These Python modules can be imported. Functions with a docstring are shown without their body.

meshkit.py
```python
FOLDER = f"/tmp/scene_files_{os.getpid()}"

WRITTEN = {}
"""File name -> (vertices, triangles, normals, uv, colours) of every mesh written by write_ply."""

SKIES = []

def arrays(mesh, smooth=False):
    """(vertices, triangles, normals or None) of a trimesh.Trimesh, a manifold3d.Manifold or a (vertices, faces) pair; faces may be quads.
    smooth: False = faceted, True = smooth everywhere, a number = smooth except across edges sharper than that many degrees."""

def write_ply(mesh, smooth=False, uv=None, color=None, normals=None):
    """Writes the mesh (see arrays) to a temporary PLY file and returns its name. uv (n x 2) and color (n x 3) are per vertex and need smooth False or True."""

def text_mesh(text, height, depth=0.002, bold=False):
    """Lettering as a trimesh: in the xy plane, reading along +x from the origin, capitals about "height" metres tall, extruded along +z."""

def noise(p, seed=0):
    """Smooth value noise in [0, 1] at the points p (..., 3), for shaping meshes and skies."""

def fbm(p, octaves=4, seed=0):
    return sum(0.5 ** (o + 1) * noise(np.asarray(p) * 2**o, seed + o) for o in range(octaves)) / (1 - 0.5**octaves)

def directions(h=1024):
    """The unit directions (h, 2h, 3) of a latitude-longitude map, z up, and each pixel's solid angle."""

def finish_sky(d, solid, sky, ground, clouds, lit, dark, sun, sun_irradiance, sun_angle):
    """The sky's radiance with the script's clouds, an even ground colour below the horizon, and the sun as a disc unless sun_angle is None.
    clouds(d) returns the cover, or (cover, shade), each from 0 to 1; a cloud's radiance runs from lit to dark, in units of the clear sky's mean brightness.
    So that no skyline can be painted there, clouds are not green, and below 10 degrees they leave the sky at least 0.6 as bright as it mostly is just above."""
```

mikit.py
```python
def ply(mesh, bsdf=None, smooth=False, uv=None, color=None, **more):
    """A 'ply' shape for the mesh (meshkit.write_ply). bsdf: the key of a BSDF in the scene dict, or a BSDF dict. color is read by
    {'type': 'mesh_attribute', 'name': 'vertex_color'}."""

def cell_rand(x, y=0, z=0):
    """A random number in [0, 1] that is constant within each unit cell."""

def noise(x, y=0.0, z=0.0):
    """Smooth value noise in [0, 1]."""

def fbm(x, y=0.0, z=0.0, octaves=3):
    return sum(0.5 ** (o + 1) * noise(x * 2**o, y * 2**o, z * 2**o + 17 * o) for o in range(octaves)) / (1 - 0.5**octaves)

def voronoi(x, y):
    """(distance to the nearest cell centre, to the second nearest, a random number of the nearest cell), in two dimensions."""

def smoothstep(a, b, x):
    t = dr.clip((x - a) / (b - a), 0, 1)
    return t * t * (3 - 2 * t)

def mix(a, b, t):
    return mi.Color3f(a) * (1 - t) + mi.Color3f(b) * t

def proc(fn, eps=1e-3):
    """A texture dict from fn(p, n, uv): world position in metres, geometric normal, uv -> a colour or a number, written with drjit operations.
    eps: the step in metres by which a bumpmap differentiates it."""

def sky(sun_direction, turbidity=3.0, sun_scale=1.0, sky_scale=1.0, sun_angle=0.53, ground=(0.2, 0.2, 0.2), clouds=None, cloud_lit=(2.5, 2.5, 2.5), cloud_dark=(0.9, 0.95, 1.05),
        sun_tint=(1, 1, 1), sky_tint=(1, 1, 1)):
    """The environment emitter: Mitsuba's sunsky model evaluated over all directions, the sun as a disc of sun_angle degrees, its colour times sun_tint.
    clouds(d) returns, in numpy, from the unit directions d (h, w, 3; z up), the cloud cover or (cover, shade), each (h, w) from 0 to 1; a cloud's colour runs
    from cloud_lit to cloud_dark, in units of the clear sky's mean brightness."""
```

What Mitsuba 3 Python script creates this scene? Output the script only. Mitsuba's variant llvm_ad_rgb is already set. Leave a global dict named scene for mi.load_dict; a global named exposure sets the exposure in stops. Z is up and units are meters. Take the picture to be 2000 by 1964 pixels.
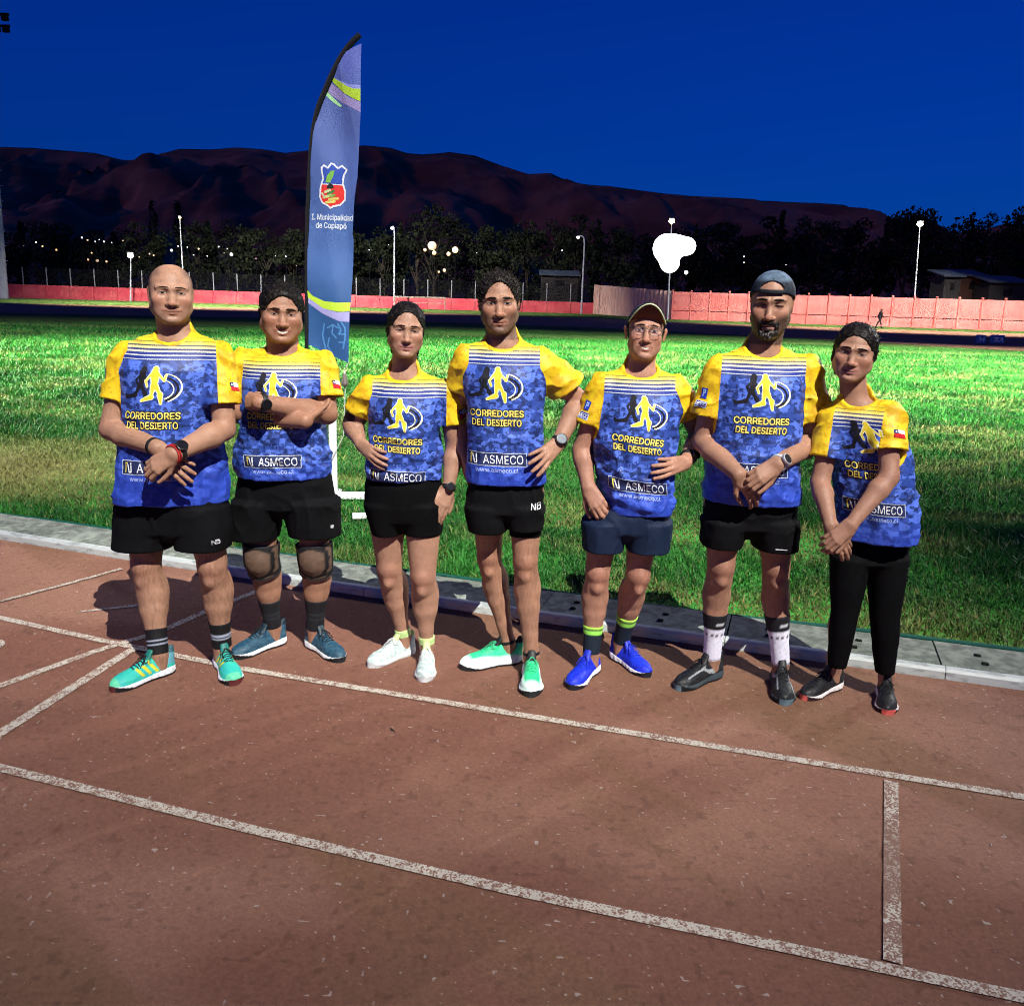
# Night group photograph on a floodlit athletics track: seven runners, feather banner, infield, fence, hills.
import math
import numpy as np
import trimesh
import shapely
import shapely.affinity
from shapely.geometry import Polygon, LineString, Point, box as sbox
from scipy.spatial import cKDTree
import mitsuba as mi
import mikit
import meshkit
import drjit as dr
from mikit import proc, noise, fbm, voronoi, cell_rand, smoothstep, mix

T = mi.ScalarTransform4f
scene, labels = {'type': 'scene'}, {}

# ------------------------------------------------------------------ camera, sky, floodlights, exposure
PW, PH, FOC, EYE = 2000.0, 1964.0, 1730.0, 1.62
PITCH, ROLL = math.atan(396 / FOC), math.radians(1.6)
FW = np.array([0, math.cos(PITCH), -math.sin(PITCH)])
_u0 = np.cross([1.0, 0, 0], FW)
RT = np.array([1.0, 0, 0]) * math.cos(ROLL) + _u0 * math.sin(ROLL)
UP = -np.array([1.0, 0, 0]) * math.sin(ROLL) + _u0 * math.cos(ROLL)
CAM = np.array([0, 0, EYE])
scene['camera'] = {'type': 'perspective', 'fov': math.degrees(2 * math.atan(PW / 2 / FOC)), 'fov_axis': 'x', 'near_clip': 0.05, 'far_clip': 20000.0,
                   'to_world': T().look_at(origin=CAM.tolist(), target=(CAM + FW).tolist(), up=UP.tolist())}
scene['sky'] = {**mikit.sky([-0.62, -0.78, 0.12], turbidity=3, sun_scale=0.18, sky_scale=1.0, sun_angle=4, sun_tint=(1.0, 0.68, 0.62), sky_tint=(0.006, 0.46, 4.2), ground=(0.05, 0.05, 0.05)), 'sampling_weight': 4.0}
exposure = 0.0


def spot(key, org, target, power, color, cutoff, beam, weight):
    scene[key] = {'type': 'spot', 'to_world': T().look_at(origin=list(org), target=list(target), up=[0, 0, 1]), 'cutoff_angle': cutoff, 'beam_width': beam, 'sampling_weight': weight,
                  'intensity': {'type': 'rgb', 'value': [power * c for c in color]}}


# the stadium's floodlight masts stand outside the picture (one behind the photographer, two beside the field)
MAST = (7.8, -12.6, 21.0)
WHITE = (1.0, 0.97, 0.90)
spot('floodlight_near_field', MAST, (-0.9, 6.0, 0.0), 5700, WHITE, 8.9, 3.2, 12.0)
spot('floodlight_mid_field', (-76.0, 6.0, 36.0), (3.0, 23.0, 0.0), 175000, WHITE, 10.8, 4.5, 6.0)
spot('floodlight_far_field', (46.0, 44.0, 26.0), (6.0, 30.0, 0.0), 21000, WHITE, 26, 8, 4.0)
spot('floodlight_fence', (36.0, 45.0, 38.0), (35.0, 87.0, 0.0), 31000, WHITE, 21, 13, 3.0)
spot('floodlight_wall', (-36.0, 76.0, 38.0), (-30.0, 114.0, 0.0), 46000, WHITE, 38, 12, 3.0)


def ray(px, py):
    return (px - PW / 2) / FOC * RT - (py - PH / 2) / FOC * UP + FW


def at(px, py, y):
    d = ray(px, py)
    return CAM + d * (y / d[1])


def gnd(px, py, z=0.0):
    d = ray(px, py)
    return CAM + d * ((z - EYE) / d[2])


# ------------------------------------------------------------------ materials
def pri(key, color, rough=0.6, spec=0.4, **kw):
    c = color if isinstance(color, dict) else {'type': 'rgb', 'value': list(color)}
    b = {'type': 'principled', 'base_color': c, 'roughness': rough, 'specular': spec, **kw}
    scene[key] = {'type': 'twosided', 'bsdf': b}
    return key


VC = {'type': 'mesh_attribute', 'name': 'vertex_color'}
pri('skin_material', VC, 0.55, 0.34)
pri('hair_material', VC, 0.5, 0.13)
pri('painted_cloth', VC, 0.7, 0.25, sheen=0.2)
pri('shoe_cloth', VC, 0.55, 0.4)
pri('gloss_material', VC, 0.25, 0.5)
pri('matt_paint', VC, 0.75, 0.3)
pri('metal_material', VC, 0.35, 0.6, metallic=0.7)


# ------------------------------------------------------------------ mesh helpers
def put(key, mesh, bsdf, smooth=True, uv=None, color=None, normals=None, **lab):
    """One entry of the scene; colour is one colour or one per vertex."""
    base, n = key, 0
    while key in scene:
        n += 1
        key = f'{base}_{n:03d}'
    if isinstance(mesh, trimesh.Trimesh):
        v, f = np.asarray(mesh.vertices), np.asarray(mesh.faces)
    else:
        v, f = np.asarray(mesh[0], float), np.asarray(mesh[1], int)
    if color is not None:
        color = np.asarray(color, float)
        if color.ndim == 1:
            color = np.tile(color, (len(v), 1))
        if smooth not in (True, False) and normals is None:
            m2 = trimesh.graph.smooth_shade(trimesh.Trimesh(v, f, process=False), angle=np.radians(smooth), facet_minarea=None)
            if len(m2.vertices) != len(v):
                tree = cKDTree(v)
                color = color[tree.query(m2.vertices)[1]]
            v, f = np.asarray(m2.vertices), np.asarray(m2.faces)
            smooth = True
    path = meshkit.write_ply((v, f), smooth if normals is None else False, uv, color, normals)
    scene[key] = {'type': 'ply', 'filename': path, 'face_normals': meshkit.WRITTEN[path][2] is None, 'bsdf': {'type': 'ref', 'id': bsdf}}
    if lab:
        labels[key] = lab
    return key


def cat(parts):
    vs, fs, n = [], [], 0
    for v, f in parts:
        vs.append(np.asarray(v, float))
        fs.append(np.asarray(f, int) + n)
        n += len(v)
    return np.vstack(vs), np.vstack(fs)


def boxm(cx, cy, cz, sx, sy, sz, rot=0.0, bev=0.0):
    if bev > 0:
        pts = np.array([[x, y, z] for x in (-1, 1) for y in (-1, 1) for z in (-1, 1)], float)
        h = np.array([sx, sy, sz]) / 2
        q = [p * (h - bev * (1 - e)) for p in pts for e in np.eye(3)]
        m = trimesh.convex.convex_hull(np.array(q))
        v, f = np.array(m.vertices), np.array(m.faces)
    else:
        m = trimesh.creation.box((sx, sy, sz))
        v, f = np.array(m.vertices), np.array(m.faces)
    c, s = math.cos(rot), math.sin(rot)
    v = v @ np.array([[c, s, 0], [-s, c, 0], [0, 0, 1]])
    return v + [cx, cy, cz], f


def tube(pts, rad, sides=8, cap=True, flat=None):
    """A tube along points; rad a number or one per point; flat = (axis vector, factor) squashes the section."""
    p = np.asarray(pts, float)
    r = np.broadcast_to(np.asarray(rad, float), (len(p),))
    t = np.gradient(p, axis=0)
    t /= np.linalg.norm(t, axis=1, keepdims=True) + 1e-12
    ref = np.array([0, 0, 1.0]) if abs(t[0][2]) < 0.9 else np.array([0, 1.0, 0])
    u = np.cross(t[0], ref)
    u /= np.linalg.norm(u)
    vs = []
    a = np.arange(sides) / sides * 2 * np.pi
    for i in range(len(p)):
        u = u - t[i] * (u @ t[i])
        u /= np.linalg.norm(u)
        w = np.cross(t[i], u)
        o = r[i] * (np.cos(a)[:, None] * u + np.sin(a)[:, None] * w)
        if flat is not None:
            ax = np.asarray(flat[0], float)
            o = o - np.outer(o @ ax, ax) * (1 - flat[1])
        vs.append(p[i] + o)
    n, s = len(p), sides
    f = []
    for i in range(n - 1):
        for k in range(s):
            a0, b0, c0, d0 = i * s + k, i * s + (k + 1) % s, (i + 1) * s + (k + 1) % s, (i + 1) * s + k
            f += [(a0, b0, c0), (a0, c0, d0)]
    v = np.vstack(vs)
    if cap:
        v = np.vstack([v, p[:1], p[-1:]])
        for k in range(s):
            f += [(n * s, (k + 1) % s, k), (n * s + 1, (n - 1) * s + k, (n - 1) * s + (k + 1) % s)]
    return v, np.array(f)


def nets(F, xs, ys, zs):
    """Surface nets of the sampled field F (negative inside) on a rectilinear grid."""
    I = F < 0
    c = np.zeros(tuple(s - 1 for s in F.shape), np.int8)
    offs = [(a, b, d) for a in (0, 1) for b in (0, 1) for d in (0, 1)]
    n0, n1, n2 = c.shape
    for a, b, d in offs:
        c += I[a:a + n0, b:b + n1, d:d + n2]
    act = (c > 0) & (c < 8)
    ijk = np.argwhere(act)
    idx = np.full(c.shape, -1, np.int32)
    idx[act] = np.arange(len(ijk))
    val = np.stack([F[ijk[:, 0] + a, ijk[:, 1] + b, ijk[:, 2] + d] for a, b, d in offs], 1)
    ax = [np.asarray(g, float) for g in (xs, ys, zs)]
    pos = np.stack([np.stack([ax[0][ijk[:, 0] + a], ax[1][ijk[:, 1] + b], ax[2][ijk[:, 2] + d]], 1) for a, b, d in offs], 1)
    acc, cnt = np.zeros((len(ijk), 3)), np.zeros(len(ijk))
    for e in range(8):
        for g in range(e + 1, 8):
            if sum(abs(p - q) for p, q in zip(offs[e], offs[g])) != 1:
                continue
            m = (val[:, e] < 0) != (val[:, g] < 0)
            t = val[m, e] / (val[m, e] - val[m, g])
            acc[m] += pos[m, e] + (pos[m, g] - pos[m, e]) * t[:, None]
            cnt[m] += 1
    v = acc / cnt[:, None]
    fs = []
    for axis in range(3):
        sl = [slice(1, -1)] * 3
        lo, hi = list(sl), list(sl)
        lo[axis], hi[axis] = slice(0, -1), slice(1, None)
        A, B = I[tuple(lo)], I[tuple(hi)]
        e = np.argwhere(A != B)
        if not len(e):
            continue
        flip = A[tuple(e.T)]
        o = [1, 1, 1]
        o[axis] = 0
        e = e + o
        b, d = [k for k in range(3) if k != axis]
        q = []
        for sb, sd in ((1, 1), (0, 1), (0, 0), (1, 0)):
            w = e.copy()
            w[:, b] -= sb
            w[:, d] -= sd
            q.append(idx[tuple(w.T)])
        q = np.stack(q, 1)
        rev = flip if axis != 1 else ~flip
        q[~rev] = q[~rev][:, ::-1]
        fs.append(q)
    q = np.vstack(fs)
    return v, np.vstack([q[:, [0, 1, 2]], q[:, [0, 2, 3]]])


def split(v, f, s, *attrs):
    """Cuts the mesh along s = 0. Returns two (v, f, attrs...) tuples: where s < 0 and where s >= 0."""
    s = np.where(np.abs(s) < 1e-7, 1e-7, s)
    neg = s < 0
    k = neg[f].sum(1)
    allv, alla = [v], [[a] for a in attrs]
    n = len(v)
    keep = {True: [f[k == 3]], False: [f[k == 0]]}
    for lone in (True, False):
        sel = f[k == (1 if lone else 2)]
        if not len(sel):
            continue
        which = np.argmax(neg[sel] == lone, axis=1)
        tri = np.stack([sel[np.arange(len(sel)), (which + i) % 3] for i in range(3)], 1)
        new = []
        for j in (1, 2):
            a, b = tri[:, 0], tri[:, j]
            t = (s[a] / (s[a] - s[b]))[:, None]
            allv.append(v[a] + (v[b] - v[a]) * t)
            for q, at_ in zip(alla, attrs):
                tt = t if at_.ndim > 1 else t[:, 0]
                q.append(at_[a] + (at_[b] - at_[a]) * tt)
            new.append(np.arange(len(sel)) + n)
            n += len(sel)
        keep[lone].append(np.stack([tri[:, 0], new[0], new[1]], 1))
        keep[not lone] += [np.stack([new[0], tri[:, 1], tri[:, 2]], 1), np.stack([new[0], tri[:, 2], new[1]], 1)]
    V = np.vstack(allv)
    A = [np.concatenate(q) for q in alla]
    out = []
    for side in (True, False):
        ff = np.vstack(keep[side])
        used = np.unique(ff)
        m = np.zeros(len(V), int)
        m[used] = np.arange(len(used))
        out.append((V[used], m[ff], *[a[used] for a in A]))
    return out


def vnormals(v, f):
    n = np.zeros_like(v)
    fn = np.cross(v[f[:, 1]] - v[f[:, 0]], v[f[:, 2]] - v[f[:, 0]])
    for k in range(3):
        np.add.at(n, f[:, k], fn)
    return n / (np.linalg.norm(n, axis=1, keepdims=True) + 1e-20)


def smin(a, b, k):
    if k <= 0:
        return np.minimum(a, b)
    h = np.clip(0.5 + 0.5 * (b - a) / k, 0, 1)
    return b + (a - b) * h - k * h * (1 - h)


def smax(a, b, k):
    return -smin(-a, -b, k)


# distance functions on broadcastable arrays
def d_cone(x, y, z, a, b, ra, rb, flat=None):
    a, b = np.asarray(a, float), np.asarray(b, float)
    d = b - a
    px, py, pz = x - a[0], y - a[1], z - a[2]
    t = np.clip((px * d[0] + py * d[1] + pz * d[2]) / (d @ d), 0, 1)
    px, py, pz = px - t * d[0], py - t * d[1], pz - t * d[2]
    q = px * px + py * py + pz * pz
    if flat is not None:
        n, fac = np.asarray(flat[0], float), flat[1]
        w = px * n[0] + py * n[1] + pz * n[2]
        q = q + w * w * (1 / fac ** 2 - 1)
        return (np.sqrt(q) - (ra + t * (rb - ra))) * (0.5 + 0.5 * fac)
    return np.sqrt(q) - (ra + t * (rb - ra))


def d_ell(x, y, z, c, r):
    px, py, pz = x - c[0], y - c[1], z - c[2]
    k0 = np.sqrt((px / r[0]) ** 2 + (py / r[1]) ** 2 + (pz / r[2]) ** 2)
    k1 = np.sqrt((px / r[0] ** 2) ** 2 + (py / r[1] ** 2) ** 2 + (pz / r[2] ** 2) ** 2)
    return k0 * (k0 - 1) / np.maximum(k1, 1e-9)


def d_loft(x, y, z, st, yaw=0.0, n=2.4, zlo=None, zhi=None):
    """st: rows (z, cx, cy, a, b) rising in z; a superellipse section that turns by yaw."""
    st = np.asarray(st, float)
    zz = np.clip(z, st[0, 0], st[-1, 0])
    cx, cy, a, b = (np.interp(zz, st[:, 0], st[:, i]) for i in (1, 2, 3, 4))
    c, s = math.cos(yaw), math.sin(yaw)
    u = (x - cx) * c + (y - cy) * s
    w = -(x - cx) * s + (y - cy) * c
    k = (np.abs(u / a) ** n + np.abs(w / b) ** n) ** (1 / n)
    d = (k - 1) * np.minimum(a, b)
    lo = st[0, 0] if zlo is None else zlo
    hi = st[-1, 0] if zhi is None else zhi
    return np.maximum(d, np.maximum(lo - z, z - hi))


class Field:
    def __init__(self, xs, ys, zs):
        self.ax = [np.asarray(q, np.float32) for q in (xs, ys, zs)]
        self.F = np.full(tuple(len(q) for q in self.ax), 0.06, np.float32)

    def box(self, lo, hi):
        return tuple(slice(max(0, np.searchsorted(q, l) - 1), np.searchsorted(q, h) + 1) for q, l, h in zip(self.ax, lo, hi))

    def grid(self, sl):
        return self.ax[0][sl[0]][:, None, None], self.ax[1][sl[1]][None, :, None], self.ax[2][sl[2]][None, None, :]

    def add(self, fn, lo, hi, k=0.0):
        sl = self.box(lo, hi)
        if min(s.stop - s.start for s in sl) <= 0:
            return
        self.F[sl] = smin(self.F[sl], fn(*self.grid(sl)).astype(np.float32), k)

    def sub(self, fn, lo, hi, k=0.0):
        sl = self.box(lo, hi)
        self.F[sl] = smax(self.F[sl], -fn(*self.grid(sl)).astype(np.float32), k)

    def cone(self, a, b, ra, rb, k=0.0, flat=None):
        a, b = np.asarray(a, float), np.asarray(b, float)
        m = max(ra, rb) + 0.03 + k
        self.add(lambda x, y, z: d_cone(x, y, z, a, b, ra, rb, flat), np.minimum(a, b) - m, np.maximum(a, b) + m, k)

    def ell(self, c, r, k=0.0):
        c, r = np.asarray(c, float), np.asarray(r, float)
        m = r + 0.03 + k
        self.add(lambda x, y, z: d_ell(x, y, z, c, r), c - m, c + m, k)

    def mesh(self):
        return nets(self.F, *self.ax)


def axis(lo, hi, coarse, fine):
    """Sample positions from lo to hi: coarse steps, finer inside the (a, b, step) ranges."""
    out = [lo]
    while out[-1] < hi:
        st = coarse
        for a, b, s in fine:
            if a - coarse < out[-1] < b:
                st = min(st, s)
        out.append(out[-1] + st)
    return np.array(out)


def nrm(v):
    v = np.asarray(v, float)
    return v / np.linalg.norm(v)


def srgb(r, g, b):
    c = np.array([r, g, b]) / 255.0
    return np.where(c <= 0.04045, c / 12.92, ((c + 0.055) / 1.055) ** 2.4)


# ------------------------------------------------------------------ people
def rotm(yaw, pitch, roll):
    """yaw about z (positive turns the face towards picture right), pitch positive looks down, roll positive tilts to picture right; degrees."""
    a, b, c = np.radians([yaw, pitch, roll])
    Rz = np.array([[math.cos(a), -math.sin(a), 0], [math.sin(a), math.cos(a), 0], [0, 0, 1]])
    Rx = np.array([[1, 0, 0], [0, math.cos(b), -math.sin(b)], [0, math.sin(b), math.cos(b)]])
    Ry = np.array([[math.cos(c), 0, math.sin(c)], [0, 1, 0], [-math.sin(c), 0, math.cos(c)]])
    return Ry @ Rz @ Rx


FACE = dict(jaw=1.0, fat=0.0, smile=0.0, nose=1.0, ear=0.0, chin=0.0, sx=1.0, sz=1.0, cheek=0.0, mouth=0.0, brow=0.0, lipw=1.0)


def head_sdf(x, y, z, q):
    """A head 0.23 m tall: eyes at z = 0, crown at 0.115, chin at -0.115; the face looks to -y; q holds the person's own proportions."""
    x, z = x / q['sx'], z / q['sz']
    ax = np.abs(x)
    jw, fat, sm = q['jaw'], q['fat'], q['smile']
    d = d_ell(ax, y, z, (0, 0.014, 0.034), (0.0745, 0.094, 0.081))
    d = smin(d, d_ell(ax, y, z, (0, -0.020, -0.030), (0.0655 * jw + fat * 0.005, 0.064, 0.083)), 0.03)
    d = smin(d, d_ell(ax, y, z, (0.034 * jw, -0.052, -0.052), (0.020 + fat * 0.004, 0.019, 0.030)), 0.024)
    d = smin(d, d_cone(ax, y, z, (0.050 * jw, 0.002, -0.052), (0.016 * jw, -0.066, -0.097), 0.022 + fat * 0.006, 0.016 + fat * 0.003), 0.026)
    d = smin(d, d_ell(ax, y, z, (0, -0.078, -0.101 - q['chin'] * 0.006), (0.018, 0.014, 0.014)), 0.018)
    d = smin(d, d_ell(ax, y, z, (0.043, -0.058, -0.026 + sm * 0.004), (0.020 + 0.004 * fat, 0.017 + 0.004 * (q['cheek'] + sm), 0.020)), 0.024)
    d = smin(d, d_cone(ax, y, z, (0.009, -0.083, 0.018), (0.045, -0.066, 0.021), 0.0105 + q['brow'] * 0.002, 0.0095), 0.014)
    d = smax(d, -d_ell(ax, y, z, (0.031, -0.094, 0.001), (0.019, 0.0165, 0.0125)), 0.011)
    d = smin(d, d_ell(ax, y, z, (0.031, -0.0665, 0.0), (0.0165, 0.0135, 0.0125)), 0.006)
    n = q['nose']
    d = smin(d, d_cone(ax, y, z, (0, -0.0765, 0.006), (0, -0.0965, -0.036), 0.0078, 0.0112 * n), 0.015)
    d = smin(d, d_ell(ax, y, z, (0, -0.1015, -0.0405), (0.0132 * n, 0.0110, 0.0100)), 0.007)
    d = smin(d, d_ell(ax, y, z, (0.0142 * n, -0.0915, -0.0435), (0.0080 * n, 0.010, 0.0075)), 0.005)
    d = smax(d, -d_ell(ax, y, z, (0.0070 * n, -0.0985, -0.0510), (0.0036, 0.006, 0.003)), 0.003)
    # muzzle, lips, the line between them, the folds beside a smile
    d = smin(d, d_ell(ax, y, z, (0, -0.074, -0.069), (0.028, 0.017, 0.021)), 0.016)
    mw, up = 0.0265 * q['lipw'] * (1 + 0.20 * sm), 0.007 * sm
    d = smin(d, d_cone(ax, y, z, (0.0, -0.0905, -0.0655), (mw, -0.079 + 0.003 * sm, -0.0695 + up), 0.0048, 0.0026), 0.006)
    d = smin(d, d_cone(ax, y, z, (0.0, -0.0885, -0.0775 - q['mouth'] * 0.006), (mw * 0.85, -0.079, -0.0730 + up), 0.0060, 0.003), 0.006)
    d = smax(d, -d_cone(ax, y, z, (0, -0.0985, -0.0708 - q['mouth'] * 0.002), (mw, -0.085, -0.0712 + up), 0.0030 + q['mouth'] * 0.002, 0.0022), 0.004)
    d = smax(d, -d_ell(ax, y, z, (0, -0.094, -0.0875), (0.016, 0.006, 0.004)), 0.008)
    d = smax(d, -d_cone(ax, y, z, (0.021, -0.0985, -0.044), (0.036 + 0.004 * sm, -0.084, -0.070), 0.0022, 0.0028 + 0.001 * sm), 0.008 + 0.006 * (1 - sm))
    e = q['ear']
    d = smin(d, d_cone(ax, y, z, (0.0735 + e, 0.014, 0.014), (0.072 + e * 0.6, 0.010, -0.022), 0.0140, 0.0090, flat=((0.90, -0.43, 0), 0.36)), 0.005)
    d = smax(d, -d_ell(ax, y, z, (0.0815 + e, -0.001, -0.003), (0.0055, 0.0085, 0.0135)), 0.003)
    return d * min(q['sx'], q['sz'])


def face_y(x, z, q):
    """The face's front surface (local y) over local (x, z)."""
    x, z = np.atleast_1d(np.asarray(x, float)), np.atleast_1d(np.asarray(z, float))
    ys = np.linspace(-0.135, -0.01, 160)
    d = head_sdf(x[:, None], ys[None], z[:, None], q)
    i = np.argmax(d < 0, axis=1)
    i = np.maximum(i, 1)
    r = np.arange(len(x))
    a, b = d[r, i - 1], d[r, i]
    return ys[i - 1] + (ys[i] - ys[i - 1]) * np.clip(a / (a - b + 1e-12), 0, 1)


def patch_on(poly, q, off, step=0.0025, fn=None):
    """A small mesh that lies on the face: poly in local (x, z)."""
    v2, f = trimesh.creation.triangulate_polygon(poly, engine='earcut')
    m = trimesh.Trimesh(np.column_stack([v2, np.zeros(len(v2))]), f, process=False)
    vv, ff = trimesh.remesh.subdivide_to_size(m.vertices, m.faces, step, max_iter=8)
    m = trimesh.Trimesh(vv, ff, process=True)
    vv, ff = np.array(m.vertices), np.array(m.faces)
    y = face_y(vv[:, 0], vv[:, 1], q) - off
    return np.column_stack([vv[:, 0], y, vv[:, 1]]), ff


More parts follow.
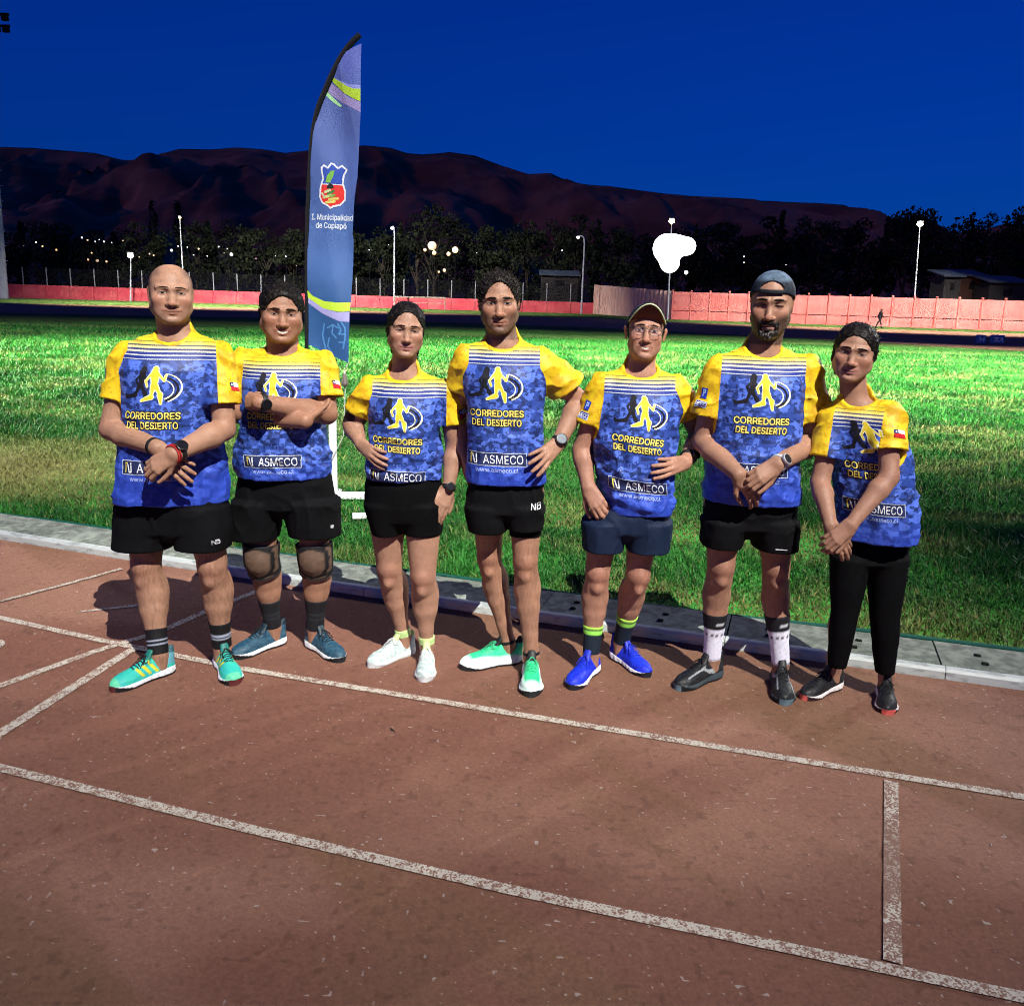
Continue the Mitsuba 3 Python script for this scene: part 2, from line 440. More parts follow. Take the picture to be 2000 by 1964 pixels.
class Person:
    def __init__(self, key, sp):
        self.key, self.sp, self.D = key, sp, sp['D']
        self.q = {**FACE, **sp.get('face', {})}

    def w(self, p):
        return at(p[0], p[1], self.D + (p[2] if len(p) > 2 else 0.0))

    def stations(self, rows, dy=0.0):
        """rows (py, xl, xr, depth[, dy]) -> loft stations (z, cx, cy, a, b)."""
        out = []
        for r in rows:
            py, xl, xr, b = r[:4]
            o = dy + (r[4] if len(r) > 4 else 0)
            L, R = at(xl, py, self.D + o), at(xr, py, self.D + o)
            out.append(((L[2] + R[2]) / 2, (L[0] + R[0]) / 2, self.D + o, (R[0] - L[0]) / 2, b))
        return np.array(sorted(out))

    # ---------------------------------------------------------------- body
    def build(self):
        sp, q = self.sp, self.q
        self.turn = math.degrees(math.atan2(-at(sp['neck'][0], sp['neck'][1], self.D)[0], self.D))
        self.R = rotm(self.turn + sp.get('yaw', 0), sp.get('pitch', 0), sp.get('roll', 0))
        self.hs = sp.get('hs', 1.0)
        c = sp['chin']
        chin = self.w((c[0], c[1], c[2] if len(c) > 2 else -0.085))
        self.hc = chin - self.R @ np.array([0, -0.085, -0.113 * q['sz']]) * self.hs
        self.neck = self.w(sp['neck'])
        self.sh = [self.w(p) for p in sp['sh']]
        self.el = [self.w(p) for p in sp['el']]
        self.wr = [self.w(p) for p in sp['wr']]
        self.shoes = []
        for s in sp['shoe']:
            A, B = gnd(*s['heel']), gnd(*s['toe'])
            d = nrm((B - A) * [1, 1, 0])
            L = sp.get('shoelen', 0.285)
            self.shoes.append((B - d * L, d, L, s))
        self.ank = [o + d * 0.062 * L / 0.285 + [0, 0, 0.10] for o, d, L, s in self.shoes]
        self.kn = [self.w(p) for p in sp['knee']]
        self.hip = [self.w(p) for p in sp['hip']]
        self.skin()
        self.face_parts()
        self.hair()
        self.shirt()
        self.lower()
        for i in (0, 1):
            self.leg_wear(i)
            self.shoe(i)
        for f in sp.get('extra', ()):
            f(self)
        labels[self.key] = {'label': sp['label'], 'category': 'person', 'group': 'runners posing in a row on the track'}

    def leg_r(self, i):
        """Radii down the lower leg: knee, upper calf, calf, above the ankle, ankle."""
        kr, cr, ar = self.sp['legr']
        return [(0.0, kr), (0.14, kr * 0.93), (0.32, cr), (0.5, cr * 0.93), (0.78, ar * 1.05), (1.0, ar)]

    def leg_axis(self, i):
        K, A = self.kn[i], self.ank[i]
        t = np.array([r[0] for r in self.leg_r(i)])
        P = K + (A - K) * t[:, None]
        P[:, 1] += np.array([0, 0.012, 0.022, 0.018, 0.005, 0.0])
        return P, np.array([r[1] for r in self.leg_r(i)])

    def skin(self):
        sp, q, hs = self.sp, self.q, self.hs
        pts = np.array([self.hc, *self.sh, *self.el, *self.wr, *self.kn, *self.ank, *self.hip])
        hands = []
        for i, h in enumerate(sp['hand']):
            hands.append(None if h is None else self.hand_bones(i, h))
        hp = [np.array([b[0] for b in H] + [b[1] for b in H]) for H in hands if H]
        allp = np.vstack([pts] + hp)
        lo, hi = allp.min(0) - [0.13, 0.17, 0.1], allp.max(0) + [0.13, 0.17, 0.1]
        hi[2] = self.hc[2] + 0.16
        fx, fy, fz = [(self.hc[0] - 0.11, self.hc[0] + 0.11, 0.0027)], [(self.hc[1] - 0.125, self.hc[1] + 0.12, 0.0027)], [(self.hc[2] - 0.135, self.hc[2] + 0.14, 0.0027)]
        for P in hp:
            fx.append((P[:, 0].min() - 0.02, P[:, 0].max() + 0.02, 0.0033))
            fy.append((P[:, 1].min() - 0.02, P[:, 1].max() + 0.02, 0.0033))
            fz.append((P[:, 2].min() - 0.02, P[:, 2].max() + 0.02, 0.0033))
        G = Field(axis(lo[0], hi[0], 0.0075, fx), axis(lo[1], hi[1], 0.0075, fy), axis(0.03, hi[2], 0.0085, fz))
        sc = sp.get('build', 1.0)
        # trunk inside the clothes, shoulders, neck
        hipc, shc = (self.hip[0] + self.hip[1]) / 2, (self.sh[0] + self.sh[1]) / 2
        G.cone(hipc + [0, 0.01, 0.02], hipc + (shc - hipc) * 0.45 + [0, 0.02, 0], 0.075 * sc, 0.06 * sc)
        G.cone(hipc + (shc - hipc) * 0.45 + [0, 0.02, 0], shc - [0, -0.02, 0.08], 0.06 * sc, 0.065 * sc, 0.05)
        for i in (0, 1):
            G.cone(self.neck + [0, 0.02, -0.045], self.sh[i], 0.045, 0.042 * sc, 0.03)
        nr = sp.get('neckr', 0.056)
        G.cone(self.neck + [0, 0.025, -0.05], self.hc + self.R @ np.array([0, 0.028, -0.055]) * hs, nr * 1.08, nr, 0.03)
        # arms
        ar = sp.get('armr', (0.046, 0.041, 0.043, 0.027))
        for i in (0, 1):
            S, E, Wr = self.sh[i], self.el[i], self.wr[i]
            G.cone(S, E, ar[0], ar[1], 0.02)
            m = E + (Wr - E) * 0.28
            G.cone(E, m, ar[1] * 0.97, ar[2], 0.012)
            G.cone(m, Wr, ar[2], ar[3], 0.015)
            u_ = nrm(E - S)
            G.ell(S + (E - S) * 0.55 + [0, -ar[0] * 0.35, 0], np.array([0.55, 0.62, 1.35]) * ar[0], 0.02)
            w_ = nrm(Wr - E)
            out_ = np.array([-1.0 if i == 0 else 1.0, -0.2, 0.3])
            out_ = nrm(out_ - w_ * (out_ @ w_))
            G.cone(E + w_ * 0.015 + out_ * 0.012, E + (Wr - E) * 0.45 + out_ * 0.010, ar[2] * 0.62, ar[2] * 0.42, 0.02)
            G.ell(E - w_ * 0.012 + [0, 0.012, 0], (0.020, 0.020, 0.020), 0.018)
            G.cone(Wr + out_ * 0.012 - w_ * 0.012, Wr + out_ * 0.014, 0.010, 0.010, 0.012)
            if hands[i]:
                for a, b, ra, rb, k, flat in hands[i]:
                    G.cone(a, b, ra, rb, k, flat)
        # legs
        tr = sp.get('thighr', 0.08)
        for i in (0, 1):
            G.cone(self.hip[i], self.kn[i] + [0, 0.004, 0.03], tr, sp['legr'][0] * 1.02, 0.03)
            P, r = self.leg_axis(i)
            for j in range(len(P) - 1):
                G.cone(P[j], P[j + 1], r[j], r[j + 1], 0.012)
            kr = sp['legr'][0]
            cr_ = sp['legr'][1]
            for sx_ in (-1, 1):
                G.ell(P[2] + [sx_ * cr_ * 0.40, cr_ * 0.30, 0.01], (cr_ * 0.66, cr_ * 0.62, cr_ * 1.45), 0.022)
            G.cone(P[1] + [0, -cr_ * 0.72, 0], P[2] + (P[3] - P[2]) * 0.5 + [0, -cr_ * 0.62, 0], 0.016, 0.010, 0.022)
            G.ell(self.kn[i] + [0, -kr * 0.62, 0.012], (kr * 0.52, kr * 0.5, kr * 0.62), 0.022)
            G.ell(self.kn[i] + [0, -kr * 0.62, -0.052], (kr * 0.36, kr * 0.42, kr * 0.42), 0.022)
            G.cone(self.ank[i], self.ank[i] - [0, 0, 0.06], sp['legr'][2], sp['legr'][2], 0.01)
            for s in (-1, 1):
                G.ell(self.ank[i] + [s * sp['legr'][2] * 0.72, 0.0, -0.012], (0.013, 0.015, 0.016), 0.012)
        # head
        Ri = self.R.T / hs

        def head(x, y, z):
            X, Y, Z = np.broadcast_arrays(x - self.hc[0], y - self.hc[1], z - self.hc[2])
            l = [Ri[j, 0] * X + Ri[j, 1] * Y + Ri[j, 2] * Z for j in range(3)]
            return head_sdf(*l, q) * hs
        G.add(head, self.hc - 0.15, self.hc + 0.155, 0.018)
        v, f = G.mesh()
        self.bodyv, self.bodyf = v, f
        n = vnormals(v, f)
        put(self.key, (v, f), 'skin_material', normals=n, color=self.skin_color(v, n))

    def local(self, v):
        return (v - self.hc) @ self.R / self.hs

    def world(self, l):
        return self.hc + (np.asarray(l) @ self.R.T) * self.hs

    def skin_color(self, v, n):
        sp, q = self.sp, self.q
        base = np.array(sp['skin'])
        c = np.tile(base, (len(v), 1))
        m = meshkit.fbm(v * 22, 3, 5)[:, None] - 0.5
        c *= 1 + 0.30 * m
        c *= 1 + 0.25 * (meshkit.fbm(v * 90, 2, 9)[:, None] - 0.5)
        l = self.local(v) / [q['sx'], 1, q['sz']]
        ax = np.abs(l[:, 0])
        head = (l[:, 2] > -0.14) & (l[:, 2] < 0.14) & (np.linalg.norm(l, axis=1) < 0.17)

        def blob(cx, cy, cz, rx, ry, rz):
            k = np.sqrt(((ax - cx) / rx) ** 2 + ((l[:, 1] - cy) / ry) ** 2 + ((l[:, 2] - cz) / rz) ** 2)
            return np.where(head, np.clip(1.35 - k, 0, 0.7) / 0.7, 0)[:, None]

        def tint(mask, col, amt):
            nonlocal c
            c = c * (1 - mask * amt) + np.asarray(col) * mask * amt
        tint(blob(0.044, -0.07, -0.03, 0.024, 0.03, 0.022), base * [1.12, 0.82, 0.78], 0.5)
        tint(blob(0, -0.105, -0.04, 0.016, 0.02, 0.014), base * [1.1, 0.8, 0.75], 0.5)
        tint(blob(0.08, 0.01, 0, 0.015, 0.03, 0.04), base * [1.1, 0.75, 0.68], 0.5)
        tint(blob(0.031, -0.08, 0.001, 0.018, 0.02, 0.0105), base * [0.62, 0.52, 0.52], 0.55)
        sm, mw = q['smile'], 0.0275 * q['lipw'] * (1 + 0.20 * q['smile'])
        zc = -0.0715 + 0.007 * sm * (ax / mw) ** 2
        lip = np.clip(1.3 - np.sqrt((ax / mw) ** 2 + ((l[:, 2] - zc) / (0.0115 + 0.004 * q['mouth'])) ** 2), 0, 0.4)[:, None] / 0.4 * (head & (l[:, 1] < -0.065))[:, None]
        tint(lip, np.array(sp.get('lip', base * [0.82, 0.60, 0.58])), 0.75)
        line = (np.exp(-((l[:, 2] - zc + 0.0005) / 0.0017) ** 2) * (ax < mw) * head * (l[:, 1] < -0.06))[:, None]
        tint(line, base * 0.12, 0.9)
        nost = blob(0.0075 * q['nose'], -0.1, -0.05, 0.005, 0.009, 0.004)
        tint(nost, base * 0.12, 0.9)
        st = sp.get('stubble')
        if st:
            g = meshkit.noise(l * 420, 3)[:, None]
            area = np.clip((-0.030 - l[:, 2] - 0.55 * np.clip(0.055 - ax, 0, 1) + 0.25 * np.clip(l[:, 1] + 0.05, 0, 1)) / 0.022 + 0.55, 0, 1) * (l[:, 1] < 0.02) * head
            mous = np.exp(-((l[:, 2] + 0.057) / 0.007) ** 2) * (ax < 0.03) * (l[:, 1] < -0.07) * head
            area = np.maximum(area, mous)[:, None] * (1 - np.minimum(1, lip * 1.4))
            tint(area * (0.55 + 0.6 * g).clip(0, 1), st[0], st[1])
        sh = sp.get('shaved')
        if sh:
            side = np.clip((l[:, 2] - 0.004) / 0.03, 0, 1) * np.clip((l[:, 1] + 0.035 + 0.35 * np.clip(ax - 0.045, 0, 1)) / 0.03, 0, 1)
            top = np.clip((l[:, 2] - 0.055) / 0.02, 0, 1) * np.clip((ax - 0.028) / 0.02 + np.clip((l[:, 1] - 0.0) / 0.03, 0, 2), 0, 1)
            a = np.maximum(side * (ax > 0.05), top * 0.75)
            g = meshkit.noise(l * 380, 3)
            tint((a * (0.5 + 0.7 * g)).clip(0, 1)[:, None] * head[:, None], sh[0], sh[1])
        # redder knees, elbows and knuckles; darker hair on the shins
        for K in self.kn:
            k = np.exp(-(((v - K) / [0.05, 0.09, 0.055]) ** 2).sum(1))[:, None]
            c *= 1 - k * np.array([0.12, 0.27, 0.27])
        for E in self.el:
            k = np.exp(-(((v - E) / 0.05) ** 2).sum(1))[:, None]
            c *= 1 - k * np.array([0.06, 0.16, 0.18])
        hair = sp.get('leghair', 0)
        if hair:
            g = meshkit.fbm(v * [170, 170, 26], 2, 2)
            low = ((v[:, 2] < self.kn[0][2] + 0.10)).astype(float)
            c *= 1 - (np.clip((g - 0.45) * 4, 0, 1) * low * hair)[:, None] * [0.75, 0.8, 0.8]
        return np.clip(c, 0.004, 0.9)

    def hand_bones(self, i, h):
        """Capsules of one hand: (a, b, ra, rb, k, flat). h: to = middle knuckle, back = normal of the back of the hand, thumb = side sign."""
        s0 = self.sp.get('handscale', 1.0)
        Wr = self.wr[i]
        Kn = self.w(h['to'])
        d = nrm(Kn - Wr)
        n = np.asarray(h['back'], float)
        n = nrm(n - d * (n @ d))
        s = np.cross(d, n) * h['thumb']
        spread, curl = h.get('spread', 5), h.get('curl', (20, 25, 15))
        out = []
        offs = [0.0265, 0.009, -0.0095, -0.0265]
        fwd = [0.088, 0.092, 0.086, 0.077]
        lens = [(0.043, 0.026, 0.021), (0.047, 0.029, 0.022), (0.043, 0.027, 0.021), (0.034, 0.021, 0.019)]
        for j in range(4):
            base = Wr + (d * fwd[j] + s * offs[j] - n * 0.004 * abs(j - 1)) * s0
            out.append((Wr + (s * offs[j] * 0.62 + d * 0.008) * s0, base, 0.0155 * s0, 0.0115 * s0, 0.012, None))
            ang = math.radians(spread) * (1.4 - j)
            fd = d * math.cos(ang) + s * math.sin(ang)
            p, th = base, 0.0
            r = [0.0105, 0.0097, 0.0089, 0.0072] if j < 3 else [0.0092, 0.0085, 0.0078, 0.0066]
            cj = curl[j] if isinstance(curl[0], (tuple, list)) else curl
            for m in range(3):
                th += math.radians(cj[m])
                e = p + (fd * math.cos(th) - n * math.sin(th)) * lens[j][m] * s0
                out.append((p, e, r[m] * s0, r[m + 1] * s0, 0.003 if m == 0 else 0.0015, None))
                p = e
        if h.get('thumbhide'):
            return out
        tb = Wr + (d * 0.022 + s * 0.022 - n * 0.008) * s0
        t1 = tb + nrm(d * 0.72 + s * h.get('tout', 0.62) - n * 0.30) * 0.046 * s0
        t2 = t1 + nrm(d * 0.92 + s * h.get('tout', 0.62) * 0.35 - n * 0.25) * 0.033 * s0
        t3 = t2 + nrm(d * 0.98 + s * 0.05 - n * 0.2) * 0.025 * s0
        out += [(Wr + d * 0.006, tb, 0.016 * s0, 0.0155 * s0, 0.012, None), (tb, t1, 0.0155 * s0, 0.0112 * s0, 0.008, None), (t1, t2, 0.0108 * s0, 0.0098 * s0, 0.002, None), (t2, t3, 0.0098 * s0, 0.0078 * s0, 0.002, None)]
        return out

    # ---------------------------------------------------------------- face
    def face_parts(self):
        sp, q = self.sp, self.q
        op = 1.15 * sp.get('eye', 0.0046)
        sx, sz = q['sx'], q['sz']
        for s in (-1, 1):
            cx = 0.031 * s * sx
            t = np.linspace(0, np.pi, 13)
            up = np.column_stack([cx + 0.0148 * np.cos(t), op * np.sin(t) ** 0.8 + 0.0008 - 0.0008 * s * np.cos(t)])
            dn = np.column_stack([cx - 0.0148 * np.cos(t), -op * 0.72 * np.sin(t) + 0.0008 + 0.0008 * s * np.cos(t)])[1:-1]
            if op > 0.001:
                poly = Polygon(np.vstack([up, dn]))
                v, f = patch_on(poly, q, 0.0011, 0.0016)
                g = sp.get('gaze', (0, 0.0))
                r = np.hypot(v[:, 0] - cx - g[0], v[:, 2] - g[1])
                col = np.where((r < 0.0021)[:, None], [0.004, 0.004, 0.004], np.where((r < 0.0058)[:, None], [0.022, 0.012, 0.008], [0.30, 0.26, 0.24]))
                put(f'{self.key}__eye', (self.world(v), f), 'gloss_material', color=col)
            # upper lid and lashes, the lower lid's edge
            y = face_y(up[:, 0], up[:, 1], q) - 0.0014
            put(f'{self.key}__eyelashes', tube(self.world(np.column_stack([up[:, 0], y, up[:, 1]])), 0.0011 + sp.get('lash', 0.0), 5), 'hair_material', color=(0.012, 0.009, 0.008))
            # eyebrow
            u = np.linspace(0, 1, 9)
            bx = (0.0115 + 0.038 * u) * s * sx
            bz = (0.0185 + 0.0068 * np.sin(np.pi * (0.15 + 0.68 * u)) + sp.get('browlift', 0) + sp.get('browtilt', 0) * u + 0.0032 * (1 - u) ** 2 - 0.0035) * sz
            by = face_y(bx, bz, q) - 0.0006
            th = 1.25 * sp.get('brow', 0.0034) * (np.sin(np.pi * (0.16 + 0.80 * u)) ** 0.7)
            put(f'{self.key}__eyebrow', tube(self.world(np.column_stack([bx, by, bz])), th, 6, flat=(self.R @ np.array([0, 1.0, 0]), 0.45)), 'hair_material', color=sp.get('browcol', (0.012, 0.009, 0.008)))
        if 'teeth' not in sp:
            mw = 0.0255 * q['lipw'] * (1 + 0.20 * q['smile'])
            mx = np.linspace(-mw, mw, 15)
            mz = (-0.0712 + 0.0075 * q['smile'] * (mx / mw) ** 2 + 0.0006 * np.cos(mx / mw * 9)) * sz
            my = face_y(mx * sx, mz, q) - 0.0002
            put(f'{self.key}__mouth', tube(self.world(np.column_stack([mx * sx, my, mz])), 0.0016 * (1.15 - np.abs(mx / mw) ** 3), 6, flat=(self.R @ np.array([0, 0, 1.0]), 0.8)), 'hair_material', color=np.array(sp['skin']) * [0.14, 0.09, 0.09])
        if 'teeth' in sp:
            wd, hh = sp['teeth']
            t = np.linspace(0, np.pi, 15)
            up = 0.007 * q['smile']
            zc = lambda x: (-0.0705 + up * (x / (wd * sx)) ** 2) * sz
            X = wd * sx * np.cos(t)
            top = np.column_stack([X, zc(X) + hh * 0.45 * np.sin(t)])
            bot = np.column_stack([X[::-1], zc(X[::-1]) - hh * np.sin(t)])[1:-1]
            v, f = patch_on(Polygon(np.vstack([top, bot])), q, -0.0004, 0.0018)
            put(f'{self.key}__mouth', (self.world(v), f), 'gloss_material', color=(0.03, 0.008, 0.008))
            top[:, 0] *= 0.86
            bot[:, 0] *= 0.86
            bot[:, 1] = zc(bot[:, 0]) - (hh * 0.72) * np.sin(t[1:-1])
            top[:, 1] -= 0.0004
            v, f = patch_on(Polygon(np.vstack([top, bot])), q, 0.0006, 0.0014)
            gap = np.abs(((v[:, 0] / 0.0078) % 1.0) - 0.5) > 0.44
            put(f'{self.key}__teeth', (self.world(v), f), 'gloss_material', color=np.where(gap[:, None], [0.30, 0.24, 0.19], [0.52, 0.48, 0.41]))

    def hair(self):
        h = self.sp.get('hair')
        if not h:
            return
        q = self.q
        g = 0.0036
        xs, ys, zs = np.arange(-0.125, 0.126, g), np.arange(-0.125, 0.19, g), np.arange(-0.17, 0.165, g)
        X, Y, Z = np.meshgrid(xs, ys, zs, indexing='ij')
        P = np.stack([X, Y, Z], -1)
        x, z = X / q['sx'], Z / q['sz']
        ax = np.abs(x)
        d = d_ell(ax, Y, z, (0, 0.017, 0.036), (0.0765, 0.096, 0.083)) - h['t']
        if h.get('sides', True):
            d = smin(d, d_ell(ax, Y, z, (0, 0.034, -0.004), (0.0755 + h.get('side', 0.0), 0.078, 0.064)) - h['t'], 0.012)
        d -= (meshkit.fbm(P * h.get('nf', (60, 60, 60)), 3, h.get('seed', 1)) - 0.5) * h.get('na', 0.012)
        ex = h.get('ex', (0.066, 0.085, 0.100))
        d = smax(d, -d_ell(ax, Y, z, (0, -0.112, h.get('exz', -0.032)), ex), h.get('soft', 0.013))
        d = np.maximum(d, h.get('low', -0.06) - z - 0.10 * np.clip(0.03 - Y, 0, 1))
        d = smax(d, -d_ell(ax, Y, z, (0.088, 0.004, -0.018), (0.022, h.get('earcut', 0.03), 0.036)), 0.004)
        for c, r in h.get('add', ()):
            d = smin(d, d_ell(x, Y, z, c, r) - (meshkit.fbm(P * (40, 40, 20), 2, 7) - 0.5) * 0.008, 0.008)
        for a, b, ra, rb in h.get('strand', ()):
            d = smin(d, d_cone(x, Y, z, a, b, ra, rb), 0.004)
        if 'part' in h:
            d = smax(d, -d_cone(x, Y, z, (h['part'], -0.1, 0.09), (h['part'], 0.06, 0.128), 0.004, 0.003), 0.006)
        v, f = nets(d, xs, ys, zs)
        v = v + (vnormals(v, f) * (meshkit.noise(v * h.get('lines', (190, 60, 90)), 4) - 0.5)[:, None]) * 0.0035
        n = vnormals(v, f)
        base = np.array(h.get('col', (0.006, 0.005, 0.0045)))
        rg = np.random.default_rng(11)
        # loose hairs standing off the surface
        k = h.get('strands', 900)
        pick = rg.choice(len(v), k)
        fl = np.array(h.get('flow', (0, 0.5, 0.4)))
        dirn = n[pick] * h.get('lift', 0.7) + fl + rg.normal(0, 0.35, (k, 3))
        dirn /= np.linalg.norm(dirn, axis=1, keepdims=True)
        ln = h.get('len', 0.011) * rg.uniform(0.5, 1.3, (k, 1))
        side = np.cross(dirn, rg.normal(size=(k, 3)))
        side = side / np.linalg.norm(side, axis=1, keepdims=True) * h.get('wid', 0.0011)
        a = v[pick] - n[pick] * 0.002
        mid = a + dirn * ln * 0.6 + n[pick] * ln * 0.1
        tip = a + dirn * ln + np.array([0, 0, -0.15]) * ln * h.get('droop', 1)
        sv = np.stack([a - side, a + side, mid + side * 0.8, mid - side * 0.8, tip], 1).reshape(-1, 3)
        sf = (np.arange(k)[:, None, None] * 5 + np.array([[0, 1, 2], [0, 2, 3], [3, 2, 4]])[None]).reshape(-1, 3)
        kf = h.get('fly', 140)
        pf = rg.choice(len(v), kf)
        df = n[pf] * 0.45 + fl * 0.6 + rg.normal(0, 0.45, (kf, 3))
        df /= np.linalg.norm(df, axis=1, keepdims=True)
        lf = h.get('flylen', 0.022) * rg.uniform(0.5, 1.4, (kf, 1))
        sf_ = np.cross(df, rg.normal(size=(kf, 3)))
        sf_ = sf_ / np.linalg.norm(sf_, axis=1, keepdims=True) * 0.0007
        a2 = v[pf] - n[pf] * 0.001
        m2 = a2 + df * lf * 0.55 + n[pf] * lf * 0.12
        t2 = a2 + df * lf - [0, 0, 0.006]
        fv_ = np.stack([a2 - sf_, a2 + sf_, m2 + sf_, m2 - sf_, t2], 1).reshape(-1, 3)
        ff_ = (np.arange(kf)[:, None, None] * 5 + np.array([[0, 1, 2], [0, 2, 3], [3, 2, 4]])[None]).reshape(-1, 3)
        V, Fc = cat([(v, f), (sv, sf), (fv_, ff_)])
        nz = meshkit.noise(V * (200, 80, 120), 8)[:, None]
        col = base * (0.5 + 1.0 * nz) + np.array([0.030, 0.019, 0.012]) * np.clip((nz - 0.62) * 3.2, 0, 1)
        gr = h.get('grey')
        if gr:
            col = col + (np.array(gr) - col) * np.clip((meshkit.noise(V * 300, 3) - 0.62) * 4, 0, 1)[:, None]
        put(f'{self.key}__hair', (self.world(V), Fc), 'hair_material', color=col)

    # ---------------------------------------------------------------- shirt
    def shirt(self):
        sp = self.sp
        st = self.stations(sp['torso'])
        yaw = math.radians(self.turn * 0.85 + sp.get('tyaw', 0))
        nk = self.neck
        top = st[-1, 0]
        slv = sp['sleeve']              # per arm: share of the upper arm that is covered, radius at the shoulder, radius at the hem
        ends = [self.sh[i] + (self.el[i] - self.sh[i]) * slv[i][0] for i in (0, 1)]
        pts = np.array([*self.sh, *ends, nk])
        lo = np.minimum(pts.min(0) - 0.12, [st[:, 1].min() - st[:, 3].max() - 0.06, (st[:, 2] - st[:, 4]).min() - 0.05, st[0, 0] - 0.03])
        hi = np.maximum(pts.max(0) + 0.12, [st[:, 1].max() + st[:, 3].max() + 0.06, (st[:, 2] + st[:, 4]).max() + 0.05, top + 0.05])
        g = 0.0062
        G = Field(np.arange(lo[0], hi[0], g), np.arange(lo[1], hi[1], g), np.arange(lo[2], hi[2], g))
        G.F[:] = 0.5
        torso = lambda x, y, z: d_loft(x, y, z, st, yaw, sp.get('tn', 2.5), zhi=top)
        G.add(torso, lo, hi, 0)
        nb = nk + [0, 0.022, -0.050]
        sr = sp.get('shr', (0.052, 0.058))
        for i in (0, 1):
            G.cone(nb + [0, 0, 0.012], self.sh[i] + [0, 0, sp.get('shz', -0.004)], sr[0], sr[1], 0.06)
        G.cone(nb, nb + [0, 0, 0.055], 0.075, 0.062, 0.03)

        def sleeve(i, x, y, z):
            S, E = self.sh[i], ends[i]
            a = nrm(E - S)
            e = E + a * 0.05
            d = d_cone(x, y, z, S, e, slv[i][1], slv[i][1] + (slv[i][2] - slv[i][1]) * 1.0 * np.linalg.norm(e - S) / np.linalg.norm(E - S))
            tilt = nrm(a + np.array([0, 0, -0.25]))
            pl = (x - E[0]) * tilt[0] + (y - E[1]) * tilt[1] + (z - E[2]) * tilt[2]
            ins = d_cone(x, y, z, S, e, slv[i][1] - 0.011, slv[i][2] - 0.012)
            d = np.maximum(d, pl)
            return np.maximum(d, -np.maximum(ins, -(pl + 0.045)))
        for i in (0, 1):
            m = np.minimum(self.sh[i], ends[i]) - 0.16, np.maximum(self.sh[i], ends[i]) + 0.16
            G.add(lambda x, y, z: sleeve(i, x, y, z), m[0], m[1], 0.028)
        # open hem and neck
        inner = st.copy()
        inner[:, 3:] -= 0.011
        G.sub(lambda x, y, z: np.maximum(d_loft(x, y, z, inner, yaw, sp.get('tn', 2.5), zlo=st[0, 0] - 0.1), z - (st[0, 0] + 0.05)), lo, [hi[0], hi[1], st[0, 0] + 0.08], 0)
        nrad = sp.get('collar', 0.064)
        na, nd = nb + [0, -0.012, -0.01], nrm(np.array([0, -0.38, 1.0]))
        hole = lambda x, y, z: d_cone(x, y, z, na - nd * 0.0, na + nd * 0.16, nrad, nrad * 1.15, flat=((0, 1.0, 0), 0.94))
        G.sub(hole, lo, hi, 0.006)
        v, f = G.mesh()
        n = vnormals(v, f)
        # drapery
        sdist = np.minimum(*[d_cone(*v.T, self.sh[i], ends[i], slv[i][1], slv[i][2]) for i in (0, 1)])
        tdist = torso(*v.T)
        ox = np.array([math.cos(yaw), math.sin(yaw), 0])
        pl_ = np.where((v - nk) @ ox < 0, -(v - self.sh[0]) @ ox, (v - self.sh[1]) @ ox)
        s = smax(sdist - tdist - 0.008, sp.get('seam', -0.010) - pl_, 0.012)
        up = np.clip((v[:, 2] - (top - 0.12)) / 0.12, 0, 1)
        cx = np.interp(v[:, 2], st[:, 0], st[:, 1])
        u0 = (v[:, 0] - cx) * math.cos(yaw) + (v[:, 1] - self.D) * math.sin(yaw)
        rel = (top - v[:, 2]) / (top - st[0, 0])
        seed = sp.get('seed', 1)
        w1 = meshkit.fbm(v * [9, 9, 4.5] + seed, 3, seed) - 0.5
        q1 = meshkit.noise((v * [13, 13, 6] + meshkit.noise(v * 6, seed + 4)[:, None] * 2.2) + seed, seed + 1)
        ridge = (1 - np.abs(2 * q1 - 1)) ** 3
        hz = sp.get('roll_folds', 0.0)
        q2 = meshkit.noise(v * [4.5, 4.5, 26] + np.column_stack([u0 * 0, u0 * 0, u0 * 9]) + seed, seed + 2)
        wr = sp.get('wrinkle', 1.0)
        low = np.clip(rel * 1.5, 0.18, 1)
        q3 = meshkit.noise((v * [24, 24, 11] + meshkit.noise(v * 11, seed + 6)[:, None] * 2.5) + seed, seed + 7)
        fine = (1 - np.abs(2 * q3 - 1)) ** 3
        dT = wr * (w1 * 0.024 + (ridge - 0.25) * 0.0125 + (fine - 0.25) * 0.0045) * low + hz * (q2 - 0.5) * 0.018 * np.clip((rel - 0.45) * 2.5, 0, 1)
        dS = np.zeros(len(v))
        for i in (0, 1):
            a = nrm(ends[i] - self.sh[i])
            al = (v - self.sh[i]) @ a
            ra = (v - self.sh[i]) - np.outer(al, a)
            th = np.arctan2(ra[:, 1], ra[:, 0])
            ph = al / 0.017 + th * (2.1 if i == 0 else -2.1) + meshkit.fbm(v * 14, 2, seed + i)[:] * 7
            near = np.linalg.norm(v - (self.sh[i] + ends[i]) / 2, axis=1) < 0.2
            dS = np.where(near, ((1 - np.abs(np.sin(ph / 2)) ** 0.7) * 0.0105 - 0.003 + (meshkit.fbm(v * 15, 2, seed) - 0.5) * 0.008), dS)
        side = np.clip(0.5 - s / 0.03, 0, 1)
        disp = dT * (1 - side) + dS * side
        for i in (0, 1):
            a = nrm(nrm(ends[i] - self.sh[i]) + np.array([0, 0, -0.25]))
            rim = np.clip(np.abs((v - ends[i]) @ a) / 0.03, 0.1, 1)
            disp = np.where(np.linalg.norm(v - ends[i], axis=1) < 0.12, disp * (1 - side + side * rim), disp)
        disp *= np.clip((v[:, 2] - st[0, 0]) / 0.03, 0.45, 1)
        hd = np.abs(hole(*v.T))
        disp *= np.clip(hd / 0.05, 0, 1)
        v = v + n * disp[:, None]
        n = vnormals(v, f)
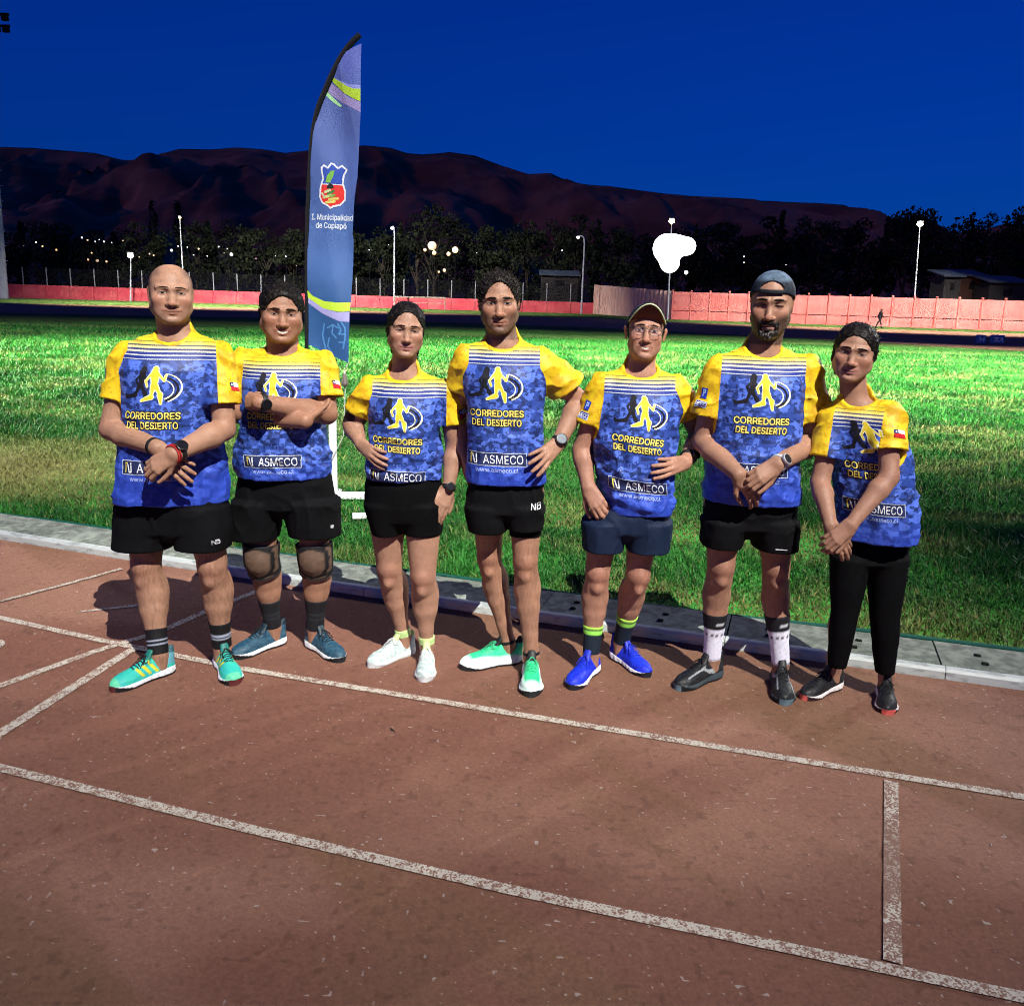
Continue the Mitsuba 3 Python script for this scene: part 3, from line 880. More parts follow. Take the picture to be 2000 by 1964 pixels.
        uv = np.column_stack([u0, v[:, 2] - nk[2]])
        col = hole(*v.T)
        (ca, cf, cuv, cn, cs), (v2, f2, uv2, n2, s2) = split(v, f, col - 0.017, uv, n, s)
        ca = ca + cn * 0.0018 * np.clip((0.017 - hole(*ca.T)) / 0.002, 0, 1)[:, None]
        (sv, sf, suv, sn, ss), (tv, tf, tuv, tn_, ts) = split(v2, f2, s2, uv2, n2, s2)
        key = f'{self.key}__shirt'
        put(key, (tv, tf), 'shirt_print', uv=tuv / 2 + 0.5, normals=tn_)
        put(f'{key}__collar', (ca, cf), 'shirt_yellow', normals=vnormals(ca, cf), uv=cuv / 2 + 0.5)
        right = sv[sf].mean(1)[:, 0] > nk[0]
        for side_ in (False, True):
            ff = sf[right == side_]
            used = np.unique(ff)
            if not len(used):
                continue
            mp = np.zeros(len(sv), int)
            mp[used] = np.arange(len(used))
            put(f'{key}__sleeve', (sv[used], mp[ff]), 'shirt_yellow', uv=suv[used] / 2 + 0.5, normals=sn[used])
        self.shirtv, self.shirtn, self.shirt_s = v, n, s
        self.prints(st, yaw)
        for pz in sp.get('patch', ()):
            self.sleeve_patch(pz, ends)

    def snap(self, p, lift):
        """Moves points onto the shirt's surface along its normals."""
        if not hasattr(self, 'tree'):
            self.tree = cKDTree(self.shirtv)
        k = self.tree.query(p, k=4)[1]
        q, n = self.shirtv[k].mean(1), nrm_rows(self.shirtn[k].mean(1))
        return p + n * (lift - ((p - q) * n).sum(1))[:, None]

    def prints(self, st, yaw):
        """Chest print, lettering and the badge above the hem, laid on the shirt's front."""
        sp = self.sp
        fr = (self.shirtn[:, 1] < -0.15) & (self.shirt_s > 0.0)
        fv = self.shirtv[fr]
        tree = cKDTree(fv[:, [0, 2]])
        c, s = math.cos(yaw), math.sin(yaw)
        ks, lean = sp.get('print', 1.0), sp.get('lean', 0.0)
        du, dv = sp.get('printat', (0, 0))
        low = sp.get('badge_dv', 0.0)
        fnm = vnormals_cache(self)
        fn_ = self.shirtn[fr]
        for name, bs, col, lift, (vv, ff) in chest_prints():
            U = vv[:, 0] * ks + du
            V = vv[:, 1] * ks + dv
            isb = vv[:, 1] < -0.46
            V = V + np.where(isb, low, 0)
            Z = self.neck[2] + V + U * lean
            cx = np.interp(Z, st[:, 0], st[:, 1])
            X = cx + U * c
            q = np.column_stack([X, Z])
            dd, k = tree.query(q, k=8)
            y0 = fv[k, 1]
            first = y0.min(1, keepdims=True)
            wgt = (y0 < first + 0.03) / (dd + 1e-4)
            pl = y0 + ((fv[k, 0] - X[:, None]) * fn_[k, 0] + (fv[k, 2] - Z[:, None]) * fn_[k, 2]) / np.minimum(fn_[k, 1], -0.25)
            Y = (pl * wgt).sum(1) / wgt.sum(1) - lift
            ok = dd[:, 0] < 0.012
            keep = ok[ff].all(1)
            if not keep.any():
                continue
            P = np.column_stack([X, Y, Z])
            hem = Z > st[0, 0] + 0.004
            keep &= hem[ff].all(1)
            if not keep.any():
                continue
            f2 = ff[keep]
            used = np.unique(f2)
            mp = np.zeros(len(P), int)
            mp[used] = np.arange(len(used))
            put(f'{self.key}__shirt__{name}', (P[used], mp[f2]), bs, color=col)

    def sleeve_patch(self, pz, ends):
        """A printed patch on a sleeve: (arm, share along the sleeve, angle round it in degrees, kind)."""
        i, t, ang, kind = pz
        S, E = self.sh[i], ends[i]
        a = nrm(E - S)
        e1 = nrm(np.array([1.0 if i else -1.0, 0, 0]) - a * (a[0] * (1.0 if i else -1.0)))
        e2 = np.cross(a, e1) * (1 if i else -1)
        if e2[1] > 0:
            e2 = -e2
        th = math.radians(ang)
        o = e1 * math.cos(th) + e2 * math.sin(th)
        tan = np.cross(o, a)
        if (tan @ np.array([1, 0, 0])) < 0 and abs(tan[0]) > 0.2:
            tan = -tan
        elif abs(tan[0]) <= 0.2 and tan[1] > 0 and i == 1:
            tan = tan
        base = S + (E - S) * t
        r = self.sp['sleeve'][i][1] * (1 - t) + self.sp['sleeve'][i][2] * t
        for name, bs, col, lift, (vv, ff) in PATCHES[kind]:
            P = base + o * (r + 0.01) + np.outer(vv[:, 0], tan) - np.outer(vv[:, 1], a)
            for _ in range(3):
                P = self.snap(P, lift + 0.001)
            put(f'{self.key}__shirt__{name}', (P, ff), bs, color=col)

    # ---------------------------------------------------------------- shorts, leggings
    def lower(self):
        sp = self.sp
        lo_ = sp['shorts']
        W = self.stations(lo_['waist'])
        low = W[0]
        W = np.vstack([[low[0] - 0.050, low[1], low[2], low[3] * 0.55, low[4] * 0.40], [low[0] - 0.028, low[1], low[2], low[3] * 0.84, low[4] * 0.75], W])
        legs = [self.stations(lo_['leg'][i]) for i in (0, 1)]
        allst = np.vstack([W, *legs])
        lo = np.array([(allst[:, 1] - allst[:, 3]).min() - 0.05, (allst[:, 2] - allst[:, 4]).min() - 0.05, allst[:, 0].min() - 0.03])
        hi = np.array([(allst[:, 1] + allst[:, 3]).max() + 0.05, (allst[:, 2] + allst[:, 4]).max() + 0.05, W[-1, 0] + 0.06])
        g = 0.0068
        G = Field(np.arange(lo[0], hi[0], g), np.arange(lo[1], hi[1], g), np.arange(lo[2], hi[2], g))
        G.F[:] = 0.5
        full = (lo - 1, hi + 1)
        G.add(lambda x, y, z: d_loft(x, y, z, W, 0, 2.3, zhi=W[-1, 0] + 0.04), *full)
        for L in legs:
            tp = L[-1]
            L = np.vstack([L, [tp[0] + 0.05, (tp[1] + W[-1, 1]) / 2, tp[2], tp[3] * 0.6, tp[4] * 0.5]])
            G.add(lambda x, y, z: d_loft(x, y, z, L, 0, lo_.get('n', 2.4)), *full, 0.014)
            if not lo_.get('tight'):
                inn = L.copy()
                inn[:, 3:] -= 0.013
                G.sub(lambda x, y, z: np.maximum(d_loft(x, y, z, inn, 0, 2.2, zlo=L[0, 0] - 0.1), z - L[0, 0] - 0.05), lo - 1, [hi[0], hi[1], L[0, 0] + 0.09])
        v, f = G.mesh()
        n = vnormals(v, f)
        sd = sp.get('seed', 1) + 20
        amp = lo_.get('amp', 1.0)
        q1 = meshkit.noise(v * [15, 15, 5] + meshkit.noise(v * 6, sd)[:, None] * 2, sd)
        disp = amp * ((meshkit.fbm(v * [10, 10, 6], 3, sd) - 0.5) * 0.016 + ((1 - np.abs(2 * q1 - 1)) ** 3 - 0.25) * 0.007)
        for L in legs:
            inleg = np.abs(v[:, 0] - L[0, 1]) < L[0, 3] + 0.02
            disp = np.where(inleg, disp * np.clip((v[:, 2] - L[0, 0]) / 0.05, 0.15, 1), disp)
        v = v + n * disp[:, None]
        put(f'{self.key}__{lo_["name"]}', (v, f), lo_['mat'], uv=v[:, [0, 2]], normals=vnormals(v, f))
        self.lowv, self.lown = v, vnormals(v, f)
        for kind, px, py, col, size in lo_.get('marks', ()):
            P0 = self.w((px, py))
            fr = self.lown[:, 1] < -0.1
            fv, fnn = self.lowv[fr], self.lown[fr]
            tr = cKDTree(fv[:, [0, 2]])
            vv, ff = flat_text(kind, size) if isinstance(kind, str) else refine(kind, 0.006)
            vv = vv - [(vv[:, 0].max() + vv[:, 0].min()) / 2, 0]
            X, Z = P0[0] + vv[:, 0], P0[2] + vv[:, 1]
            dd, k = tr.query(np.column_stack([X, Z]), k=4)
            Y = fv[k, 1].min(1) - 0.0025
            put(f'{self.key}__{lo_["name"]}__emblem', (np.column_stack([X, Y, Z]), ff), 'matt_paint', color=col)

    # ---------------------------------------------------------------- socks, knee braces
    def leg_tube(self, name, i, t0, t1, extra, colfn, mat='painted_cloth', steps=26, sides=40, above=False):
        P, r = self.leg_axis(i)
        t = np.array([q[0] for q in self.leg_r(i)])
        u = np.linspace(t0, t1, steps)
        K, A = self.kn[i], self.ank[i]
        H = self.hip[i]
        pts, rr = [], []
        for q in u:
            if q < 0:
                h = -q
                pts.append(K + (H - K) * h * np.linalg.norm(A - K) / np.linalg.norm(H - K))
                rr.append(self.sp['legr'][0] * (1.02 + 0.35 * h) + 0.004)
            else:
                pts.append(np.array([np.interp(q, t, P[:, c]) for c in range(3)]))
                rr.append(np.interp(q, t, r) + (0.006 if q < 0.2 else 0))
        pts, rr = np.array(pts), np.array(rr) + extra
        v, f = tube(pts, rr, sides, cap=False)
        # the kneecap shows through
        a = np.tile(np.arange(sides) / sides, steps)
        tt = np.repeat(u, sides)
        ctr = np.repeat(pts, sides, 0)
        o = v - ctr
        front = np.clip(-o[:, 1] / (np.linalg.norm(o, axis=1) + 1e-9), 0, 1)
        bump = np.exp(-((tt + 0.02) / 0.11) ** 2) * front ** 2 * 0.012
        v = ctr + o * (1 + bump / (np.linalg.norm(o, axis=1) + 1e-9))[:, None]
        v = v + o * ((meshkit.fbm(v * 60, 2, 3) - 0.5) * 0.03)[:, None]
        # close the rims inwards so that the cloth has an edge
        ring0, ring1 = np.arange(sides), np.arange(sides) + (steps - 1) * sides
        extra_v, extra_f, nb = [], [], len(v)
        for ring, cc in ((ring0, pts[0]), (ring1, pts[-1])):
            extra_v.append(cc + (v[ring] - cc) * 0.90)
            nn = np.arange(sides) + nb
            nb += sides
            k = np.roll(np.arange(sides), -1)
            extra_f += [np.stack([ring, nn, ring[k]], 1), np.stack([ring[k], nn, nn[k]], 1)]
        V, Fc = np.vstack([v, *extra_v]), np.vstack([f, *extra_f])
        ang = np.arctan2(o[:, 0], -o[:, 1])
        col = colfn(tt, ang, v)
        col = np.vstack([col, np.tile(col[0], (2 * sides, 1))])
        return put(f'{self.key}__{name}', (V, Fc), mat, color=col)

    def leg_wear(self, i):
        s = self.sp.get('sock')
        if s:
            self.leg_tube('sock', i, s['top'][i], 1.10, 0.0045, s['col'])
        b = self.sp.get('brace')
        if b:
            self.leg_tube('knee_brace', i, b[0], b[1], 0.013, brace_color)

    # ---------------------------------------------------------------- shoes
    def shoe(self, i):
        o, d, L, spec = self.shoes[i]
        st = self.sp['shoestyle']
        k = L / 0.285
        g = 0.0036
        xs, ys, zs = np.arange(-0.022, 0.312, g), np.arange(-0.066, 0.067, g), np.arange(-0.008, 0.135, g)
        X, Y, Z = np.meshgrid(xs, ys, zs, indexing='ij')
        inner = 1 if i == 0 else -1          # the side of the big toe in local y
        xw = np.array([-0.006, 0.0, 0.02, 0.06, 0.11, 0.15, 0.20, 0.235, 0.262, 0.280, 0.288])
        hw = np.array([0.006, 0.020, 0.032, 0.036, 0.034, 0.038, 0.0475, 0.046, 0.036, 0.021, 0.006])
        cy = np.array([0, 0, 0, 0, -0.002, 0.001, 0.003, 0.005, 0.007, 0.008, 0.008]) * inner
        sole_h = np.array([0.036, 0.037, 0.037, 0.035, 0.031, 0.028, 0.025, 0.025, 0.027, 0.030, 0.031]) * st.get('sole', 1.0)
        zbot = np.array([0.012, 0.008, 0.002, 0.0, 0.0, 0.0, 0.0, 0.004, 0.011, 0.019, 0.024])
        top = np.array([0.075, 0.092, 0.102, 0.099, 0.099, 0.086, 0.068, 0.061, 0.053, 0.044, 0.036])
        hwX, cyX, shX, zbX, tpX = (np.interp(X, xw, q) for q in (hw, cy, sole_h, zbot, top))
        yy = (Y - cyX)
        sq = lambda u, w, n: (np.abs(u) ** n + np.abs(w) ** n) ** (1 / n)
        ends = np.maximum(-0.006 - X, X - 0.288)
        flare = 1.06 + 0.05 * np.clip((0.03 - Z) / 0.03, 0, 1)
        zm = (shX + zbX) / 2
        dsole = np.maximum((sq(yy / (hwX * flare), (Z - zm) / np.maximum((shX - zbX) / 2, 0.004), 5) - 1) * np.minimum(hwX, (shX - zbX) / 2 + 0.004), ends)
        narrow = 1 - 0.42 * np.clip((Z - 0.045) / 0.06, 0, 1)
        base = 0.012
        dup = np.maximum((sq(yy / (hwX * 0.97 * narrow), np.maximum(Z - base, base - Z) / (tpX - base), 2.6) - 1) * np.minimum(hwX, tpX) * 0.8, ends)
        # the foot's opening, the heel tab and the tongue
        dup = smin(dup, d_cone(X, Y, Z, (0.008, 0, 0.08), (0.004, 0, 0.112), 0.013, 0.009), 0.014)
        dup = smin(dup, d_cone(X, Y, Z, (0.125, 0.002 * inner, 0.082), (0.098, 0, 0.122), 0.020, 0.017, flat=((0.7, 0, 0.7), 0.45)), 0.012)
        hole = d_cone(X, Y, Z, (0.058, 0, 0.082), (0.058, 0, 0.16), 0.033, 0.040)
        dup = smax(dup, -hole, 0.005)
        F = smin(dup, dsole, 0.004)
        v, f = nets(F, xs, ys, zs)
        n = vnormals(v, f)
        lv = v.copy()
        shv = np.interp(v[:, 0], xw, sole_h) + 0.002 * np.sin(v[:, 0] * 38) - 0.0015
        grip = (meshkit.noise(v * 260, 2) - 0.5) * 0.0012 * (v[:, 2] > shv) + np.sin(v[:, 0] * 190 + v[:, 2] * 90) * 0.0009 * (v[:, 2] < shv) * (v[:, 2] > 0.008)
        v = v + n * grip[:, None]
        n = vnormals(v, f)
        side = np.array([-d[1], d[0], 0])
        to = lambda p: o + np.outer(p[:, 0] * k, d) + np.outer(p[:, 1] * k, side) + np.outer(p[:, 2] * k, [0, 0, 1.0])
        tn = lambda q: np.outer(q[:, 0], d) + np.outer(q[:, 1], side) + np.outer(q[:, 2], [0, 0, 1.0])
        s = lv[:, 2] - shv
        (av, af, an, al), (uv_, uf, un, ul) = split(v, f, s, n, lv)
        key = put(f'{self.key}__shoe', (to(uv_), uf), 'shoe_cloth', normals=tn(un), color=st['upper'](ul, inner))
        put(f'{key}__sole', (to(av), af), 'matt_paint', normals=tn(an), color=st['solecol'](al, inner))
        # laces: bars across the instep and a bow
        bars = []
        for q in np.linspace(0.118, 0.186, st.get('bars', 6)):
            w = 0.019 + 0.002 * math.sin(q * 300)
            yb = np.linspace(-w, w, 9)
            h = np.interp(q, xw, top)
            hwq = np.interp(q, xw, hw) * 0.97
            zz = 0.012 + (h - 0.012) * (1 - np.abs(yb / (hwq * 0.72)) ** 2.6).clip(0.2, 1) ** (1 / 2.6) + 0.003
            bars.append(tube(np.column_stack([q + yb * 0.16 * (1 if len(bars) % 2 else -1), yb + np.interp(q, xw, cy), zz]), 0.0026, 6, flat=((0, 0, 1.0), 0.6)))
        h0 = np.interp(0.116, xw, top) + 0.010
        for sg in (-1, 1):
            tq = np.linspace(0, 2 * np.pi, 15)
            bars.append(tube(np.column_stack([0.118 + 0.014 * np.sin(tq) * 0.7 + 0.010 * (1 - np.cos(tq)), sg * 0.014 * (1 - np.cos(tq)), h0 - 0.010 * (1 - np.cos(tq)) + 0.004 * np.sin(tq)]), 0.0019, 5))
            tt = np.linspace(0, 1, 7)
            bars.append(tube(np.column_stack([0.118 + 0.045 * tt, sg * (0.004 + 0.024 * tt), h0 - 0.022 * tt - 0.012 * tt ** 2]), 0.0019, 5))
        bv, bf = cat(bars)
        put(f'{key}__lace', (to(bv), bf), 'matt_paint', color=st.get('lace', (0.02, 0.02, 0.02)))

    # ---------------------------------------------------------------- things worn
    def watch(self, i, along, face_dir, rw=0.034, rf=0.021, strap=(0.008, 0.008, 0.009), dial=(0.006, 0.006, 0.008), rim=(0.02, 0.02, 0.022)):
        E, Wr = self.el[i], self.wr[i]
        a = nrm(Wr - E)
        p = E + (Wr - E) * along
        n = np.asarray(face_dir, float)
        n = nrm(n - a * (n @ a))
        t = np.linspace(-0.011, 0.011, 5)
        prof = [rw - 0.002, rw, rw + 0.0005, rw, rw - 0.002]
        key = put(f'{self.key}__watch', tube([p + a * q for q in t], prof, 22, cap=True), 'shoe_cloth', smooth=40, color=strap)
        b = n
        c0 = p + b * (rw - 0.003)
        v, f = tube([c0, c0 + b * 0.002, c0 + b * 0.011, c0 + b * 0.0125], [rf * 0.9, rf, rf, rf * 0.88], 24)
        put(f'{key}__case', (v, f), 'metal_material', smooth=40, color=rim)
        v, f = tube([c0 + b * 0.0124, c0 + b * 0.0132], [rf * 0.84, rf * 0.82], 24)
        put(f'{key}__dial', (v, f), 'gloss_material', smooth=40, color=dial)

    def wristband(self, name, i, along, r, col, th=0.003, wid=0.0):
        E, Wr = self.el[i], self.wr[i]
        a = nrm(Wr - E)
        p = E + (Wr - E) * along
        if wid:
            put(f'{self.key}__{name}', tube([p - a * wid, p - a * wid * 0.6, p + a * wid * 0.6, p + a * wid], [r - 0.002, r, r, r - 0.002], 20), 'painted_cloth', smooth=40, color=col)
            return
        u = nrm(np.cross(a, [0, 1.0, 0.2]))
        w = np.cross(a, u)
        t = np.linspace(0, 2 * np.pi, 25)
        put(f'{self.key}__{name}', tube(p + r * (np.cos(t)[:, None] * u + np.sin(t)[:, None] * w) + np.outer(np.sin(t * 2) * 0.003, a), th, 6, cap=False), 'painted_cloth', color=col)


    def armband(self, i):
        S, E = self.sh[i], self.el[i]
        a = nrm(E - S)
        p0 = S + (E - S) * 0.60
        t = np.linspace(0, 0.075, 8)
        pts = p0 + np.outer(t, a)
        put(f'{self.key}__armband', tube(pts, np.array([0.045, 0.0475, 0.048, 0.0475, 0.047, 0.0465, 0.046, 0.043]), 24), 'painted_cloth', smooth=50, color=(0.022, 0.012, 0.013))

    def under_tights(self):
        """Tights that show below the shorts."""
        for i, end in ((0, (950, 1042)), (1, (1026, 1052))):
            H, K = self.hip[i], self.kn[i]
            e = self.w((end[0], end[1], 0.0))
            q = (H[2] - e[2]) / (H[2] - K[2])
            u = np.linspace(0.2, q, 14)
            pts = H + (K + [0, 0.004, 0.03] - H) * u[:, None]
            r = self.sp['thighr'] + (self.sp['legr'][0] * 1.02 - self.sp['thighr']) * u + 0.006
            put(f'{self.key}__tights', tube(pts, r, 32), 'legging_cloth', smooth=50)

    # ---------------------------------------------------------------- head wear
    def glasses(self):
        q = self.q
        parts = []
        y0 = -0.099
        for s in (-1, 1):
            t = np.linspace(0, 2 * np.pi, 25)
            ring = np.column_stack([s * 0.0325 + 0.0235 * np.sign(np.cos(t)) * np.abs(np.cos(t)) ** 0.75, y0 + 0.10 * (0.0235 * np.abs(np.cos(t)) * (np.cos(t) * s > 0)), -0.004 + 0.0165 * np.sign(np.sin(t)) * np.abs(np.sin(t)) ** 0.75])
            parts.append(tube(self.world(ring), 0.0012, 6, cap=False))
            parts.append(tube(self.world([[s * 0.055, y0 + 0.003, 0.004], [s * 0.070, y0 + 0.016, 0.006], [s * 0.077, -0.02, 0.008], [s * 0.080, 0.016, 0.004]]), 0.0013, 6))
            c = self.world([[s * 0.0325, y0 + 0.001, -0.004]])
            rv = self.world(ring)
            lv = np.vstack([c, rv[:-1]])
            lf = np.array([[0, 1 + i, 1 + (i + 1) % 24] for i in range(24)])
            put(f'{self.key}__glasses__lens', (lv, lf), 'lens_glass', smooth=False)
        parts.append(tube(self.world([[-0.010, y0, 0.002], [0, y0 - 0.003, 0.005], [0.010, y0, 0.002]]), 0.0013, 6))
        put(f'{self.key}__glasses', cat(parts), 'metal_material', color=(0.06, 0.05, 0.05))

    def cap_crown(self, lift, front, top=0.084):
        """A cap's crown as a shell over the skull; front = height of its rim at the forehead."""
        g = 0.0042
        xs, ys, zs = np.arange(-0.105, 0.106, g), np.arange(-0.115, 0.14, g), np.arange(-0.03, 0.16, g)
        X, Y, Z = np.meshgrid(xs, ys, zs, indexing='ij')
        q = self.q
        x, z = X / q['sx'], Z / q['sz']
        d = d_ell(x, Y, z, (0, 0.014, 0.030), (0.0745, 0.095, top)) - lift
        rim = front + (0.012 - front) * np.clip((Y + 0.06) / 0.10, 0, 1)
        inn = d_ell(x, Y, z, (0, 0.014, 0.030), (0.0745, 0.095, top)) - lift + 0.006
        d = np.maximum(d, rim - Z)
        return d, inn, rim, (xs, ys, zs), (X, Y, Z)

    def visor_cap(self):
        d, inn, rim, ax, (X, Y, Z) = self.cap_crown(0.0075, 0.052)
        d = np.maximum(d, -np.maximum(inn, Z - rim - 0.02))
        v, f = nets(d, *ax)
        r = np.abs(np.arctan2(v[:, 0], v[:, 1] - 0.01))
        seam = (np.abs((r / (np.pi / 3)) % 1 - 0.5) > 0.475) | (v[:, 2] > 0.119)
        v = v - vnormals(v, f) * (seam * 0.0012)[:, None]
        put(f'{self.key}__cap', (self.world(v), f), 'painted_cloth', color=np.array([0.012, 0.016, 0.018]) * (0.8 + 0.4 * meshkit.noise(v * 200))[:, None])
        # the visor: a curved sheet with a pale piped edge
        n, m = 25, 9
        a = np.linspace(-1.08, 1.08, n)
        vs = []
        for j in range(m):
            k = j / (m - 1)
            rx, ry = 0.074 + 0.010 * k, 0.090 + 0.058 * k
            x = rx * np.sin(a)
            y = 0.010 - ry * np.cos(a) * (1 - 0.10 * k * (np.abs(a) / 1.08) ** 2)
            z = 0.050 + 0.050 * k - 0.020 * (x / 0.07) ** 2 * (0.4 + 2.4 * k) - 0.004 * np.sin(np.pi * k)
            vs.append(np.column_stack([x, y, z]))
        top = np.vstack(vs)
        bot = top - [0, 0, 0.003]
        g = lambda o: [(o + j * n + i, o + j * n + i + 1, o + (j + 1) * n + i + 1, o + (j + 1) * n + i) for j in range(m - 1) for i in range(n - 1)]
        quads = np.array(g(0) + [q[::-1] for q in g(n * m)])
        rimq = [(i, i + n * m, i + 1 + n * m, i + 1) for i in range((m - 1) * n, m * n - 1)]
        quads = np.vstack([quads, np.array(rimq)])
        tri = np.vstack([quads[:, [0, 1, 2]], quads[:, [0, 2, 3]]])
        V = np.vstack([top, bot])
        col = np.where((np.arange(len(V)) >= n * m)[:, None], [0.085, 0.018, 0.014], [0.014, 0.018, 0.02])
        put(f'{self.key}__cap__visor', (self.world(V), tri), 'painted_cloth', smooth=50, color=col)
        put(f'{self.key}__cap__piping', tube(self.world(top[(m - 1) * n:] - [0, 0, 0.0015]), 0.0031, 7), 'painted_cloth', color=(0.50, 0.58, 0.34))
        put(f'{self.key}__cap__button', tube(self.world([[0, 0.014, 0.122], [0, 0.014, 0.128]]), [0.006, 0.003], 10), 'painted_cloth', color=(0.012, 0.016, 0.018))

    def back_cap(self):
        """A cap worn backwards: the opening and its strap sit over the forehead."""
        d, inn, rim, ax, (X, Y, Z) = self.cap_crown(0.0085, 0.044, 0.080)
        d = np.maximum(d, -np.maximum(inn, Z - rim - 0.02))
        hole = np.maximum(((X / 0.040) ** 2 + ((Z - 0.058) / 0.027) ** 2 - 1) * 0.03, np.maximum(Y + 0.02, 0.055 - Z))
        d = np.maximum(d, -hole)
        v, f = nets(d, *ax)
        r = np.abs(np.arctan2(v[:, 0], v[:, 1] - 0.01))
        pale = np.clip((v[:, 2] - 0.080) / 0.012, 0, 1) * np.clip((0.075 - np.abs(v[:, 0])) / 0.02, 0, 1) * (v[:, 1] < 0.03)
        col = np.array([0.010, 0.014, 0.022]) + pale[:, None] * np.array([0.055, 0.085, 0.12]) * (0.4 + 1.2 * meshkit.noise(v * 60, 3))[:, None]
        seam = np.abs((r / (np.pi / 3)) % 1 - 0.5) > 0.47
        col[seam] *= 0.5
        v = v - vnormals(v, f) * (seam * 0.0012)[:, None]
        put(f'{self.key}__cap', (self.world(v), f), 'painted_cloth', color=col)
        a = np.linspace(-0.52, 0.52, 15)
        pts = np.column_stack([0.083 * np.sin(a) * self.q['sx'], 0.014 - 0.1045 * np.cos(a), 0.050 + 0 * a])
        put(f'{self.key}__cap__strap', tube(self.world(pts), 0.0085, 8, flat=(self.R @ np.array([0, 1.0, 0]), 0.3)), 'painted_cloth', smooth=60, color=(0.010, 0.012, 0.018))
        n, m = 19, 6
        a = np.linspace(-0.9, 0.9, n)
        vs = []
        for j in range(m):
            k = j / (m - 1)
            x = (0.07 + 0.006 * k) * np.sin(a)
            vs.append(np.column_stack([x, 0.014 + (0.098 + 0.065 * k) * np.cos(a), 0.014 - 0.012 * k - 0.02 * (x / 0.07) ** 2]))
        top = np.vstack(vs)
        V = np.vstack([top, top - [0, 0, 0.003]])
        g = lambda o: [(o + j * n + i, o + j * n + i + 1, o + (j + 1) * n + i + 1, o + (j + 1) * n + i) for j in range(m - 1) for i in range(n - 1)]
        quads = np.array(g(0) + [q[::-1] for q in g(n * m)])
        put(f'{self.key}__cap__visor', (self.world(V), np.vstack([quads[:, [0, 1, 2]], quads[:, [0, 2, 3]]])), 'painted_cloth', smooth=50, color=(0.010, 0.014, 0.02))

    def beard_hair(self):
        """A short goatee that follows the chin."""
        q = self.q
        g = 0.003
        xs, ys, zs = np.arange(-0.06, 0.061, g), np.arange(-0.125, 0.0, g), np.arange(-0.15, -0.035, g)
        X, Y, Z = np.meshgrid(xs, ys, zs, indexing='ij')
        P = np.stack([X, Y, Z], -1)
        x, z = X / q['sx'], Z / q['sz']
        ax = np.abs(x)
        d = head_sdf(X, Y, Z, q) - 0.0045 - (meshkit.fbm(P * 95, 2, 5) - 0.5) * 0.007
        chin = ((ax / 0.036) ** 2 + ((z + 0.108) / 0.024) ** 2 - 1) * 0.02
        side = np.abs(ax - 0.031) - 0.0065 + 0 * z
        side = np.maximum(side, np.abs(z + 0.078) - 0.024)
        mou = np.maximum(np.abs(z + 0.0585 + ax * ax * 6) - 0.0048, ax - 0.031)
        soul = np.maximum(ax - 0.008, np.abs(z + 0.088) - 0.008)
        area = np.minimum(np.minimum(chin, side), np.minimum(mou, soul))
        d = np.maximum(np.maximum(d, area), Y + 0.03)
        v, f = nets(d, xs, ys, zs)
        n = vnormals(v, f)
        v = v + n * ((meshkit.noise(v * (330, 330, 120), 6) - 0.5) * 0.002)[:, None]
        gr = np.clip((meshkit.noise(v * (260, 260, 90), 9) - 0.55) * 5, 0, 1)[:, None] * np.clip((-0.085 - v[:, 2:3]) / 0.01, 0, 1)
        col = np.array([0.013, 0.011, 0.010]) * (1 - gr * 0.8) + np.array([0.22, 0.20, 0.19]) * gr * 0.8
        put(f'{self.key}__beard', (self.world(v), f), 'hair_material', color=col)


def nrm_rows(n):
    return n / (np.linalg.norm(n, axis=1, keepdims=True) + 1e-12)


def vnormals_cache(p):
    return p.shirtn


# ------------------------------------------------------------------ printed shapes
def refine(poly, step):
    """A shapely polygon as (v (n, 2), f), with triangles no longer than step."""
    parts, n = [], 0
    for g in getattr(poly, 'geoms', [poly]):
        if g.is_empty or g.area < 1e-8:
            continue
        v2, f = trimesh.creation.triangulate_polygon(g, engine='earcut')
        parts.append((np.column_stack([v2, np.zeros(len(v2))]), f))
    v, f = cat(parts)
    v, f = trimesh.remesh.subdivide_to_size(v, f, step, max_iter=12)
    m = trimesh.Trimesh(v, f, process=True)
    v, f = np.array(m.vertices)[:, :2], np.array(m.faces)
    e1, e2 = v[f[:, 1]] - v[f[:, 0]], v[f[:, 2]] - v[f[:, 0]]
    a = e1[:, 0] * e2[:, 1] - e1[:, 1] * e2[:, 0]
    f[a > 0] = f[a > 0][:, ::-1]
    return v, f


_texts = {}


def text_poly(text, height, bold=True, squeeze=1.0):
    k = (text, bold)
    if k not in _texts:
        m = meshkit.text_mesh(text, 1.0, 0.01, bold)
        up = m.face_normals[:, 2] > 0.5
        _texts[k] = shapely.union_all([Polygon(t[:, :2]).buffer(1e-4) for t in m.triangles[up]]).simplify(0.012)
    return shapely.affinity.scale(_texts[k], height * squeeze, height, origin=(0, 0))


def flat_text(text, height, squeeze=1.0, step=0.008):
    return refine(text_poly(text, height, True, squeeze), step)


def centred(p, cx, cy):
    x0, y0, x1, y1 = p.bounds
    return shapely.affinity.translate(p, cx - (x0 + x1) / 2, cy - (y0 + y1) / 2)


def limb(pts, r0, r1=None):
    r1 = r0 if r1 is None else r1
    out = []
    for i in range(len(pts) - 1):
        a, b = pts[i], pts[i + 1]
        out.append(shapely.union_all([Point(a).buffer(r0, 6), Point(b).buffer(r1, 6)]).convex_hull)
    return shapely.union_all(out)


_prints = []


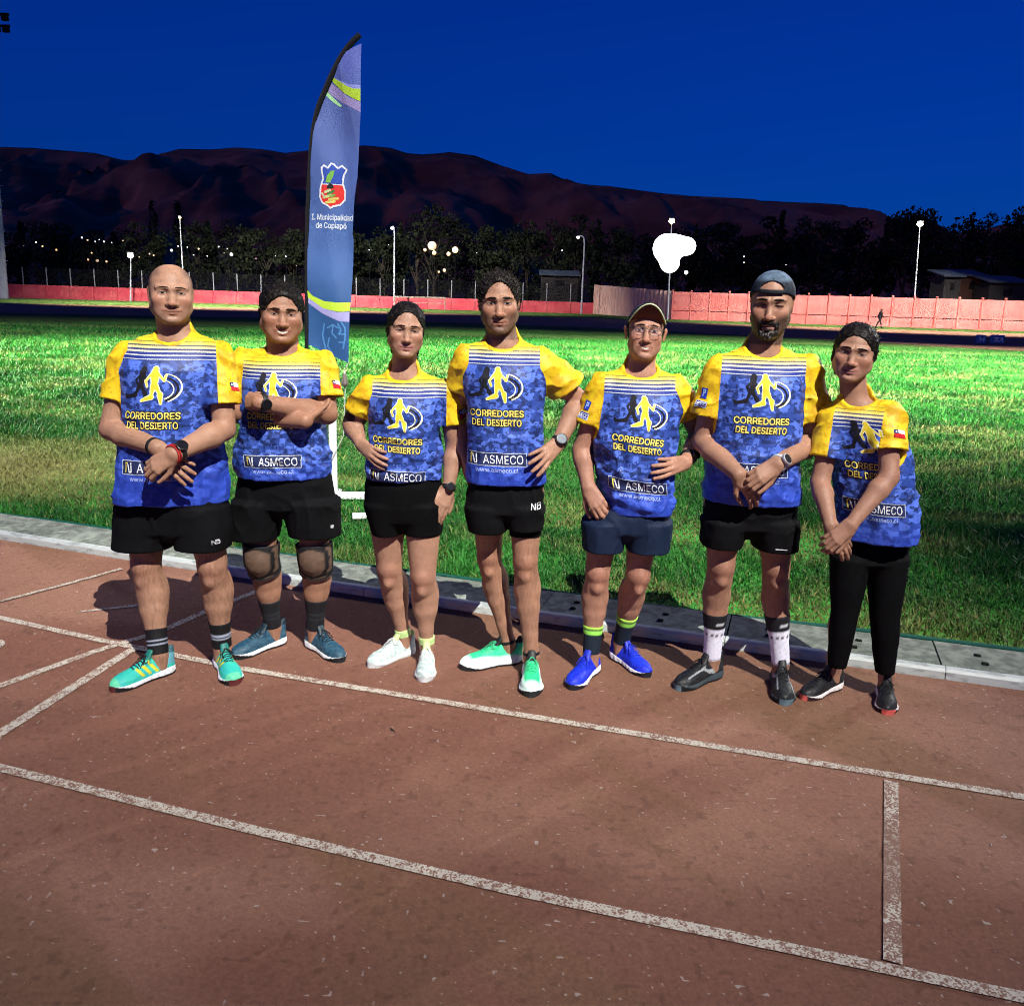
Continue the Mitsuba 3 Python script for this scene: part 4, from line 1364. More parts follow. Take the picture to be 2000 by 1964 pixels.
def chest_prints():
    """(name, material, colour, lift, (v, f)) in metres from the collar's centre."""
    if _prints:
        return _prints
    add = lambda name, col, lift, poly, step=0.009, bs='matt_paint': _prints.append((name, bs, col, lift, refine(poly, step)))
    yel, pale, black, navy, white = (0.72, 0.56, 0.03), (0.80, 0.80, 0.55), (0.006, 0.006, 0.010), (0.012, 0.02, 0.075), (0.78, 0.80, 0.82)
    # black runner, leaning forward to the left, with a long shadow leg
    o = lambda x, y: (x - 0.005, y - 0.215)
    blk = shapely.union_all([Point(o(-0.030, 0.062)).buffer(0.0115), limb([o(-0.033, 0.050), o(-0.040, 0.008)], 0.0125, 0.0105), limb([o(-0.030, 0.043), o(-0.012, 0.022), o(-0.008, 0.038)], 0.0048, 0.0036), limb([o(-0.040, 0.043), o(-0.058, 0.024), o(-0.052, 0.006)], 0.0048, 0.0036),
                             limb([o(-0.038, 0.004), o(-0.022, -0.022), o(-0.008, -0.047)], 0.0095, 0.0048), limb([o(-0.043, 0.004), o(-0.060, -0.032), o(-0.100, -0.042)], 0.0085, 0.0045), limb([o(-0.100, -0.042), o(-0.104, -0.033)], 0.005, 0.004)])
    add('runner_print', black, 0.0016, blk)
    # pale arcs with a black one between
    t = np.linspace(-1.15, 1.32, 30)
    arc = lambda rx, ry, cx, cy, w0, w1: shapely.union_all([limb([(cx + rx * math.cos(t[i]), cy + ry * math.sin(t[i])), (cx + rx * math.cos(t[i + 1]), cy + ry * math.sin(t[i + 1]))], w0 + (w1 - w0) * i / 29) for i in range(29)])
    add('arc_print', pale, 0.0016, arc(0.074, 0.052, *o(0.036, -0.004), 0.0042, 0.0016))
    add('arc_print', black, 0.0017, arc(0.061, 0.043, *o(0.036, -0.009), 0.0055, 0.0022))
    add('arc_print', pale, 0.0018, arc(0.048, 0.036, *o(0.034, -0.012), 0.0026, 0.0012))
    # yellow runner facing us: pale outline under a yellow figure
    fig = shapely.union_all([Point(o(0.013, 0.063)).buffer(0.0115), limb([o(0.013, 0.046), o(0.013, 0.006)], 0.0165, 0.0115), limb([o(-0.002, 0.043), o(-0.020, 0.020), o(-0.014, 0.0)], 0.0052, 0.0042), limb([o(0.027, 0.043), o(0.046, 0.022), o(0.052, 0.042)], 0.0052, 0.0042),
                             limb([o(0.009, 0.002), o(0.004, -0.038), o(-0.032, -0.052)], 0.0105, 0.0048), limb([o(0.018, 0.002), o(0.036, -0.03), o(0.040, -0.062)], 0.0105, 0.0048)])
    add('runner_print', pale, 0.0020, fig.buffer(0.0010))
    add('runner_print', yel, 0.0026, fig.buffer(-0.0018))
    for txt, y, sq in (('CORREDORES', -0.323, 0.93), ('DEL DESIERTO', -0.360, 0.80)):
        p = centred(text_poly(txt, 0.0255, True, sq), 0.0, y)
        add('lettering', black, 0.0016, p.buffer(0.0032).simplify(0.0008))
        add('lettering', (0.80, 0.66, 0.14), 0.0022, p)
    y = -0.520
    fr = sbox(-0.122, y - 0.027, 0.122, y + 0.027)
    add('badge', (0.55, 0.60, 0.66), 0.0016, fr.difference(fr.buffer(-0.0022)))
    add('badge', navy, 0.0014, fr.buffer(-0.002))
    add('lettering', white, 0.0022, centred(text_poly('ASMECO', 0.034, False, 0.82), 0.026, y))
    lg = [limb([(-0.105, y - 0.017), (-0.105, y + 0.017), (-0.097, y + 0.017)], 0.0022), limb([(-0.090, y - 0.017), (-0.082, y - 0.017), (-0.082, y + 0.017)], 0.0022), limb([(-0.096, y + 0.012), (-0.091, y - 0.012)], 0.0022)]
    add('emblem', white, 0.0022, shapely.union_all(lg[1:]))
    add('emblem', (0.6, 0.5, 0.06), 0.0023, lg[0])
    add('lettering', (0.42, 0.52, 0.85), 0.0016, centred(text_poly('www.asmeco.cl', 0.0165, False, 1.02), 0.0, y - 0.043))
    return _prints


def make_patches():
    out = {}
    R = lambda p: refine(p, 0.007)
    fl = sbox(-0.027, -0.018, 0.027, 0.018)
    star = Polygon([(-0.018 + (0.006 if k % 2 == 0 else 0.0025) * math.sin(k * math.pi / 5), 0.009 + (0.006 if k % 2 == 0 else 0.0025) * math.cos(k * math.pi / 5)) for k in range(10)])
    out['flag'] = [('flag_patch', 'matt_paint', (0.72, 0.72, 0.74), 0.0015, R(sbox(-0.009, 0, 0.027, 0.018))), ('flag_patch', 'matt_paint', (0.55, 0.012, 0.015), 0.0015, R(sbox(-0.027, -0.018, 0.027, 0))), ('flag_patch', 'matt_paint', (0.012, 0.02, 0.10), 0.0015, R(sbox(-0.027, 0, -0.009, 0.018))), ('flag_patch', 'matt_paint', (0.75, 0.75, 0.78), 0.002, R(star))]
    sq, bar = sbox(-0.017, 0.004, 0.017, 0.042), sbox(-0.027, -0.034, 0.027, -0.008)
    br = shapely.union_all([limb([(-0.005, 0.012), (-0.005, 0.034)], 0.0022), limb([(-0.005, 0.034), (0.006, 0.034), (0.006, 0.024), (-0.003, 0.024)], 0.0022)])
    out['badges'] = [('sleeve_badge', 'matt_paint', (0.012, 0.035, 0.33), 0.0015, R(sq)), ('sleeve_badge', 'matt_paint', (0.35, 0.55, 0.85), 0.002, R(br)), ('sleeve_badge', 'matt_paint', (0.55, 0.60, 0.72), 0.0013, R(bar.buffer(0.0018))), ('sleeve_badge', 'matt_paint', (0.02, 0.035, 0.20), 0.0016, R(bar)),
                     ('sleeve_lettering', 'matt_paint', (0.7, 0.72, 0.78), 0.0021, R(centred(text_poly('MECO', 0.017, True, 0.85), 0, -0.021)))]
    return out


def brace_color(t, ang, v):
    """Knee brace: dark brown knit, black bands that cross round the kneecap."""
    br = np.array([0.10, 0.062, 0.042]) * (0.75 + 0.6 * meshkit.noise(v * 160, 2))[:, None]
    bl = np.array([0.008, 0.008, 0.009])
    r = np.sqrt((ang / 0.75) ** 2 + ((t + 0.03) / 0.13) ** 2)
    cross = np.abs(t + 0.03 - 0.17 * np.sin(ang * 1.3)) < 0.03
    cross |= np.abs(t + 0.05 + 0.17 * np.sin(ang * 1.3)) < 0.03
    m = ((np.abs(r - 1.25) < 0.22) | (np.abs(ang) > 1.35) | (t > 0.165) | (t < -0.19) | cross * (r > 1.1))
    return np.where(m[:, None], bl, br)


PATCHES = make_patches()
scene['lens_glass'] = {'type': 'thindielectric', 'int_ior': 1.45}


# cloth of the team shirt; uv holds (across, height above the collar) in metres
def _shirt_uv(uv):
    return (uv.x - 0.5) * 2, (uv.y - 0.5) * 2


def _yellow(u, v, p):
    n = fbm(u * 55 + 3, v * 55 + 7, p.y * 20, octaves=3)
    m = smoothstep(0.50, 0.60, n)
    return mix(mi.Color3f(0.66, 0.45, 0.010), mi.Color3f(0.50, 0.265, 0.006), m * 0.7)


def shirt_print(p, n, uv):
    u, v = _shirt_uv(uv)
    t = dr.clip((-v + 0.010) / 0.125, 0, 1)
    blue0, blue1, blue2 = mi.Color3f(0.075, 0.145, 0.56), mi.Color3f(0.022, 0.055, 0.27), mi.Color3f(0.008, 0.018, 0.085)
    a = fbm(u * 46 + 11, v * 58 + 5, 3.0, octaves=3)
    b = fbm(u * 70 + 31, v * 84 + 9, 8.0, octaves=3)
    camo = mix(blue0, blue1, smoothstep(0.44, 0.54, a))
    camo = mix(camo, blue2, smoothstep(0.53, 0.61, b) * 0.85)
    low = smoothstep(0.42, 0.60, -v)
    camo = mix(camo, mi.Color3f(0.018, 0.050, 0.40), low * 0.8)
    pale = mix(mi.Color3f(0.66, 0.46, 0.015), mi.Color3f(0.62, 0.68, 0.62), smoothstep(0.35, 0.95, t))
    ph = (-v + 0.010) / 0.0148
    fr = ph - dr.floor(ph)
    wline = 0.06 + 0.80 * smoothstep(0.22, 1.0, t)
    line = smoothstep(wline * 0.5 + 0.07, wline * 0.5 - 0.07, dr.abs(fr - 0.5)) * smoothstep(0.20, 0.30, t)
    dark = mix(mi.Color3f(0.10, 0.085, 0.02), mi.Color3f(0.02, 0.035, 0.20), smoothstep(0.3, 0.9, t))
    stripes = mix(pale, dark, line)
    c = mix(_yellow(u, v, p), stripes, smoothstep(0.22, 0.27, t))
    return mix(c, camo, smoothstep(0.97, 1.0, t))


def shirt_yellow(p, n, uv):
    u, v = _shirt_uv(uv)
    return _yellow(u, v, p)


pri('shirt_print', proc(shirt_print), 0.55, 0.35, sheen=0.15)
pri('shirt_yellow', proc(shirt_yellow), 0.55, 0.35, sheen=0.15)


def dark_cloth(col):
    def fn(p, n, uv):
        g = fbm(p.x * 240, p.z * 240, p.y * 60, octaves=2)
        return mi.Color3f(*col) * (0.75 + 0.5 * g)
    return proc(fn)


pri('black_shorts_cloth', dark_cloth((0.0032, 0.0032, 0.0040)), 0.8, 0.10)
pri('navy_shorts_cloth', dark_cloth((0.005, 0.012, 0.034)), 0.7, 0.2)
pri('legging_cloth', dark_cloth((0.0025, 0.0025, 0.0030)), 0.8, 0.08)


# shoe colours by place on the shoe (x from the heel, y across, z up, in metres)
def two_sole(side, bottom, toe=None):
    def fn(l, inner):
        c = np.tile(np.array(side, float), (len(l), 1))
        low = l[:, 2] < 0.0065 + np.interp(l[:, 0], [0, 0.02, 0.2, 0.285], [0.010, 0.002, 0.002, 0.020])
        c[low] = bottom
        if toe is not None:
            c[(l[:, 0] > 0.248) & (np.abs(l[:, 1]) < 0.03)] = toe
        c *= (0.88 + 0.24 * meshkit.noise(l * 120, 3))[:, None]
        return c
    return fn


def up_turquoise(l, inner):
    g = meshkit.fbm(l * [40, 60, 60], 3, 4)[:, None]
    c = np.array([0.02, 0.36, 0.40]) * (1 - g) + np.array([0.04, 0.50, 0.30]) * g
    for q in (0.105, 0.138, 0.171):
        m = np.abs(l[:, 0] - q - (l[:, 2] - 0.06) * 0.7) < 0.0075
        m &= (np.abs(l[:, 1]) > 0.020) & (l[:, 2] > 0.034)
        c[m] = [0.62, 0.55, 0.02]
    c[(l[:, 0] < 0.05) & (l[:, 2] > 0.05)] = [0.10, 0.30, 0.36]
    c[(l[:, 0] > 0.262)] = [0.10, 0.52, 0.30]
    c[(l[:, 2] > 0.092)] *= 0.35
    return c


def up_plain(a, b, dark_top=0.3, freq=90, acc=None):
    def fn(l, inner):
        g = np.clip((meshkit.fbm(l * freq, 3, 6) - 0.35) * 3, 0, 1)[:, None]
        c = np.array(a) * (1 - g) + np.array(b) * g
        c[l[:, 2] > 0.094] *= dark_top
        if acc is not None:
            w = np.abs(np.abs(l[:, 1]) - 0.024 - 0.1 * np.abs(l[:, 0] - 0.14)) < 0.0028
            w &= (l[:, 0] > 0.07) & (l[:, 0] < 0.24)
            c[w] = acc
        return c
    return fn


def up_mint(l, inner):
    g = meshkit.fbm(l * [60, 60, 90], 3, 6)[:, None]
    green, white = np.array([0.03, 0.62, 0.25]), np.array([0.60, 0.80, 0.72])
    k = np.clip((np.abs(l[:, 1]) - 0.026) / 0.012 + (0.05 - l[:, 2]) / 0.02, 0, 1)[:, None]
    k = np.maximum(k, np.clip((l[:, 0] - 0.235) / 0.02, 0, 1)[:, None])
    c = (green * (1 - k) + white * k) * (0.75 + 0.5 * g)
    c[(l[:, 2] > 0.094)] = [0.012, 0.015, 0.015]
    return c


def up_silver(l, inner):
    g = meshkit.fbm(l * [50, 70, 70], 3, 6)
    c = np.array([0.40, 0.50, 0.48]) * (0.7 + 0.6 * g)[:, None]
    st = np.abs(np.sin(l[:, 0] * 95 + np.abs(l[:, 1]) * 80 + l[:, 2] * 30)) < 0.25
    c[st] = [0.70, 0.76, 0.72]
    c[l[:, 2] > 0.096] = [0.45, 0.55, 0.25]
    return c


BLK = (0.007, 0.007, 0.008)


def sock_plain(col, bands=()):
    def fn(t, ang, v):
        c = np.tile(np.array(col, float), (len(t), 1)) * (0.8 + 0.4 * meshkit.noise(v * [300, 300, 120], 2))[:, None]
        u = (t - t.min()) / (t.max() - t.min())
        for a, b, cc in bands:
            c[(u >= a) & (u < b)] = cc
        return c
    return fn


def sock_white(t, ang, v):
    u = (t - t.min()) / (t.max() - t.min())
    c = np.tile(np.array([0.72, 0.72, 0.82]), (len(t), 1)) * (0.9 + 0.2 * meshkit.noise(v * [260, 260, 80], 2))[:, None]
    c *= (1 - 0.12 * (np.sin(v[:, 2] * 900) > 0.5))[:, None]
    c[u < 0.27] = [0.010, 0.010, 0.013]
    m = (u > 0.125) & (u < 0.19) & (np.abs(ang - 0.3) < 0.42) & (np.abs(np.sin(ang * 6 + u * 25)) > 0.35)
    c[m] = [0.5, 0.52, 0.55]
    m = (u > 0.335) & (u < 0.385) & (np.sin(ang * 11) > -0.15)
    c[m] = [0.02, 0.02, 0.025]
    return c


mark_bar = lambda w, h: sbox(-w / 2, 0, w / 2, h)

# image-left arm and leg first, then image-right; (x, y) in pixels of the photograph with an optional depth offset in metres
SPEC = []

SPEC.append(dict(
    D=3.62, label='man with a shaved head and turquoise shoes, hands crossed over his shirt hem',
    chin=(337, 631), yaw=2, pitch=-3, roll=2, hs=1.05, face=dict(jaw=1.02, sx=1.06, sz=0.96, smile=0.9, cheek=0.4, nose=1.12, brow=0.6, lipw=1.02), skin=(0.310, 0.167, 0.107), eye=0.0028, brow=0.0022, browcol=(0.03, 0.02, 0.015), shaved=((0.022, 0.015, 0.012), 0.85), stubble=((0.16, 0.10, 0.08), 0.22),
    neck=(340, 645), neckr=0.064, sh=[(248, 697), (428, 697)], el=[(217, 838, -0.06), (438, 838, -0.06)], wr=[(307, 874, -0.215), (340, 886, -0.265)], armr=(0.052, 0.045, 0.049, 0.031), build=1.12,
    hand=[dict(to=(350, 914, -0.235), back=(0.1, -1, 0.15), thumb=1, curl=(14, 18, 10), spread=8, tout=0.9), dict(to=(303, 909, -0.285), back=(0.05, -1, 0.2), thumb=-1, curl=(30, 42, 22), spread=3, tout=0.5)],
    torso=[(974, 232, 444, 0.150), (900, 238, 436, 0.150), (850, 244, 424, 0.148), (800, 247, 422, 0.148), (720, 245, 432, 0.138), (690, 262, 416, 0.105), (672, 290, 388, 0.07)],
    sleeve=[(0.60, 0.058, 0.070), (0.66, 0.059, 0.076)], shr=(0.051, 0.052), seed=3, patch=[(0, 0.62, 20, 'badges'), (1, 0.66, 25, 'flag')], print=1.06, printat=(-0.022, 0.016),
    hip=[(288, 985), (392, 985)], knee=[(285, 1108), (414, 1108)], legr=(0.062, 0.061, 0.037), thighr=0.09, leghair=0.35,
    shorts=dict(name='shorts', mat='black_shorts_cloth', waist=[(950, 240, 434, 0.125), (985, 232, 441, 0.125), (1032, 230, 444, 0.118)], leg=[[(985, 231, 338, 0.115), (1020, 227, 338, 0.122), (1066, 224, 337, 0.125)], [(985, 340, 443, 0.115), (1020, 340, 448, 0.122), (1066, 346, 449, 0.125)]],
                marks=[('N', 434, 1050, (0.55, 0.57, 0.6), 0.018), ('B', 440, 1050, (0.55, 0.57, 0.6), 0.018)]),
    sock=dict(top=(0.72, 0.70), col=sock_plain(BLK, [(0.30, 0.36, (0.30, 0.34, 0.42)), (0.42, 0.48, (0.30, 0.34, 0.42))])),
    shoe=[dict(heel=(311, 1318), toe=(215, 1350)), dict(heel=(424, 1285), toe=(462, 1338))], shoestyle=dict(upper=up_turquoise, solecol=two_sole((0.70, 0.72, 0.74), (0.012, 0.012, 0.014), (0.10, 0.02, 0.02)), lace=(0.008, 0.008, 0.01)),
    extra=[lambda p: p.watch(1, 0.90, (-0.05, -1, 0.25), 0.036, 0.023), lambda p: p.wristband('wristband', 0, 0.93, 0.036, (0.008, 0.008, 0.009), wid=0.008), lambda p: p.wristband('bracelet', 1, 1.02, 0.036, (0.42, 0.02, 0.02)), lambda p: p.wristband('bracelet', 1, 0.985, 0.037, (0.30, 0.012, 0.014))]))

SPEC.append(dict(
    D=3.86, label='smiling black-haired man with crossed arms and brown knee braces',
    chin=(551, 669), yaw=3, pitch=2, roll=3, hs=1.05, face=dict(jaw=1.05, fat=1.1, sx=1.04, sz=0.97, smile=1.0, nose=1.12, cheek=0.8, mouth=0.5), skin=(0.273, 0.137, 0.085), eye=0.0028, brow=0.0040, teeth=(0.0245, 0.0062),
    hair=dict(nf=(48, 70, 48), t=0.008, na=0.013, ex=(0.068, 0.085, 0.08), exz=0.0, low=-0.055, strands=1500, len=0.009, flow=(0.2, -0.2, 0.5)),
    neck=(552, 685), neckr=0.066, sh=[(474, 709), (630, 713)], el=[(459, 806, -0.03), (638, 808, -0.05)], wr=[(596, 822, -0.19), (508, 786, -0.245)], armr=(0.052, 0.045, 0.048, 0.033), build=1.12,
    hand=[dict(to=(634, 806, -0.10), back=(0.1, -0.6, -0.6), thumb=1, curl=(10, 15, 10), thumbhide=True), dict(to=(470, 778, -0.16), back=(0.1, -1, 0.35), thumb=1, curl=(48, 60, 35), spread=2, tout=0.3)],
    torso=[(926, 470, 645, 0.150), (895, 463, 646, 0.158), (830, 472, 632, 0.158), (745, 478, 626, 0.148), (712, 484, 618, 0.112), (692, 510, 590, 0.075)],
    sleeve=[(0.62, 0.061, 0.078), (0.66, 0.061, 0.080)], shr=(0.051, 0.050), seed=7, patch=[(0, 0.62, 38, 'badges'), (1, 0.66, 30, 'flag')], print=1.0, printat=(-0.010, 0.058), badge_dv=0.005, roll_folds=0.8,
    hip=[(508, 955), (604, 955)], knee=[(511, 1090, -0.01), (616, 1090, -0.01)], legr=(0.061, 0.059, 0.036), thighr=0.088, leghair=0.12,
    shorts=dict(name='shorts', mat='black_shorts_cloth', waist=[(900, 475, 638, 0.12), (935, 468, 645, 0.13), (985, 460, 655, 0.125)], leg=[[(975, 456, 556, 0.135), (1048, 452, 543, 0.12)], [(975, 556, 662, 0.135), (1042, 566, 666, 0.12)]],
                marks=[(mark_bar(0.010, 0.014), 656, 1022, (0.5, 0.5, 0.52), 1)]),
    brace=(-0.20, 0.19), sock=dict(top=(0.62, 0.58), col=sock_plain((0.010, 0.010, 0.012), [(0.35, 0.4, (0.02, 0.025, 0.03)), (0.47, 0.52, (0.02, 0.025, 0.03))])),
    shoe=[dict(heel=(540, 1258), toe=(452, 1286)), dict(heel=(607, 1260), toe=(672, 1292))], shoestyle=dict(upper=up_plain((0.010, 0.045, 0.085), (0.03, 0.09, 0.13)), solecol=two_sole((0.66, 0.68, 0.68), (0.012, 0.012, 0.014)), lace=(0.010, 0.015, 0.02)),
    extra=[lambda p: p.watch(1, 0.97, (-0.25, -1, 0.15), 0.040, 0.022)]))

SPEC.append(dict(
    D=3.76, label='woman with tied-back dark hair and silver shoes, one hand on her hip',
    chin=(792, 698), yaw=4, pitch=1, roll=4, hs=0.98, face=dict(jaw=0.98, fat=0.5, sx=1.0, sz=0.96, smile=0.9, nose=0.98, cheek=0.6, lipw=1.02, mouth=0.15), skin=(0.310, 0.167, 0.110), lip=(0.36, 0.13, 0.12), eye=0.0026, brow=0.0026, lash=0.0004,
    hair=dict(t=0.004, na=0.006, ex=(0.066, 0.09, 0.08), exz=0.006, low=-0.062, strands=900, len=0.016, flow=(0.0, 0.9, 0.2), lift=0.25, earcut=0.010, lines=(60, 60, 220), add=[((0, 0.118, -0.01), (0.030, 0.032, 0.045))], side=0.004, strand=[((-0.066, -0.022, 0.050), (-0.072, 0.004, -0.035), 0.010, 0.008), ((0.066, -0.022, 0.050), (0.072, 0.004, -0.02), 0.010, 0.007), ((0.02, 0.11, -0.04), (0.062, 0.075, -0.135), 0.018, 0.008), ((-0.055, 0.045, -0.05), (-0.052, 0.035, -0.105), 0.010, 0.004), ((0.064, 0.03, -0.04), (0.060, 0.03, -0.11), 0.010, 0.004)]),
    neck=(788, 720), neckr=0.050, sh=[(724, 763), (876, 769)], el=[(688, 828, 0.05), (888, 876, 0.03)], wr=[(706, 868, -0.06), (876, 950, -0.03)], armr=(0.047, 0.039, 0.041, 0.025), build=1.0, handscale=0.92,
    hand=[dict(to=(729, 890, -0.135), back=(-0.75, -0.9, 0.1), thumb=1, curl=(8, 22, 15), spread=5, thumbhide=True), dict(to=(864, 990, -0.06), back=(0.55, -1, 0.1), thumb=-1, curl=(14, 20, 14), spread=4)],
    torso=[(930, 718, 862, 0.132), (885, 722, 860, 0.138), (840, 724, 858, 0.140), (798, 722, 862, 0.145), (770, 728, 858, 0.120), (748, 752, 836, 0.082)],
    sleeve=[(0.62, 0.060, 0.066), (0.52, 0.060, 0.068)], shr=(0.042, 0.042), collar=0.058, seed=12, patch=[(1, 0.66, 32, 'flag')], print=0.96, printat=(-0.016, 0.023), lean=-0.05, badge_dv=0.037, wrinkle=1.2, roll_folds=0.4,
    hip=[(753, 970), (826, 970)], knee=[(760, 1112, 0.03), (826, 1128, -0.03)], legr=(0.056, 0.056, 0.031), thighr=0.092,
    shorts=dict(name='shorts', mat='legging_cloth', tight=True, n=2.1, amp=0.35, waist=[(915, 722, 858, 0.115), (945, 714, 863, 0.122), (985, 713, 866, 0.118), (1012, 722, 862, 0.105)], leg=[[(980, 712, 792, 0.115), (1040, 727, 786, 0.098)], [(980, 782, 868, 0.115), (1040, 787, 864, 0.098)]]),
    sock=dict(top=(0.90, 0.90), col=sock_plain((0.45, 0.62, 0.25), [(0, 0.2, (0.50, 0.66, 0.28)), (0.25, 0.32, (0.3, 0.5, 0.1))])), shoelen=0.262,
    shoe=[dict(heel=(790, 1278), toe=(718, 1302)), dict(heel=(834, 1272), toe=(832, 1332))], shoestyle=dict(upper=up_silver, solecol=two_sole((0.62, 0.66, 0.64), (0.55, 0.58, 0.57)), lace=(0.66, 0.70, 0.68)),
    extra=[lambda p: p.watch(1, 1.02, (0.3, -1, 0.1), 0.031, 0.019), lambda p: p.armband(0)]))

SPEC.append(dict(
    D=3.70, label='tallest man, short spiky dark hair and stubble, mint green shoes, left hand on hip',
    chin=(976, 652), yaw=0, pitch=2, roll=-2, hs=1.05, face=dict(jaw=1.02, sx=0.99, sz=0.99, smile=0.7, nose=1.15, brow=0.8, ear=0.002, lipw=0.98), skin=(0.296, 0.154, 0.097), stubble=((0.035, 0.024, 0.020), 0.72), eye=0.0032, brow=0.0036,
    hair=dict(t=0.006, na=0.012, ex=(0.068, 0.085, 0.086), exz=0.006, low=-0.045, nf=(75, 75, 60), strands=1800, len=0.013, flow=(0.0, 0.0, 0.8), lift=0.9, droop=0.0, wid=0.0017, col=(0.008, 0.0065, 0.006), grey=(0.05, 0.045, 0.04)),
    neck=(982, 656), neckr=0.061, sh=[(912, 701), (1058, 707)], el=[(896, 806, 0.10), (1131, 782, 0.06)], wr=[(905, 880, 0.06), (1090, 866, -0.05)], armr=(0.048, 0.041, 0.044, 0.029), build=1.0,
    hand=[dict(to=(908, 910, 0.05), back=(-1, -0.2, 0), thumb=1, curl=(15, 20, 12)), dict(to=(1062, 894, -0.135), back=(0.55, -1, 0.35), thumb=-1, curl=(8, 16, 12), spread=9, thumbhide=True)],
    torso=[(938, 911, 1066, 0.132), (870, 913, 1060, 0.130), (800, 913, 1062, 0.132), (735, 905, 1066, 0.130), (704, 920, 1052, 0.105), (686, 944, 1022, 0.072)],
    sleeve=[(0.52, 0.058, 0.076), (0.66, 0.059, 0.086)], shr=(0.046, 0.048), seed=17, print=1.02, printat=(-0.034, 0.026), wrinkle=0.8, roll_folds=0.3, badge_dv=0.012,
    hip=[(952, 955), (1026, 958)], knee=[(955, 1090, 0.08), (1026, 1098, -0.02)], legr=(0.054, 0.053, 0.032), thighr=0.078, leghair=0.25,
    shorts=dict(name='shorts', mat='black_shorts_cloth', waist=[(920, 918, 1060, 0.11), (960, 911, 1061, 0.115), (995, 910, 1061, 0.112)], leg=[[(985, 908, 990, 0.115), (1034, 914, 990, 0.105)], [(985, 982, 1063, 0.115), (1030, 990, 1061, 0.105)]],
                marks=[('NB', 1046, 984, (0.45, 0.46, 0.48), 0.024)]),
    sock=dict(top=(0.97, 0.97), col=sock_plain((0.010, 0.010, 0.012))),
    shoe=[dict(heel=(1004, 1292), toe=(898, 1305)), dict(heel=(1034, 1285), toe=(1040, 1362))], shoestyle=dict(upper=up_mint, solecol=two_sole((0.68, 0.74, 0.72), (0.02, 0.022, 0.022), (0.02, 0.022, 0.022)), lace=(0.05, 0.42, 0.20)), shoelen=0.292,
    extra=[lambda p: p.watch(1, 0.96, (0.15, -1, 0.3), 0.035, 0.024, dial=(0.01, 0.03, 0.06)), lambda p: p.under_tights()]))

SPEC.append(dict(
    D=3.70, label='man in glasses and a visored cap with navy shorts and bright blue shoes',
    chin=(1258, 701), yaw=3, pitch=-8, roll=3, hs=1.0, face=dict(jaw=0.96, sx=0.96, sz=1.0, smile=0.7, nose=1.22, ear=0.013, cheek=0.3, mouth=0.4, lipw=0.98), skin=(0.318, 0.160, 0.107), eye=0.0036, brow=0.0026, teeth=(0.020, 0.0050),
    hair=dict(t=-0.003, na=0.004, ex=(0.064, 0.085, 0.10), exz=-0.03, low=-0.05, strands=300, len=0.006),
    neck=(1251, 713), neckr=0.056, sh=[(1176, 755), (1322, 759)], el=[(1137, 876, 0.02), (1366, 852, 0.10)], wr=[(1148, 950, -0.05), (1339, 903, -0.07)], armr=(0.044, 0.039, 0.042, 0.028), build=0.95,
    hand=[dict(to=(1164, 980, -0.085), back=(-0.35, -1, 0.25), thumb=1, curl=(28, 34, 22), spread=4), dict(to=(1304, 913, -0.155), back=(0.6, -0.8, 0.15), thumb=-1, curl=(10, 22, 14), spread=6, thumbhide=True)],
    torso=[(996, 1184, 1313, 0.128), (930, 1168, 1313, 0.140), (860, 1160, 1318, 0.142), (795, 1170, 1330, 0.136), (760, 1182, 1318, 0.108), (738, 1206, 1290, 0.075)],
    sleeve=[(0.58, 0.055, 0.072), (0.50, 0.055, 0.072)], shr=(0.044, 0.044), seed=23, patch=[(0, 0.66, 48, 'badges')], print=0.98, printat=(-0.006, 0.024), lean=-0.10, badge_dv=0.0, wrinkle=1.35, roll_folds=1.1,
    hip=[(1186, 1000), (1260, 1000)], knee=[(1167, 1122), (1246, 1126)], legr=(0.053, 0.053, 0.034), thighr=0.075, leghair=0.25,
    shorts=dict(name='shorts', mat='navy_shorts_cloth', waist=[(978, 1178, 1306, 0.115), (1005, 1156, 1308, 0.122), (1032, 1144, 1310, 0.115)], leg=[[(1015, 1136, 1224, 0.12), (1070, 1137, 1217, 0.115)], [(1015, 1222, 1314, 0.12), (1072, 1222, 1306, 0.115)]]),
    sock=dict(top=(0.66, 0.60), col=sock_plain((0.010, 0.018, 0.028), [(0, 0.07, (0.35, 0.62, 0.08)), (0.07, 0.11, (0.02, 0.04, 0.03)), (0.11, 0.20, (0.30, 0.75, 0.10)), (0.20, 0.23, (0.5, 0.6, 0.2))])),
    shoe=[dict(heel=(1168, 1302), toe=(1110, 1346)), dict(heel=(1202, 1284), toe=(1270, 1322))], shoestyle=dict(upper=up_plain((0.006, 0.016, 0.48), (0.010, 0.040, 0.62), 0.7), solecol=two_sole((0.70, 0.70, 0.74), (0.012, 0.012, 0.016), (0.012, 0.012, 0.016)), lace=(0.01, 0.03, 0.45)), shoelen=0.272,
    extra=[lambda p: p.glasses(), lambda p: p.visor_cap(), lambda p: p.watch(1, 0.80, (0.6, -1, 0.3), 0.036, 0.021)]))

